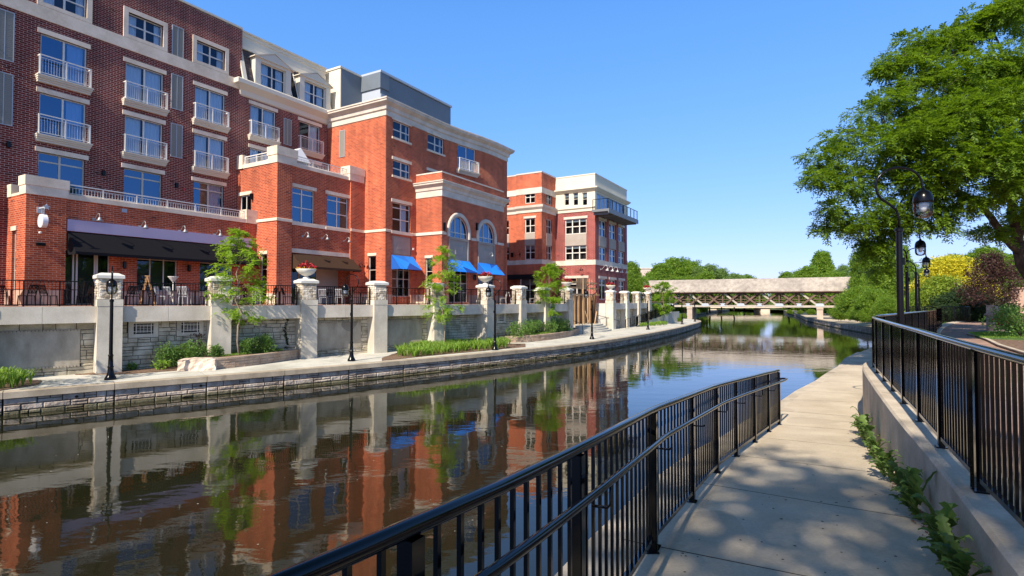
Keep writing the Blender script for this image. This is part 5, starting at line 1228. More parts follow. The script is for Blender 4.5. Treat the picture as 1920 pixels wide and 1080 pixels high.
for x, Y, rz in ((607, 32.8, 185), (621, 33.5, 170), (637, 32.6, 180), (664, 33.2, 90), (688, 33.6, -95)): put(cg if x in (637, 607) else cb, x, Y, rz, ('grey aluminium chair ' if x in (637, 607) else 'black slat-back chair ')+z4_)
for x, Y in ((613, 33.2), (676, 33.6)): put(tb, x, Y, 30, 'square black table '+z4_)
for x, Y, rz in ((943, 42.5, -80), (962, 43.2, 90), (998, 47, -80), (1018, 48, 180)): put(cw, x, Y, rz, 'white metal chair on the terrace right of the middle flower urn')
t = thing('step_ladder', 'open wooden step ladder standing among the terrace chairs', 'ladder', AT(276, 572, 26.6)[:2]+(ZD,), .5)
m = MB()
for sy in (-.22, .22):
    m.bar((-.32, sy*1.3, 0), (0, sy, 1.42), .06, .05); m.bar((.34, sy*1.3, 0), (0, sy, 1.42), .05, .04)
m.build('rails', mat_l := plain('orange_ladder', (.40, .21, .08), .6), t)
m = MB()
for k in range(5): f = .12+.19*k; m.box(-.32*(1-f)-.06, -.32*(1-f)+.06, -.25, .25, 1.42*f, 1.42*f+.03)
m.box(-.1, .1, -.24, .24, 1.40, 1.44); m.build('treads', WOODF, t)
t = thing('patio_heater', 'slim white patio lamp with an upturned cone top behind the railing', 'lamp', AT(324, 572, 27.4)[:2]+(ZD,))
m = MB(); m.lathe([(.18, 0), (.18, .04), (.03, .06), (.025, 1.2)], n=12); m.build('stand', WHITE, t); m = MB(); m.lathe([(.05, 1.18), (.24, 1.42), (.24, 1.44), (.0, 1.40)], n=14, cap=False); m.build('cone', WHITE, t)

# ------------------------------------------------------------------ steps, lumber frame, ramp
t = thing('curved_steps', 'low curved concrete steps leading up to the lumber frame', 'steps', (*W(50, 19.6), ZW)); OFF[t.name] = (*W(50, 19.6), ZW)
for k in range(4):
    m = MB(lambda s, t, z: (*W(s, t), z)); s0, s1 = 45.4+.45*k, 55.2-.45*k-.9; bu = 1.5-.36*k
    arc = [(s0+(s1-s0)*i/16, 20.3-bu*math.sin(math.pi*i/16)**.7) for i in range(17)]
    m.prism(arc+[(s1, 22.9), (s0, 22.9)], ZW+.16*k-(.05 if k == 0 else .0)+.001*k, ZW+.16*(k+1)); m.build('step', WALK, t)
def handrail(pts, lab):
    o = pts[0]; t = thing('step_handrail', lab, 'handrail', (o[0], o[1], o[2])); OFF[t.name] = (o[0], o[1], o[2])
    m = MB(); m.tube([(x, y, z+.9) for x, y, z in pts], .022, 8); m.build('rail', BLACK2, t)
    for x, y, z in pts: m = MB(); m.tube([(x, y, z), (x, y, z+.9)], .02, 6); m.build('post', BLACK2, t)
def Wz(s, t, z): return (*W(s, t), z)
handrail([Wz(45.4, 20.9, 1.3), Wz(45.2, 20.1, 1.0), Wz(45.0, 19.2, .75)], 'black handrail at the left end of the curved steps')
handrail([Wz(53.2, 21.4, 1.4), Wz(53.9, 20.3, 1.1), Wz(54.6, 19.2, .75)], 'black handrail at the right end of the curved steps')
t = thing('lumber_frame', 'unfinished pine stud frame standing at the top of the curved steps', 'wooden frame', (*W(49, 21.2), 1.39)); OFF[t.name] = (*W(49, 21.2), 1.39)
R5 = random.Random(5)
for k in range(17):
    s = 47.6+k*.40+R5.uniform(-.1, .1); tt = 21.1+(.9 if k % 3 == 1 else 0)+(.5 if k > 10 else 0)
    m = MB(); top = 4.25 if k not in (5, 9, 13, 14) else 5.9
    m.bar(Wz(s, tt, 1.38), Wz(s+R5.uniform(-.05, .05), tt, top), .10 if k not in (9,) else .2, .06); m.build('stud', WOODF, t)
for (a, b, z, h, tt) in ((46.6, 54.0, 4.3, .16, 21.1), (46.5, 54.0, 4.95, .16, 21.3), (46.3, 53.8, 5.5, .16, 21.3), (46.6, 53.8, 4.3, .12, 22.0)):
    m = MB(); m.bar(Wz(a, tt, z), Wz(b, tt, z), .08, h); m.build('plate', WOODF, t)
m = MB(lambda s, t, z: (*W(s, t), z)); m.box(48.6, 51.2, 21.32, 21.36, 5.0, 5.9); m.build('plywood_sheet', WOODF, t)
m = MB(lambda s, t, z: (*W(s, t), z)); m.box(47.5, 53.6, 22.2, 22.24, 1.4, 4.2); m.box(53.56, 53.6, 21.3, 22.2, 1.4, 4.2); m.build('back_sheet', plain('brown_sheathing', (.17, .09, .045), .8), t)
for (a, b) in (((51.6, 20.7, 1.4), (52.9, 21.0, 2.6)), ((50.3, 20.7, 1.4), (50.0, 21.1, 2.8)), ((53.0, 21.0, 4.3), (52.2, 21.2, 5.5))):
    m = MB(); m.bar(Wz(*a), Wz(*b), .09, .05); m.build('brace', WOODF, t)
# ramp
ra, rb, rc_, rd = (14.4, 63.5), (21.8, 75), W(60.2, 19.3), W(74, 19.6)
m = MB(); n = 8
for k in range(n):
    f0, f1 = k/n, (k+1)/n
    def mp(p, q, f): return (p[0]+(q[0]-p[0])*f, p[1]+(q[1]-p[1])*f)
    p0, p1, q0, q1 = mp(ra, rb, f0), mp(ra, rb, f1), mp(rc_, rd, f0), mp(rc_, rd, f1)
    m.poly([(*p0, .76+1.36*f0), (*p1, .76+1.36*f1), (*q1, .76+1.36*f1), (*q0, .76+1.36*f0)])
    m.poly([(p0[0]+.05, p0[1]-.03, .7), (p1[0]+.05, p1[1]-.03, .7), (p1[0]+.05, p1[1]-.03, .86+1.36*f1), (p0[0]+.05, p0[1]-.03, .86+1.36*f0)])
m.poly([(*rb, 2.12), (24, 79, 2.12), (19.5, 82, 2.13), (*rd, 2.13)]); m.poly([(21.85, 75, .7), (24.05, 79, .7), (24.05, 79, 2.22), (21.85, 75, 2.22)])
m.poly([(24, 79, 2.12), (10, 100, 2.4), (0, 92, 2.4), (19.5, 82, 2.12)])
struct('ramp', m, WALK)
LR = Path([ra, rb]).L
fence('ramp_railing', 'black railing climbing the outer edge of the concrete ramp', 'railing', [ra, rb], [LR*i/8 for i in range(9)], lambda y, a: .82+1.36*a/LR, h=1.05, rr=.05, pick=.16, post=.13, pr_=.014, mat=BLACK2, plates=False)
cu = [(21.8, 75), (22.6, 76.6), (22.7, 78.3), (21.9, 80), (20.5, 81.2), (18.8, 81.6)]; LC = Path(cu).L
fence('ramp_railing', 'dark curved railing round the landing at the top of the ramp', 'railing', cu, [LC*i/6 for i in range(7)], lambda y, a: 2.18, h=.95, rr=.03, pick=.13, post=.10, pr_=.022, mat=BLACK2, plates=False)
w0, w1 = W(57, 19.3), W(70, 19.35); LR2 = Path([w0, w1]).L
fence('ramp_railing', 'thin black handrail against the terrace wall beside the ramp', 'railing', [w0, w1], [LR2*i/9 for i in range(10)], lambda y, a: .78+1.1*a/LR2, h=.95, rr=.02, pick=5, post=.07, mat=BLACK2, plates=False)

# planter walls
def planter(lab, curve, z0, z1, inner, soilz, depth=.28):
    t = thing('planter_wall', lab, 'planter', (curve[0][0], curve[0][1], z0)); OFF[t.name] = (curve[0][0], curve[0][1], z0)
    P = Path(smooth_path(curve, 2)); m = MB(P.xf); ashlar(m, 0, P.L, z0, z1-.08, hr=(.13, .14), wr=(.38, .44), gap=.008, d=.03, seed=3, bev=.012); m.build('block_wall', [BLOCK, MORTL], t)
    m = MB(); m.sweep([P.at(P.L*i/24)[:2] for i in range(25)], [(.05, z1-.08), (.05, z1), (-depth, z1), (-depth, z1-.08)]); m.build('coping', BLOCK, t)
    s = MB(); E = [P.at(P.L*i/16)[:2] for i in range(17)]
    for a, b in zip(E, E[1:]):
        s.poly([(*a, soilz), (*b, soilz), (b[0]+inner[0], b[1]+inner[1], soilz+.05), (a[0]+inner[0], a[1]+inner[1], soilz+.05)])
    struct('planting_bed', s, SOIL)
planter('curved low block planter wall running from the boulder to the urn pillar', [(-12.95, 23.25), (-12.25, 23.95), (-11.65, 25.0), (-11.1, 26.5), (-10.75, 27.9), (-10.8, 28.9)], ZW, ZW+.47, (-2.2, 2.2), ZW+.42)
planter('low curved block planter wall below the bushes left of the steps', [(-.9, 38.6), (1.0, 38.9), (3.1, 41.6), (5.3, 46.4), (6.1, 49.4), (5.9, 51.4), (5.2, 52)], ZW, ZW+.46, (-1.8, 2.4), ZW+.42)
m = MB(); m.prism([(-17.2, 21.7), (-15.3, 21.9), (-13.4, 23.6), (-13.2, 26.8), (-15.6, 24.0)], ZW-.05, ZW+.035); struct('planting_bed', m, SOIL)
e1_ = [G(x, y, ZW) for x, y in ((716, 676.5), (745, 674), (800, 668), (880, 660.5), (955, 653.5), (985, 651))]; e2_ = [G(x, y, ZW) for x, y in ((985, 645), (955, 645), (880, 648), (800, 652), (745, 662), (716, 672))]
m = MB(); m.prism(e1_+e2_, ZW-.05, ZW+.03); struct('planting_bed', m, SOIL); LBED = (e1_, e2_)
m = MB(); m.prism([G(x, y, ZW) for x, y in ((-60, 742), (40, 727), (72, 722), (78, 714), (0, 712), (-60, 716))], ZW-.05, ZW+.03); struct('planting_bed', m, SOIL)
# boulder
t = tag(MB().build('boulder', BOULD) if False else (lambda: None)() or (lambda m: m)(None) or bpy.data.objects.new('tmp', None), '', '') if False else None
m = MB(); bm_r = random.Random(9); nx, ny, nz = 9, 5, 4
def bpt(i, j, k):
    x, y, z = -.72+1.44*i/nx, -.36+.72*j/ny, .52*k/nz
    e = .07; cx = 1-(abs(2*i/nx-1)**6)*.07*(k/nz+.3); 
    h = math.sin(i*2.1+j*3.3+k*1.7)*.5+math.sin(i*5.2-j*1.3+k*4.1)*.5
    return (x*(1-.05*k/nz)+.035*h, y*(1-.10*k/nz)+.035*math.sin(h*9+i), z+(.02*h if k == nz else 0)-(.05 if (k == nz and (i in (0, nx) or j in (0, ny))) else 0))
idx = {}
for i in range(nx+1):
    for j in range(ny+1):
        for k in range(nz+1):
            if i in (0, nx) or j in (0, ny) or k in (0, nz): idx[i, j, k] = m.p(*bpt(i, j, k))
for i in range(nx):
    for j in range(ny):
        for k in (0, nz): m.face((idx[i, j, k], idx[i+1, j, k], idx[i+1, j+1, k], idx[i, j+1, k]))
    for k in range(nz):
        for j in (0, ny): m.face((idx[i, j, k], idx[i+1, j, k], idx[i+1, j, k+1], idx[i, j, k+1]))
for j in range(ny):
    for k in range(nz):
        for i in (0, nx): m.face((idx[i, j, k], idx[i, j+1, k], idx[i, j+1, k+1], idx[i, j, k+1]))
o = m.build('boulder', BOULD); bx, by = G(366, 690, ZW); o.location = (bx*.965, by*.965+.25, ZW-.02); o.rotation_euler = (0, 0, .28); tag(o, 'squared pale pink boulder at the left end of the curved planter wall', 'boulder')
# paved plaza litter bin
bx, by = G(1868, 622, 2.2)
t = thing('litter_bin', 'round speckled stone litter bin with a slanted hood on the grass by the plaza', 'litter bin', (bx, by, 2.24), -.75)
GRAN = mott('pink_granite', (.34, .22, .17), (.48, .38, .32), 9, .8, .3, 40)
m = MB(); m.lathe([(.36, 0), (.36, .70), (.33, .72)], n=24); m.build('body', GRAN, t, smooth=False)
m = MB(); m.lathe([(.40, .72), (.42, .76), (.42, .82), (.38, .84), (.0, .84)], n=24, cap=False); 
for k in range(12):
    a0, a1 = -math.pi/2+math.pi*k/12, -math.pi/2+math.pi*(k+1)/12
    def hp_(a, s): return (-.30+.62*math.cos(a)*1.0 if s else -.30, .34*math.sin(a))
n = 10; i0 = []; i1 = []
for k in range(n+1):
    x = -.34+.70*k/n; z = .84+.40*math.sqrt(max(0, 1-(k/n)**2)); i0.append(m.p(x, -.30, z)); i1.append(m.p(x, .30, z))
b0 = m.p(-.34, -.30, .83); b1 = m.p(-.34, .30, .83)
for k in range(n): m.face((i0[k], i0[k+1], i1[k+1], i1[k]))
m.face([b0]+i0); m.face([b1]+i1); m.face((b0, i0[0], i1[0], b1)); m.build('hood', GRAN, t)
m = MB(); m.box(-.345, -.335, -.22, .22, .92, 1.16); m.build('opening', ROOM, t)

# ------------------------------------------------------------------ covered bridge
BA, BB = Vector((25.7, 104, 0)), Vector((54.7, 88, 0)); be = (BB-BA).normalized(); bn = Vector((-be.y, be.x, 0)); 
if bn.y < 0: bn = -bn
LB = (BB-BA).length; BR = thing('covered_bridge', 'long timber covered footbridge with cross-braced sides and a weathered shingle roof', 'bridge', (BA.x, BA.y, 2.9)); OFF[BR.name] = (BA.x, BA.y, 2.9)
def bx_(a, b, z): q = BA+be*a+bn*b; return (q.x, q.y, z)
def par(px):
    r = (px-960)/FPX; return (BA.x-r*BA.y)/(r*be.y-be.x)
nodes = [par(x) for x in (1256, 1290, 1322.5, 1355, 1389, 1424, 1461, 1498, 1537, 1574)]
m = MB(bx_); eo, ez, rz_, rb_ = -.75, 5.33, 7.66, 1.9
m.poly([(-.2, eo, ez), (LB-.6, eo, ez), (LB+1.2, rb_, rz_), (-1.6, rb_, rz_)]); m.poly([(-.2, 2*rb_-eo, ez), (LB-.6, 2*rb_-eo, ez), (LB+1.2, rb_, rz_), (-1.6, rb_, rz_)])
m.poly([(-.2, eo+.02, ez-.14), (LB-.6, eo+.02, ez-.14), (LB+1.2, rb_, rz_-.15), (-1.6, rb_, rz_-.15)], 1); m.poly([(-.2, 2*rb_-eo, ez-.14), (LB-.6, 2*rb_-eo, ez-.14), (LB+1.2, rb_, rz_-.15), (-1.6, rb_, rz_-.15)], 1)
m.poly([(-.2, eo, ez-.14), (LB-.6, eo, ez-.14), (LB-.6, eo, ez), (-.2, eo, ez)], 1)
m.build('roof', [SHING, BWOOD], BR, recalc=False)
m = MB(bx_); m.poly([(LB-.2, 0, 5.1), (LB+5, 0, 5.1), (LB+3.4, 1.9, 7.3), (LB+.6, 1.9, 7.3)]); m.poly([(LB-.2, 3.8, 5.1), (LB+5, 3.8, 5.1), (LB+3.4, 1.9, 7.3), (LB+.6, 1.9, 7.3)]); m.poly([(LB+5, 0, 5.1), (LB+5, 3.8, 5.1), (LB+3.4, 1.9, 7.3)]); m.build('end_roof', plain('slate_grey_roof', (.10, .11, .14), .8), BR, recalc=False)
for b_ in (0, 3.8):
    m = MB(bx_); m.box(-.5, LB+6, b_-.12, b_+.12, 2.62, 2.98); m.build('bottom_chord', BWOODL, BR)
    m = MB(bx_); m.box(.3, LB-.5, b_-.12, b_+.12, 5.02, 5.30); m.build('top_chord', BWOOD, BR)
    for z in (3.55, 4.0, 4.45):
        m = MB(bx_); m.box(-.5, LB+3, b_+.13, b_+.17, z-.05, z+.06); m.build('rail', BWOODL if b_ else BWOOD, BR)
    for k, a in enumerate(nodes):
        m = MB(bx_); m.box(a-.10, a+.10, b_-.08, b_+.08, 2.98, 5.02); m.build('post', BWOOD, BR)
        m = MB(); m.xf = lambda x, y, z: (x, y, z)
        m = MB(bx_); i = [m.p(a+u, b_-.15, z) for u, z in ((-.62, 2.80), (.62, 2.80), (.62, 3.05), (.45, 3.30), (-.45, 3.30), (-.62, 3.05))]; m.face(i); m.build('gusset_plate', GUSS, BR)
        if k < len(nodes)-1:
            c = nodes[k+1]
            for q, (u, v) in enumerate((((a+.35, 3.0), (c-.25, 5.05)), ((c-.35, 3.0), (a+.25, 5.05)))):
                m = MB(); s_ = -.10 if (q+k) % 2 else -.02
                m.bar(bx_(u[0], b_+s_-.03, u[1]), bx_(v[0], b_+s_-.03, v[1]), .07, .29); m.build('brace', BWOODL if (q+k) % 2 == 0 and k % 2 and not b_ else BWOOD, BR)
m = MB(bx_); m.box(-6, LB+9, .12, 3.68, 2.8, 2.93); m.build('deck', BWOODL, BR)
for a in (par(1293), par(1537)):
    m = MB(bx_); m.box(a-.45, a+.45, -.1, .9, -.4, 2.62); m.box(a-.45, a+.45, 2.9, 3.9, -.4, 2.62); m.box(a-.5, a+.5, -.2, 4.0, 2.3, 2.62); m.build('pier', mott('bridge_pier', (.40, .32, .25), (.50, .41, .33), 1, .85, .1), BR)
m = MB(bx_); m.box(-8, -.8, -.4, 4.2, .5, 2.62); m.box(LB+1.5, LB+10, -.4, 4.2, .5, 2.62); m.build('abutment', BWOOD, BR)
# low road bridge far behind
t = thing('road_bridge', 'low pale concrete bridge crossing the canal far behind the covered bridge', 'bridge', (62, 185, 0)); OFF[t.name] = (62, 185, 0)
m = MB(); m.box(40, 112, 185, 192, 1.45, 2.05); m.build('deck', LIME, t); m = MB(); m.box(40, 112, 184.8, 185, 2.051, 2.45); m.build('parapet', LIMEW, t)
for x in (66, 84): m = MB(); m.box(x, x+3, 185.5, 191, -.5, 1.35); m.build('pier', LIME, t)
# beige office far left of the bridge
t = thing('beige_office', 'beige flat-roofed building showing between the red block and the trees', 'building', (42, 168, 2)); OFF[t.name] = (42, 168, 2)
m = MB(); f = Face('F', 0); 
m = MB(); m.box(34, 44.5, 168, 182, 0, 13.6); m.build('wall', mott('beige_wall', (.56, .44, .38), (.62, .50, .43), .5, .9, 0), t)
for x, w_ in ((36.4, 1.0), (38.0, 1.6), (41, 1.2)):
    for z in (10.1, 6.2): m = MB(); m.box(x, x+w_, 167.9, 168.1, z, z+2.3); m.build('window', ROOM, t)
m = MB(); m.box(33.9, 44.6, 167.8, 182, 13.6, 13.9); m.build('parapet', LIMEW, t)
# small sign by the bridge end
x, y, z = AT(1577, 577, 77); t = thing('park_sign', 'small blank white sign on a dark post at the right end of the covered bridge', 'sign', (x, y, 1.6))
m = MB(); m.box(-.04, .04, .0, .08, -.6, 1.3); m.build('post', BLACK2, t); m = MB(); m.box(-.27, .27, -.06, -.0, .85, 1.55); m.build('panel', plain('sign_white', (.8, .8, .78), .5), t)
# low wall on the far right bank
cw_ = [(43.2, 59), (46.5, 69.3), (50, 77), (51.5, 80)]
t = thing('garden_wall', 'low stone garden wall along the far right walk beside the bridge', 'wall', (46, 69, .75)); OFF[t.name] = (46, 69, .75)
P_ = Path(cw_); m = MB(lambda a, b, z: P_.xf(a, -b, z)); ashlar(m, 0, P_.L, .75, 1.55, hr=(.18, .24), wr=(.4, .7), gap=.02, d=.06, seed=8); m.build('stone_facing', [BLOCK, MORT], t); m = MB(); m.sweep(cw_, [(-.12, 1.55), (-.12, 1.68), (.3, 1.68), (.3, 1.55)]); m.build('coping', BANKCAP, t)
cw2 = [(57.5, 92), (62.5, 103), (74, 125)]
t = thing('garden_wall', 'low stone garden wall seen under the covered bridge on the right bank', 'wall', (60, 98, .75)); OFF[t.name] = (60, 98, .75)
P2_ = Path(cw2); m = MB(lambda a, b, z: P2_.xf(a, -b, z)); ashlar(m, 0, P2_.L, .75, 1.55, hr=(.18, .24), wr=(.5, .9), gap=.02, d=.06, seed=8); m.build('stone_facing', [BLOCK, MORT], t); m = MB(); m.sweep(cw2, [(-.12, 1.55), (-.12, 1.68), (.3, 1.68), (.3, 1.55)]); m.build('coping', BANKCAP, t)
# far plaza: pink pillars and low wall at the right edge
t = thing('gate_pillars', 'pinkish stone gate pillar and low wall behind the purple tree', 'pillar', (38, 44, 2.2)); OFF[t.name] = (38, 44, 2.2)
m = MB()
for px in (1893, 1913): x, y, z = AT(px, 580, 42); m.box(x-.35, x+.35, y-.35, y+.35, 2.1, 3.5 if px < 1900 else 4.6); m.box(x-.42, x+.42, y-.42, y+.42, 3.5 if px < 1900 else 4.6, 3.62 if px < 1900 else 4.72)
m.build('pillar', PLINTH, t); m = MB(); x, y, z = AT(1884, 580, 43); m.box(x-1, x+6, y, y+.3, 2.1, 3.0); m.build('low_wall', PLINTH, t)
# ------------------------------------------------------------------ vegetation
def placeAt(o, x, y, z, s=1, rz=0, lab=None, cp=False, group=None, sz=None):
    if cp: o = copytree(o)
    o.location = (x, y, z); o.rotation_euler = (0, 0, rz); o.scale = (s, s, sz or s)
    if lab: o['label'] = lab
    if group: o['group'] = group
    return o
# ---- large honey locust on the right
t = thing('locust_tree', 'large feathery locust tree with dark spreading limbs on the right', 'tree', (21.3, 20.9, 2.2)); T0 = Vector((21.3, 20.9, 2.2))
# (photo x, y, distance, radius)
CL = [(1535, 335, 16.2, .62), (1560, 300, 16.6, .8), (1600, 250, 16.8, .95), (1640, 205, 17, 1.0), (1565, 395, 16.4, .55), (1555, 425, 16.6, .4), (1600, 345, 16.5, .9), (1650, 300, 16.5, 1.1), (1605, 420, 16.6, .6), (1640, 395, 16.8, .8),
      (1690, 110, 17.5, .75), (1725, 75, 17.6, .8), (1665, 130, 17.2, .45), (1700, 160, 17, .5), (1770, 80, 18, .9), (1740, 125, 17.5, .9), (1800, 60, 18, .9), (1850, 45, 18, 1.0), (1900, 30, 18, 1.1), (1880, 10, 17, .7), (1700, 215, 16.6, 1.0), (1745, 190, 16.4, 1.1), (1800, 140, 16.8, 1.25), (1860, 120, 16.8, 1.3), (1920, 110, 16.5, 1.3),
      (1690, 270, 16.2, 1.1), (1740, 260, 15.8, 1.2), (1800, 220, 15.8, 1.3), (1860, 200, 15.8, 1.3), (1930, 200, 16, 1.3), (1700, 350, 16.5, 1.0), (1750, 330, 16, 1.1), (1800, 300, 15.6, 1.2), (1860, 290, 15.6, 1.2), (1920, 290, 15.5, 1.2), (1655, 440, 17, .8), (1640, 470, 17.2, .6), (1690, 430, 17, .7), (1740, 400, 16.5, .8), (1790, 385, 16.3, .8), (1720, 375, 16.5, .7), (1840, 360, 16.2, .9), (1905, 350, 15.5, .8),
      (1665, 500, 17.4, .45), (1770, 420, 16.5, .4), (1850, 440, 17.5, .45), (1880, 425, 18.5, .5), (1912, 395, 18, .6), (1960, 150, 17, 1.5), (1990, 260, 17.5, 1.4), (2000, 60, 18.5, 1.5), (1960, -40, 18.5, 1.5), (1890, -50, 18.5, 1.2), (1985, 360, 16.5, 1.1), (1900, 170, 20, 1.5), (1820, 190, 20.5, 1.4), (1760, 250, 20.5, 1.3), (1850, 290, 21, 1.4), (1930, 330, 21, 1.3), (2050, 200, 18, 1.6)]
KT = 1.12; cl = [(*AT(x, y, Y*KT), r_*KT) for x, y, Y, r_ in CL]; AT0 = AT; AT = lambda x, y, Y: AT0(x, y, Y*KT)
m = MB(); fork = Vector(AT(1908, 455, 18.2)); base = T0
branch(m, base-Vector((0, 0, .4)), fork, .27, .20, seed=1, n=5, k=10)
limbs = {}
def limb(name, p, q, r0, r1, sag, seed): limbs[name] = branch(m, p, q, r0, r1, sag, seed, 7, 8)
f0 = fork
limb('a', f0-Vector((0, 0, .3)), Vector(AT(1838, 385, 17.8)), .14, .10, .0, 2)
limb('a2', Vector(AT(1838, 385, 17.8)), Vector(AT(1740, 320, 17)), .13, .07, .03, 3)
limb('a3', Vector(AT(1740, 320, 17)), Vector(AT(1600, 330, 16.4)), .07, .025, .08, 4)
limb('a4', Vector(AT(1780, 345, 17.3)), Vector(AT(1660, 235, 16.8)), .07, .02, .02, 5)
limb('a5', Vector(AT(1740, 320, 17)), Vector(AT(1650, 440, 17)), .05, .015, .12, 15)
limb('b', f0, Vector(AT(1885, 330, 18)), .17, .12, -.02, 6)
limb('b2', Vector(AT(1885, 330, 18)), Vector(AT(1890, 180, 17.6)), .12, .07, 0, 7)
limb('b3', Vector(AT(1885, 330, 18)), Vector(AT(1790, 180, 17)), .09, .03, .0, 8)
limb('b4', Vector(AT(1890, 180, 17.6)), Vector(AT(1860, 40, 18)), .07, .02, 0, 9)
limb('b5', Vector(AT(1890, 180, 17.6)), Vector(AT(1740, 95, 17.6)), .06, .02, .05, 10)
limb('c', f0, Vector(AT(1960, 250, 18)), .14, .07, 0, 11)
limb('c2', Vector(AT(1960, 250, 18)), Vector(AT(1980, 30, 18)), .07, .03, 0, 12)
limb('d', Vector(AT(1885, 330, 18)), Vector(AT(1860, 280, 21)), .08, .03, 0, 13)
allp = [p for l in limbs.values() for p in l[2:]]
for i, c in enumerate(cl):
    cv = Vector(c[:3]); near = min(allp, key=lambda p: (p-cv).length+(0 if p.z < cv.z+1 else 2)); branch(m, near, cv, .03, .008, .08, i, 5, 5)
    for j in range(4):
        R6 = random.Random(i*7+j); q = cv+Vector((R6.uniform(-1, 1), R6.uniform(-1, 1), R6.uniform(-.3, .4)))*c[3]; branch(m, near.lerp(cv, .6), q, .014, .004, .05, i*5+j, 4, 4)
o = m.build('trunk', BARK, t, smooth=True); o.location = -T0
r = np.random.default_rng(5); PP = []; DD = []
for c in cl:
    n = int(205*c[3]**1.7)+28; k = max(3, int(5*c[3]**1.3)+2)
    sub = rnd_dir(k, r)*c[3]*.78*r.uniform(.45, 1, (k, 1)); sub[:, 2] *= .55
    for j in range(k):
        nn = n//k+3; sr = c[3]*.46; d = rnd_dir(nn, r); q = d*sr*r.uniform(.35, 1, (nn, 1)); q[:, 2] *= .55
        p = q+sub[j]+np.array(c[:3]); out = d.copy(); out[:, 2] *= .5; out += rnd_dir(nn, r)*.5; out += sub[j]/max(.2, c[3])*.7; out[:, 2] -= .12
        PP.append(p); DD.append(out)
P = np.concatenate(PP); Dv = np.concatenate(DD); A1, A2, A3 = fronds(P, Dv, r, 9, .36, .1, .3)
o = leafobj('crown', A1, A2, A3, .115, .042, L_LOCUST, t, 4); o.location = -T0; AT = AT0
print('locust leaves', len(A1))

# ---- young trees on the left walk
def young(lab, x, y, z, h, cw, seed, dens=1.0, gap=.28):
    t = thing('young_tree', lab, 'tree', (x, y, z), group='staked young trees on the left bank'); R7 = random.Random(seed); rr_ = np.random.default_rng(seed)
    m = MB(); pts = branch(m, (0, 0, -.1), (R7.uniform(-.1, .1), 0, h*.97), .05, .012, seed=seed, n=9, k=7); PP = []; DD = []
    nb = 34
    for k in range(nb):
        f = gap+(1-gap)*(k+.5)/nb; s = Vector(pts[0]).lerp(Vector(pts[-1]), f*.97); a = k*2.4+R7.uniform(-.5, .5)
        w = cw/2*(math.sin(math.pi*min(1, (f-gap)/(1-gap)*.8+.18))**.7)*R7.uniform(.6, 1.1)
        e = s+Vector((math.cos(a)*w, math.sin(a)*w, w*R7.uniform(-.25, .75))); br = branch(m, s, e, .012, .004, .06, seed+k, 4, 4)
        n = int(20*dens)
        for j in range(n):
            q = s.lerp(e, R7.uniform(.3, 1.08)); PP.append((q.x+R7.gauss(0, .10), q.y+R7.gauss(0, .10), q.z+R7.gauss(0, .07))); DD.append((math.cos(a)+R7.gauss(0, .7), math.sin(a)+R7.gauss(0, .7), R7.gauss(-.1, .35)))
    m.build('trunk', BARKL, t, smooth=True)
    a1, a2, a3 = fronds(np.array(PP), np.array(DD), rr_, 6, .32, .1, .4); leafobj('crown', a1, a2, a3, .12, .06, L_YOUNG, t, seed)
x, y = (450-960)/FPX*25.4, 25.4; young('slender young tree in the curved planter near the boulder', x, y, ZW+.42, 6.1, 2.6, 21)
x, y = (828-960)/FPX*32.8, 32.8; young('thin young tree rising from the lily bed before the entrance block', x, y, ZW, 6.5, 2.3, 22, .8)
x, y = (1029-960)/FPX*43.8, 43.8; young('dense young tree in the planter left of the curved steps', x, y, ZW+.42, 5.8, 2.6, 23, 1.7, .3)
x, y = (1243-960)/FPX*70, 70; young('yellow-green young tree beside the ramp in front of the bridge roof', x, y, ZW+.1, 5.6, 3.5, 24, 2.4, .2)

# ---- shrubs
def shrub(name, lab, x, y, z, rx, ry, h, n, leaf, mat, seed, group=None, rz=0, cat='shrub', asp=.5, lobes=7):
    t = thing(name, lab, cat, (x, y, z), rz, group=group); r = np.random.default_rng(seed); bl = []
    for k in range(lobes):
        a = r.uniform(0, 6.28); q = r.uniform(.1, .62); bl.append((q*math.cos(a), q*math.sin(a), r.uniform(.3, .62), r.uniform(.32, .5)))
    P, O = blob_leaves(bl, n/max(1, sum(b[3]**2 for b in bl)), r, .55, .9); P[:, 2] = np.maximum(P[:, 2], .02)
    P = P*np.array([rx, ry, h]); D = O*.7+rnd_dir(len(P), r)*.7; D[:, 2] += .3; N = rnd_dir(len(P), r)+np.array([0, 0, .6])
    m = MB(); R8 = random.Random(seed)
    for k in range(9): a = R8.uniform(0, 6.28); m.tube([(0, 0, -.05), (math.cos(a)*rx*.3, math.sin(a)*ry*.3, h*.4), (math.cos(a)*rx*.6, math.sin(a)*ry*.6, h*.75)], [.014, .01, .004], 4)
    m.build('stems', BARK, t); leafobj('foliage', P, D, N, leaf, leaf*asp, mat, t, seed); return t
SG = 'clipped shrubs in the left bank planters'
for i, (px, py, rx, h, lab) in enumerate(((318, 23.75, .55, .85, 'leftmost leafy shrub behind the boulder bed'), (345, 24.2, .62, .98, 'leafy shrub directly behind the boulder'), (375, 24.45, .62, .95, 'leafy shrub between the boulder and the second pillar'), (410, 24.6, .42, .78, 'smallest leafy shrub against the foot of the second pillar'))):
    x, y = (px-960)/FPX*py, py; shrub('leafy_shrub', lab, x, y, ZW+.1, rx*1.05, rx*.55, h*1.15, 1500, .085, L_SHRUB, 30+i, SG, rz=.78)
for i, (px, py, rx, h, lab) in enumerate(((472, 25.95, .6, .82, 'dark leafy shrub just right of the leftmost young tree'), (497, 26.45, .66, .85, 'dark leafy shrub in the planter near the urn pillar'))):
    x, y = (px-960)/FPX*py, py; shrub('leafy_shrub', lab, x, y, ZW+.42, rx, rx*.9, h*1.05, 1700, .085, L_SHRUB, 40+i, SG)
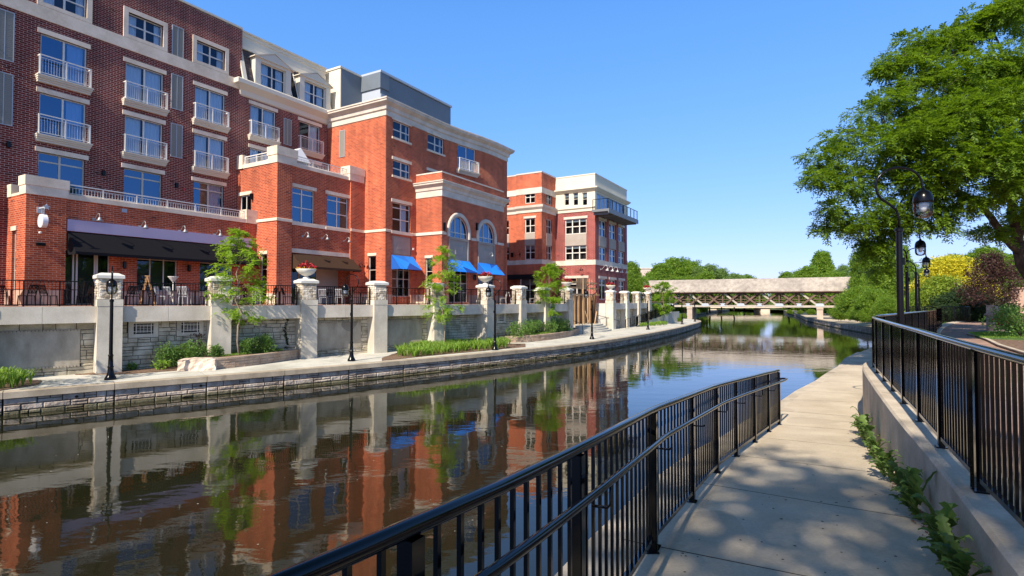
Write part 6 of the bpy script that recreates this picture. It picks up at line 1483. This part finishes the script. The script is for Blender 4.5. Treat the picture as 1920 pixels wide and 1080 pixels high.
for i, (px, py) in enumerate(((972, 38.9), (990, 40.2), (1008, 41.8), (1026, 43.2), (1042, 44.9), (1056, 46.2))):
    x, y = (px-960)/FPX*py, py; shrub('leafy_shrub', ['first', 'second', 'third', 'fourth', 'fifth', 'sixth'][i]+' shrub from the left in the planter before the curved steps', x, y, ZW+.42, .9, .9, 1.1, 1400, .11, L_SHRUB, 50+i, SG)
for i, (px, py, lab) in enumerate(((303, 692, 'small yellow-green perennial on the mulch left of the boulder'), (246, 692, 'tiny seedling on the mulch right of the first lamp post'), (572, 640, 'small bright plant at the right tip of the curved planter'), (951, 633, 'small bright hosta at the left end of the far planter'))):
    x, y = G(px, py, ZW+.05); shrub('perennial', lab, x, y, ZW+.05 if i < 2 else ZW+.42, .32 if i != 1 else .18, .32 if i != 1 else .18, .34 if i != 1 else .2, 160, .14, L_LILY, 60+i, None, cat='plant', asp=.4)
# climbing vine on the stone
x, y = T45(3); 
vp = Path([T45(2), T45(3)]); vp2 = Path([T45(1), T45(2)])
r = np.random.default_rng(8); n = 150; zz = r.uniform(1.25, 2.75, n); aa = vp.L*.78+np.sin(zz*5)*.05+r.normal(0, .03, n); P = np.array([vp.xf(a, -.26, z) for a, z in zip(aa, zz)])
tag(leafobj('climbing_vine', P, rnd_dir(n, r), rnd_dir(n, r), .09, .07, L_DARK, None, 2), 'thin dark vine climbing the stone panel left of the urn pillar', 'vine')
n = 170; zz = r.uniform(.9, 2.2, n); aa = vp2.L*.80+(zz-1.2)*.05+r.normal(0, .16, n)*(1.6-abs(zz-1.4)); P = np.array([vp2.xf(a, -.2, z) for a, z in zip(aa, zz)])
tag(leafobj('climbing_vine', P, rnd_dir(n, r), rnd_dir(n, r), .09, .07, L_PURP, None, 2), 'reddish vine against the stone panel below the second vent grille', 'vine')
# lilies (ground cover nobody could count)
def lilies(name, lab, edge, n, h, seed, mat=L_LILY):
    r = np.random.default_rng(seed); ex = np.array(edge); mn, mx = ex.min(0), ex.max(0); pts = []
    def inside(p):
        c = False; j = len(ex)-1
        for i in range(len(ex)):
            if (ex[i][1] > p[1]) != (ex[j][1] > p[1]) and p[0] < (ex[j][0]-ex[i][0])*(p[1]-ex[i][1])/(ex[j][1]-ex[i][1])+ex[i][0]: c = not c
            j = i
        return c
    while len(pts) < n:
        p = mn+(mx-mn)*r.random(2)
        if inside(p): pts.append(p)
    m = MB(); R9 = random.Random(seed)
    for (x, y) in pts:
        for b in range(11):
            a = R9.uniform(0, 6.28); l = h*R9.uniform(.7, 1.2); o = R9.uniform(.25, .75)*l; dx, dy = math.cos(a), math.sin(a); w = .011+.008*R9.random()
            q = [(0, 0, 0), (o*.3, 0, l*.55), (o*.7, 0, l*.85), (o*1.1, 0, l*.72)]; prev = None
            for j, (s, _, zz_) in enumerate(q):
                ww = w*(1, 1.1, .8, .1)[j]; c = (x+dx*s, y+dy*s, ZW+.03+zz_); i0, i1 = m.p(c[0]-dy*ww, c[1]+dx*ww, c[2]), m.p(c[0]+dy*ww, c[1]-dx*ww, c[2])
                if prev: m.face((prev[0], prev[1], i1, i0), 0, R9.random())
                prev = (i0, i1)
    return tag(m.build(name, mat, recalc=False, tint=True), lab, 'ground cover', None, 'stuff')
lilies('daylilies', 'long bed of bright green daylilies along the canal edge', [tuple(q) for q in LBED[0][1:-1]+LBED[1][1:-1]], 330, .52, 3)
lilies('daylilies', 'clump of bright green daylilies at the left edge on the canal bank', [G(x, y, ZW) for x, y in ((-60, 742), (35, 727.5), (60, 723), (62, 716), (0, 714), (-60, 718))], 46, .55, 4)
lilies('ground_cover', 'bright low ground cover below the ramp railing', [G(x, y, ZW) for x, y in ((1200, 613), (1250, 610), (1252, 605), (1225, 601), (1205, 606))], 420, .4, 5)
# mown grass tufts in the planters and near the litter bin
def tufts(name, lab, quad, n, h, seed, z):
    r = np.random.default_rng(seed); q = np.array(quad); u, v = r.random((2, n)); P = (q[0]*(1-u)[:, None]*(1-v)[:, None]+q[1]*u[:, None]*(1-v)[:, None]+q[2]*u[:, None]*v[:, None]+q[3]*(1-u)[:, None]*v[:, None])
    P = np.column_stack([P, np.full(n, z)]); D = r.normal(size=(n, 3))*.35+np.array([0, 0, 1]); return tag(leafobj(name, P, D, rnd_dir(n, r), h, h*.14, L_SHRUB if False else L_LILY, None, seed), lab, 'grass', None, 'stuff')
tufts('grass', 'short grass strip along the coping of the curved planter', [(-12.9, 24.5), (-11.4, 27.4), (-12.0, 28.0), (-13.6, 25.2)], 3500, .11, 3, ZW+.43)
tufts('grass', 'short grass strip in the planter before the steps', [(1.6, 39.9), (5.3, 47.5), (4.4, 48.6), (.6, 41.2)], 5000, .15, 4, ZW+.43)
tufts('grass', 'patch of mown grass round the litter bin', [(17.7, 20.7), (21, 20.2), (24, 24), (20.0, 24.2)], 6000, .10, 5, 2.26)
# dandelion weeds along the foot of the kerb wall
WP = Path([(2.86, 3.36), (3.30, 4.16), (3.80, 5.13), (4.52, 6.53), (5.33, 8.05), (6.18, 9.6), (7.0, 11.1)])
R10 = random.Random(12); nw = 0
for a in (.10, .40, .74, 1.75, 2.0, 2.28, 3.35, 3.55, 4.5, 4.72, 5.75, 5.95, 6.15, 7.0, 7.25):
    x, y, _ = WP.xf(a, -.06-R10.uniform(0, .05), 0); m = MB(); s = R10.uniform(.8, 1.25)*(1.05 if a < 3 else 1.1)
    for b in range(R10.randint(11, 20)):
        an = R10.uniform(1.2, 5.4); L = R10.uniform(.09, .19)*s; up = R10.uniform(.6, 2.0); dx, dy = math.cos(an), math.sin(an); N = 9; prev = None; h0 = R10.uniform(0, .20)*s; tn = R10.random()
        for j in range(N+1):
            f = j/N; w = (.008+.032*math.sin(math.pi*min(1, f*1.02+.02))**.8*(1.35 if j % 2 else .38))*s
            if j == N: w = .001
            d = L*f; z = h0+L*up*math.sin(f*2.0)*.75; c = (x+dx*d, y+dy*d, zr(y)+.0+z)
            i0, i1, ic = m.p(c[0]-dy*w, c[1]+dx*w, c[2]+.006), m.p(c[0]+dy*w, c[1]-dx*w, c[2]+.006), m.p(c[0], c[1], c[2]-.004)
            if prev: m.face((prev[0], prev[2], ic, i0), 0, tn); m.face((prev[2], prev[1], i1, ic), 0, tn)
            prev = (i0, i1, ic)
    nw += 1
    w = m.build('weed', L_WEED, recalc=False, tint=True)
    tag(w, ['nearest', 'second nearest', 'third nearest', 'fourth nearest', 'fifth nearest', 'sixth nearest', 'seventh nearest', 'eighth nearest', 'ninth nearest', 'tenth nearest', 'eleventh nearest', 'twelfth nearest', 'thirteenth nearest', 'second farthest', 'farthest'][nw-1]+' jagged dandelion weed along the foot of the kerb wall', 'weed', 'weeds along the kerb wall')
# dry debris in the crack and small stones on the path
m = MB(); R11 = random.Random(3)
for k in range(700):
    a = R11.uniform(0, WP.L); x, y, _ = WP.xf(a, -abs(R11.gauss(0, .05))+.02, 0); s = R11.uniform(.008, .03); an = R11.uniform(0, 3); z = zr(y)+.004+R11.uniform(0, .01)
    m.poly([(x-s*math.cos(an), y-s*math.sin(an), z), (x+s*.4*math.sin(an), y-s*.4*math.cos(an), z+.008), (x+s*math.cos(an), y+s*math.sin(an), z), (x-s*.4*math.sin(an), y+s*.4*math.cos(an), z+.005)])
tag(m.build('leaf_litter', plain('dry_leaf_brown', (.16, .07, .035), .9)), 'dry brown leaf litter in the crack below the kerb wall', 'leaf litter', None, 'stuff')
m = MB()
for k in range(70):
    px, py = R11.uniform(1250, 1700), R11.uniform(800, 1075); d = ray(px, py); kk = (2.075-H)/(d[2]+.08*d[1]); x, y = d[0]*kk, d[1]*kk
    if y < 1 or y > 12: continue
    s = R11.uniform(.005, .014); m.poly([(x+s*math.cos(q)*R11.uniform(.8, 1.3), y+s*math.sin(q), zr(y)+.003) for q in (0, 1.2, 2.5, 3.8, 5)])
tag(m.build('path_specks', plain('dark_speck', (.07, .05, .045), .9)), 'scattered dark specks and droppings on the concrete path', 'debris', None, 'stuff')

m = MB(); n = 0
while n < 170:
    x, y = R11.uniform(-14, 3), R11.uniform(3.5, 24)
    if x > -1+.5*(y-4)*1.2: continue
    s = R11.uniform(.006, .018); m.poly([(x+s*math.cos(q)*R11.uniform(.8, 1.5), y+s*math.sin(q), .006) for q in (0, 1.5, 3, 4.6)]); n += 1
tag(m.build('floating_specks', plain('pale_speck', (.35, .33, .26), .8)), 'tiny pale leaves and seeds floating on the canal', 'debris', None, 'stuff')
# ---- background trees
protoA = make_tree('leafy_tree', '', 12, 4.6, 9.6, 34, 560, .34, L_MID, 101, group='trees beyond the canal', tr=.22)
protoB = make_tree('pale_leafy_tree', '', 12, 4.2, 9.8, 26, 420, .30, L_PALE, 102, group='trees beyond the canal', tr=.2, br=(.24, .36))
protoC = make_tree('rounded_tree', '', 13, 4.6, 12.0, 46, 620, .34, L_MID, 103, group='trees beyond the canal', tr=.25, cone=1.15, br=(.26, .36))
protoD = make_tree('bushy_shrub', '', 3.4, 2.6, 3.3, 22, 1400, .17, L_MID, 104, cat='shrub', group='shrubs on the right bank', tr=.07, br=(.30, .42))
protoE = make_tree('dark_hedge_shrub', '', 3.0, 2.4, 3.0, 20, 1400, .15, L_DARK, 105, cat='shrub', group='dark shrubs round the plaza', tr=.07, br=(.32, .45))
first = {}
def bt(proto, px, ytop, Y, lab, zbase=.8, rz=0, sx=1.0):
    X = (px-960)/FPX*Y; top = AT(px, ytop, Y)[2]; h0 = {'leafy_tree': 12.2, 'pale_leafy_tree': 12.2, 'rounded_tree': 13.2, 'bushy_shrub': 3.5, 'dark_hedge_shrub': 3.1}[proto.name.split('.')[0]]
    s = (top-zbase)/h0; o = proto if proto.name not in first else copytree(proto); first[proto.name] = 1
    o.location = (X, Y, zbase); o.scale = (s*sx, s*sx, s); o.rotation_euler = (0, 0, rz); o['label'] = lab
    return o
A_, B_, C_, D_, E_ = protoA, protoB, protoC, protoD, protoE
BT = [(A_, 1184, 494, 92, 'dark leafy tree pressed against the far end of the red office block', .8, .75), (A_, 1213, 521, 112, 'lower leafy tree just left of the bridge roof end', 1.2, 1.1), (A_, 1240, 497, 128, 'leafy tree left of the tallest one behind the bridge roof', .6, 1.0), (A_, 1266, 486, 135, 'tallest leafy tree behind the left half of the bridge roof', 2.1, 1.05), (A_, 1292, 491, 140, 'leafy tree just right of the tallest behind the bridge', 3.0, 1.05), (B_, 1309, 499, 132, 'pale grey-green tree behind the bridge, left of a pair', 0, .8),
      (B_, 1331, 494, 150, 'pale feathery tree behind the middle-left of the bridge roof', 1.0, 1.1), (B_, 1352, 501, 152, 'pale tree at the right end of the tall group behind the bridge', 2.2, 1.0), (A_, 1325, 512, 128, 'bright lower tree in front of the pale trees behind the bridge', 1.3, 1.0), (B_, 1375, 511, 165, 'small pale tree trailing off behind the bridge roof', 3.3, 1.2), (A_, 1396, 517, 190, 'last low tree before the open sky over the bridge', 4, 1.5), (A_, 1285, 520, 120, 'low green tree touching the bridge roof ridge', 5, 1.2),
      (A_, 1478, 512, 150, 'low tree left of the tall rounded tree behind the bridge', .4, 1.1), (B_, 1500, 505, 140, 'pale low tree beside the tall rounded tree', 2, 1.1), (C_, 1541, 467, 128, 'tall rounded dark tree rising behind the right end of the bridge', .5, .95), (A_, 1516, 502, 118, 'lighter tree at the foot of the tall rounded tree', 1, 1.0), (B_, 1581, 495, 122, 'grey-green tree right of the tall rounded tree', 3, .8), (A_, 1560, 512, 112, 'tree directly behind the right end of the bridge roof', 2.6, 1.2),
      (A_, 1625, 464, 84, 'tall broad tree right of the bridge end', 1.4, .72), (A_, 1660, 468, 66, 'tall tree directly left of the near lamp post', 2.7, .8), (C_, 1690, 455, 62, 'tall tree behind the row of plaza lamp posts', 0.9, .8), (A_, 1648, 500, 76, 'bushy tree overhanging the right end of the bridge', 4.4, .8), (B_, 1735, 500, 58, 'pale tree left of the golden shrub', 1, 1.0), (A_, 1795, 480, 62, 'green tree behind the golden shrub', 2, 1.0), (A_, 1850, 466, 60, 'tree behind the purple-leaved tree', 3, 1.1), (A_, 1905, 478, 52, 'tree at the right edge behind the big locust', 4, 1.1), (A_, 1760, 487, 70, 'far green tree above the golden shrub', 5, 1.2), (C_, 1950, 430, 58, 'tall tree beyond the right edge of the picture', 5, 1.2)]
for i, (p, px, yt, Y, lab, rz, sx) in enumerate(BT): bt(p, px, yt, Y, lab, 2.6 if px > 1590 else .8, rz, sx)
for i, (px, yt, Y, lab, zb) in enumerate(((1607, 548, 68, 'shrub at the right end of the covered bridge beside the white sign', 2.2), (1612, 540, 64, 'shrub above the garden wall right of the bridge', 2.2), (1640, 545, 58, 'shrub just left of the near lamp post', 2.2), (1662, 560, 50, 'shrub behind the back of the curving fence', 2.2), (1607, 577, 62, 'low spreading bright shrub on the garden wall', 1.5), (1618, 576, 60, 'low rounded bright shrub on the garden wall, second from the bridge', 1.5), (1634, 578, 57, 'low shrub on the slope by the lower steps', 1.5), (1583, 572, 76, 'shrub below the end of the bridge deck', 1.2), (1500, 582, 104, 'green bank shrub seen under the bridge deck', 1.3), (1520, 580, 100, 'green bank shrub beside the right bridge pier', 1.3), (1480, 581, 118, 'far green shrub seen under the bridge deck', 1.0), (1300, 577, 118, 'green shrub seen under the left part of the bridge', 1), (1318, 576, 130, 'far green shrub behind the left bridge pier', 1), (1280, 588, 92, 'dark shrub at the foot of the left bridge pier', .8), (1262, 585, 84, 'dark shrub above the ground cover by the ramp', .8), (1240, 594, 76, 'dark low shrub under the yellow-green young tree', .8), (1274, 596, 78, 'low shrub at the tip of the promenade bed', .8), (1690, 560, 54, 'green shrub between the plaza lamp posts', 2.2), (1712, 556, 50, 'green shrub behind the third plaza lamp', 2.2), (1730, 548, 46, 'green shrub left of the golden shrub', 2.2))):
    bt(D_, px, yt, Y, lab, zb, i*1.1, 1.1 if yt < 570 else 1.3)
for i, (px, yt, Y, lab) in enumerate(((1790, 552, 42, 'dark evergreen shrub behind the right end of the plaza fence'), (1812, 543, 41, 'tallest dark evergreen shrub below the golden shrub'), (1835, 556, 40, 'dark evergreen shrub behind the litter bin'), (1856, 562, 42, 'dark evergreen shrub right of the litter bin'), (1775, 572, 40.5, 'low dark shrub behind the plaza fence'), (1800, 575, 40, 'low dark shrub beside the plaza paving'), (1650, 590, 44, 'dark shrub glimpsed behind the bend of the fence'), (1875, 560, 46, 'dark shrub in front of the pink gate pillar'))):
    bt(E_, px, yt, Y, lab, 2.2, i*1.3, 1.15)
for i, (X, Y, s_) in enumerate(((47, 150, 1), (52, 158, 1.2), (58, 172, 1.1), (66, 196, 1.3), (74, 205, 1.4), (82, 214, 1.5), (95, 215, 1.6), (92, 178, 1.2), (88, 165, 1.2), (84, 152, 1.2), (78, 140, 1.1), (104, 205, 1.7), (44, 140, 1.0), (70, 202, 1.4))):
    o = copytree(D_); o.location = (X, Y, .8); o.scale = (s_*1.3, s_*1.3, s_); o.rotation_euler = (0, 0, i*1.7); o['label'] = 'low green waterside bush far up the canal beyond the covered bridge'; o['group'] = 'waterside bushes far beyond the bridge'
# hedge wood closing the horizon
r = np.random.default_rng(77); n = 26000; P = np.column_stack([r.uniform(-60, 420, n), r.uniform(235, 262, n), r.random(n)**1.3]); P[:, 2] = .5+P[:, 2]*(5.2+2.2*np.sin(P[:, 0]*.13)+1.3*np.sin(P[:, 0]*.37))
tag(leafobj('far_wood', P, rnd_dir(n, r), rnd_dir(n, r)+[0, -.6, .5], 1.5, 1.0, L_MID, None, 7), 'low line of far green woods closing the horizon beyond the bridge', 'woods', None, 'stuff')
for i, (X, Y, lab) in enumerate(((28, 14, 'nearest leafy tree on the plaza beyond the right edge of the view'), (36, 21, 'leafy tree on the plaza beyond the right edge, second of the row'), (34, 7, 'leafy tree on the plaza to the right of the viewer'), (45, 28, 'far leafy tree on the plaza beyond the right edge'), (30, -2, 'leafy tree behind and right of the viewer'), (43, 14, 'leafy tree at the back of the plaza, right of the viewer'), (27, -12, 'last leafy tree behind the viewer'))):
    o = copytree([A_, C_, B_][i % 3]); o.location = (X, Y, 2.2); o.scale = (.85, .85, .8); o.rotation_euler = (0, 0, i*1.9); o['label'] = lab
# golden and purple shrubs
x = (1785-960)/FPX*47; t = make_tree('golden_shrub', 'bright golden-yellow leafy shrub behind the plaza fence', 6.0, 3.0, 5.7, 34, 1500, .17, L_YEL, 201, cat='shrub', tr=.1, br=(.28, .42)); t.location = (x, 47, 2.2); t.scale = (1, 1, (AT(1785, 483, 47)[2]-2.2)/6.1)
x = (1765-960)/FPX*43.5; t = make_tree('bushy_shrub', 'yellow-green shrub under the golden one by the fence', 3.2, 2.2, 3.1, 20, 1500, .15, leafmat('lime_leaves', (.10, .17, .02), (.30, .38, .04), .8, .3), 203, cat='shrub', tr=.07, br=(.30, .42)); t.location = (x, 43.5, 2.2)
x = (1852-960)/FPX*36; t = make_tree('purple_tree', 'small purple-leaved tree with wispy crown right of the golden shrub', 5.4, 2.3, 4.1, 34, 600, .15, L_PURP, 202, tr=.09, br=(.22, .36)); t.location = (x+.4, 36, 2.2); t.scale = (.78, .78, (AT(1852, 470, 36)[2]-2.2)/5.5)
# shrubs right edge
for i, (px, py, Y, h, lab) in enumerate(((1893, 622, 23.5, 1.25, 'leafy shrub with red blossoms right of the litter bin'), (1915, 630, 21, 1.3, 'leafy shrub cut by the right edge of the picture'), (1880, 600, 28, .9, 'small light shrub behind the litter bin'))):
    x = (px-960)/FPX*Y; s = shrub('leafy_shrub', lab, x, Y, 2.25, .95, .95, h, 1500, .10, L_SHRUB, 80+i)
    if i == 0:
        rr2 = np.random.default_rng(3); n = 60; P = np.column_stack([rr2.normal(-.75, .13, n), rr2.normal(-.45, .12, n), rr2.uniform(.35, .85, n)]); leafobj('red_blossoms', P, rnd_dir(n, rr2), rnd_dir(n, rr2), .11, .09, REDF, s, 4)
# trees behind the viewer that throw the dappled shade on the path and the left walk
ts = make_tree('shade_tree', 'tree behind the viewer whose shade dapples the near path', 18.5, 4.3, 3.2, 10, 260, .30, L_LOCUST, 301, tr=.16, br=(.22, .32)); ts.location = (-2.6, -13.9, 2.1); ts.rotation_euler = (0, math.radians(-12), 0)
ts = make_tree('shade_tree', 'young tree off the left edge that shades the left walk', 6.2, 1.6, 3.2, 10, 500, .16, L_YOUNG, 302, tr=.05, br=(.26, .36)); ts.location = (-18.2, 15.7, .75)
# ------------------------------------------------------------------ light, sky, camera
AZ = Vector((-.458, -.889)); EL = math.radians(41)
sun = bpy.data.lights.new('sun', 'SUN'); sun.energy = 4.8; sun.angle = math.radians(.53); sun.color = (1.0, .90, .76)
so = lk(bpy.data.objects.new('sun', sun)); sd = Vector((AZ.x*math.cos(EL), AZ.y*math.cos(EL), math.sin(EL))).normalized(); so.rotation_euler = sd.to_track_quat('Z', 'Y').to_euler(); so.location = (0, 0, 50)
w = bpy.data.worlds.new('World'); sc.world = w; w.use_nodes = True; nt = w.node_tree; bg = nt.nodes['Background']
sk = nt.nodes.new('ShaderNodeTexSky'); sk.sky_type = 'NISHITA'; sk.sun_disc = False; sk.sun_elevation = EL; sk.sun_rotation = math.atan2(AZ.x, AZ.y); sk.air_density = 1.0; sk.dust_density = .5; sk.ozone_density = 2.5; sk.altitude = 0
SS = .12                       # film-like response of the clear sky, channel by channel
sep = nt.nodes.new('ShaderNodeSeparateColor'); com = nt.nodes.new('ShaderNodeCombineColor'); nt.links.new(sk.outputs[0], sep.inputs[0])
for i, (g_, k_) in enumerate(((.94, .61), (.60, .635), (.50, 1.02))):
    p = nt.nodes.new('ShaderNodeMath'); p.operation = 'POWER'; p.inputs[1].default_value = g_; q = nt.nodes.new('ShaderNodeMath'); q.operation = 'MULTIPLY'; q.inputs[1].default_value = k_*SS**(g_-1)
    nt.links.new(sep.outputs[i], p.inputs[0]); nt.links.new(p.outputs[0], q.inputs[0]); nt.links.new(q.outputs[0], com.inputs[i])
tc = nt.nodes.new('ShaderNodeTexCoord'); sx = nt.nodes.new('ShaderNodeSeparateXYZ'); nt.links.new(tc.outputs['Generated'], sx.inputs[0])   # extra darkening of the upper sky out of view, added to cut blue fill
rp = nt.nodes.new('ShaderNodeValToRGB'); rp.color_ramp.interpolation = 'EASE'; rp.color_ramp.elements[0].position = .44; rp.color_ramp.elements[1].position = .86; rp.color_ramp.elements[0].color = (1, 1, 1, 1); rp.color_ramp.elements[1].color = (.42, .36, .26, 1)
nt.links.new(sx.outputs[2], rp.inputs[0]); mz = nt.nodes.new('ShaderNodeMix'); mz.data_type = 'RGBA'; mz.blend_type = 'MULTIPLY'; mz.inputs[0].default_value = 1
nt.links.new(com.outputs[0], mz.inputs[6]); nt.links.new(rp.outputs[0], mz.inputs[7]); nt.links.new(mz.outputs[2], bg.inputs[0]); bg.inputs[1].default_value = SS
cam = bpy.data.cameras.new('camera'); co = lk(bpy.data.objects.new('camera', cam)); cam.sensor_width = 36; cam.lens = 36*FPX/1920; cam.clip_end = 4000; cam.clip_start = .05
co.location = (0, 0, H); co.rotation_euler = (math.pi/2+PITCH, 0, 0); sc.camera = co
sc.view_settings.view_transform = 'Standard'; sc.view_settings.look = 'None'; sc.view_settings.exposure = .62; sc.view_settings.gamma = 1
sc.render.engine = 'CYCLES'; sc.cycles.max_bounces = 8; sc.cycles.transparent_max_bounces = 16
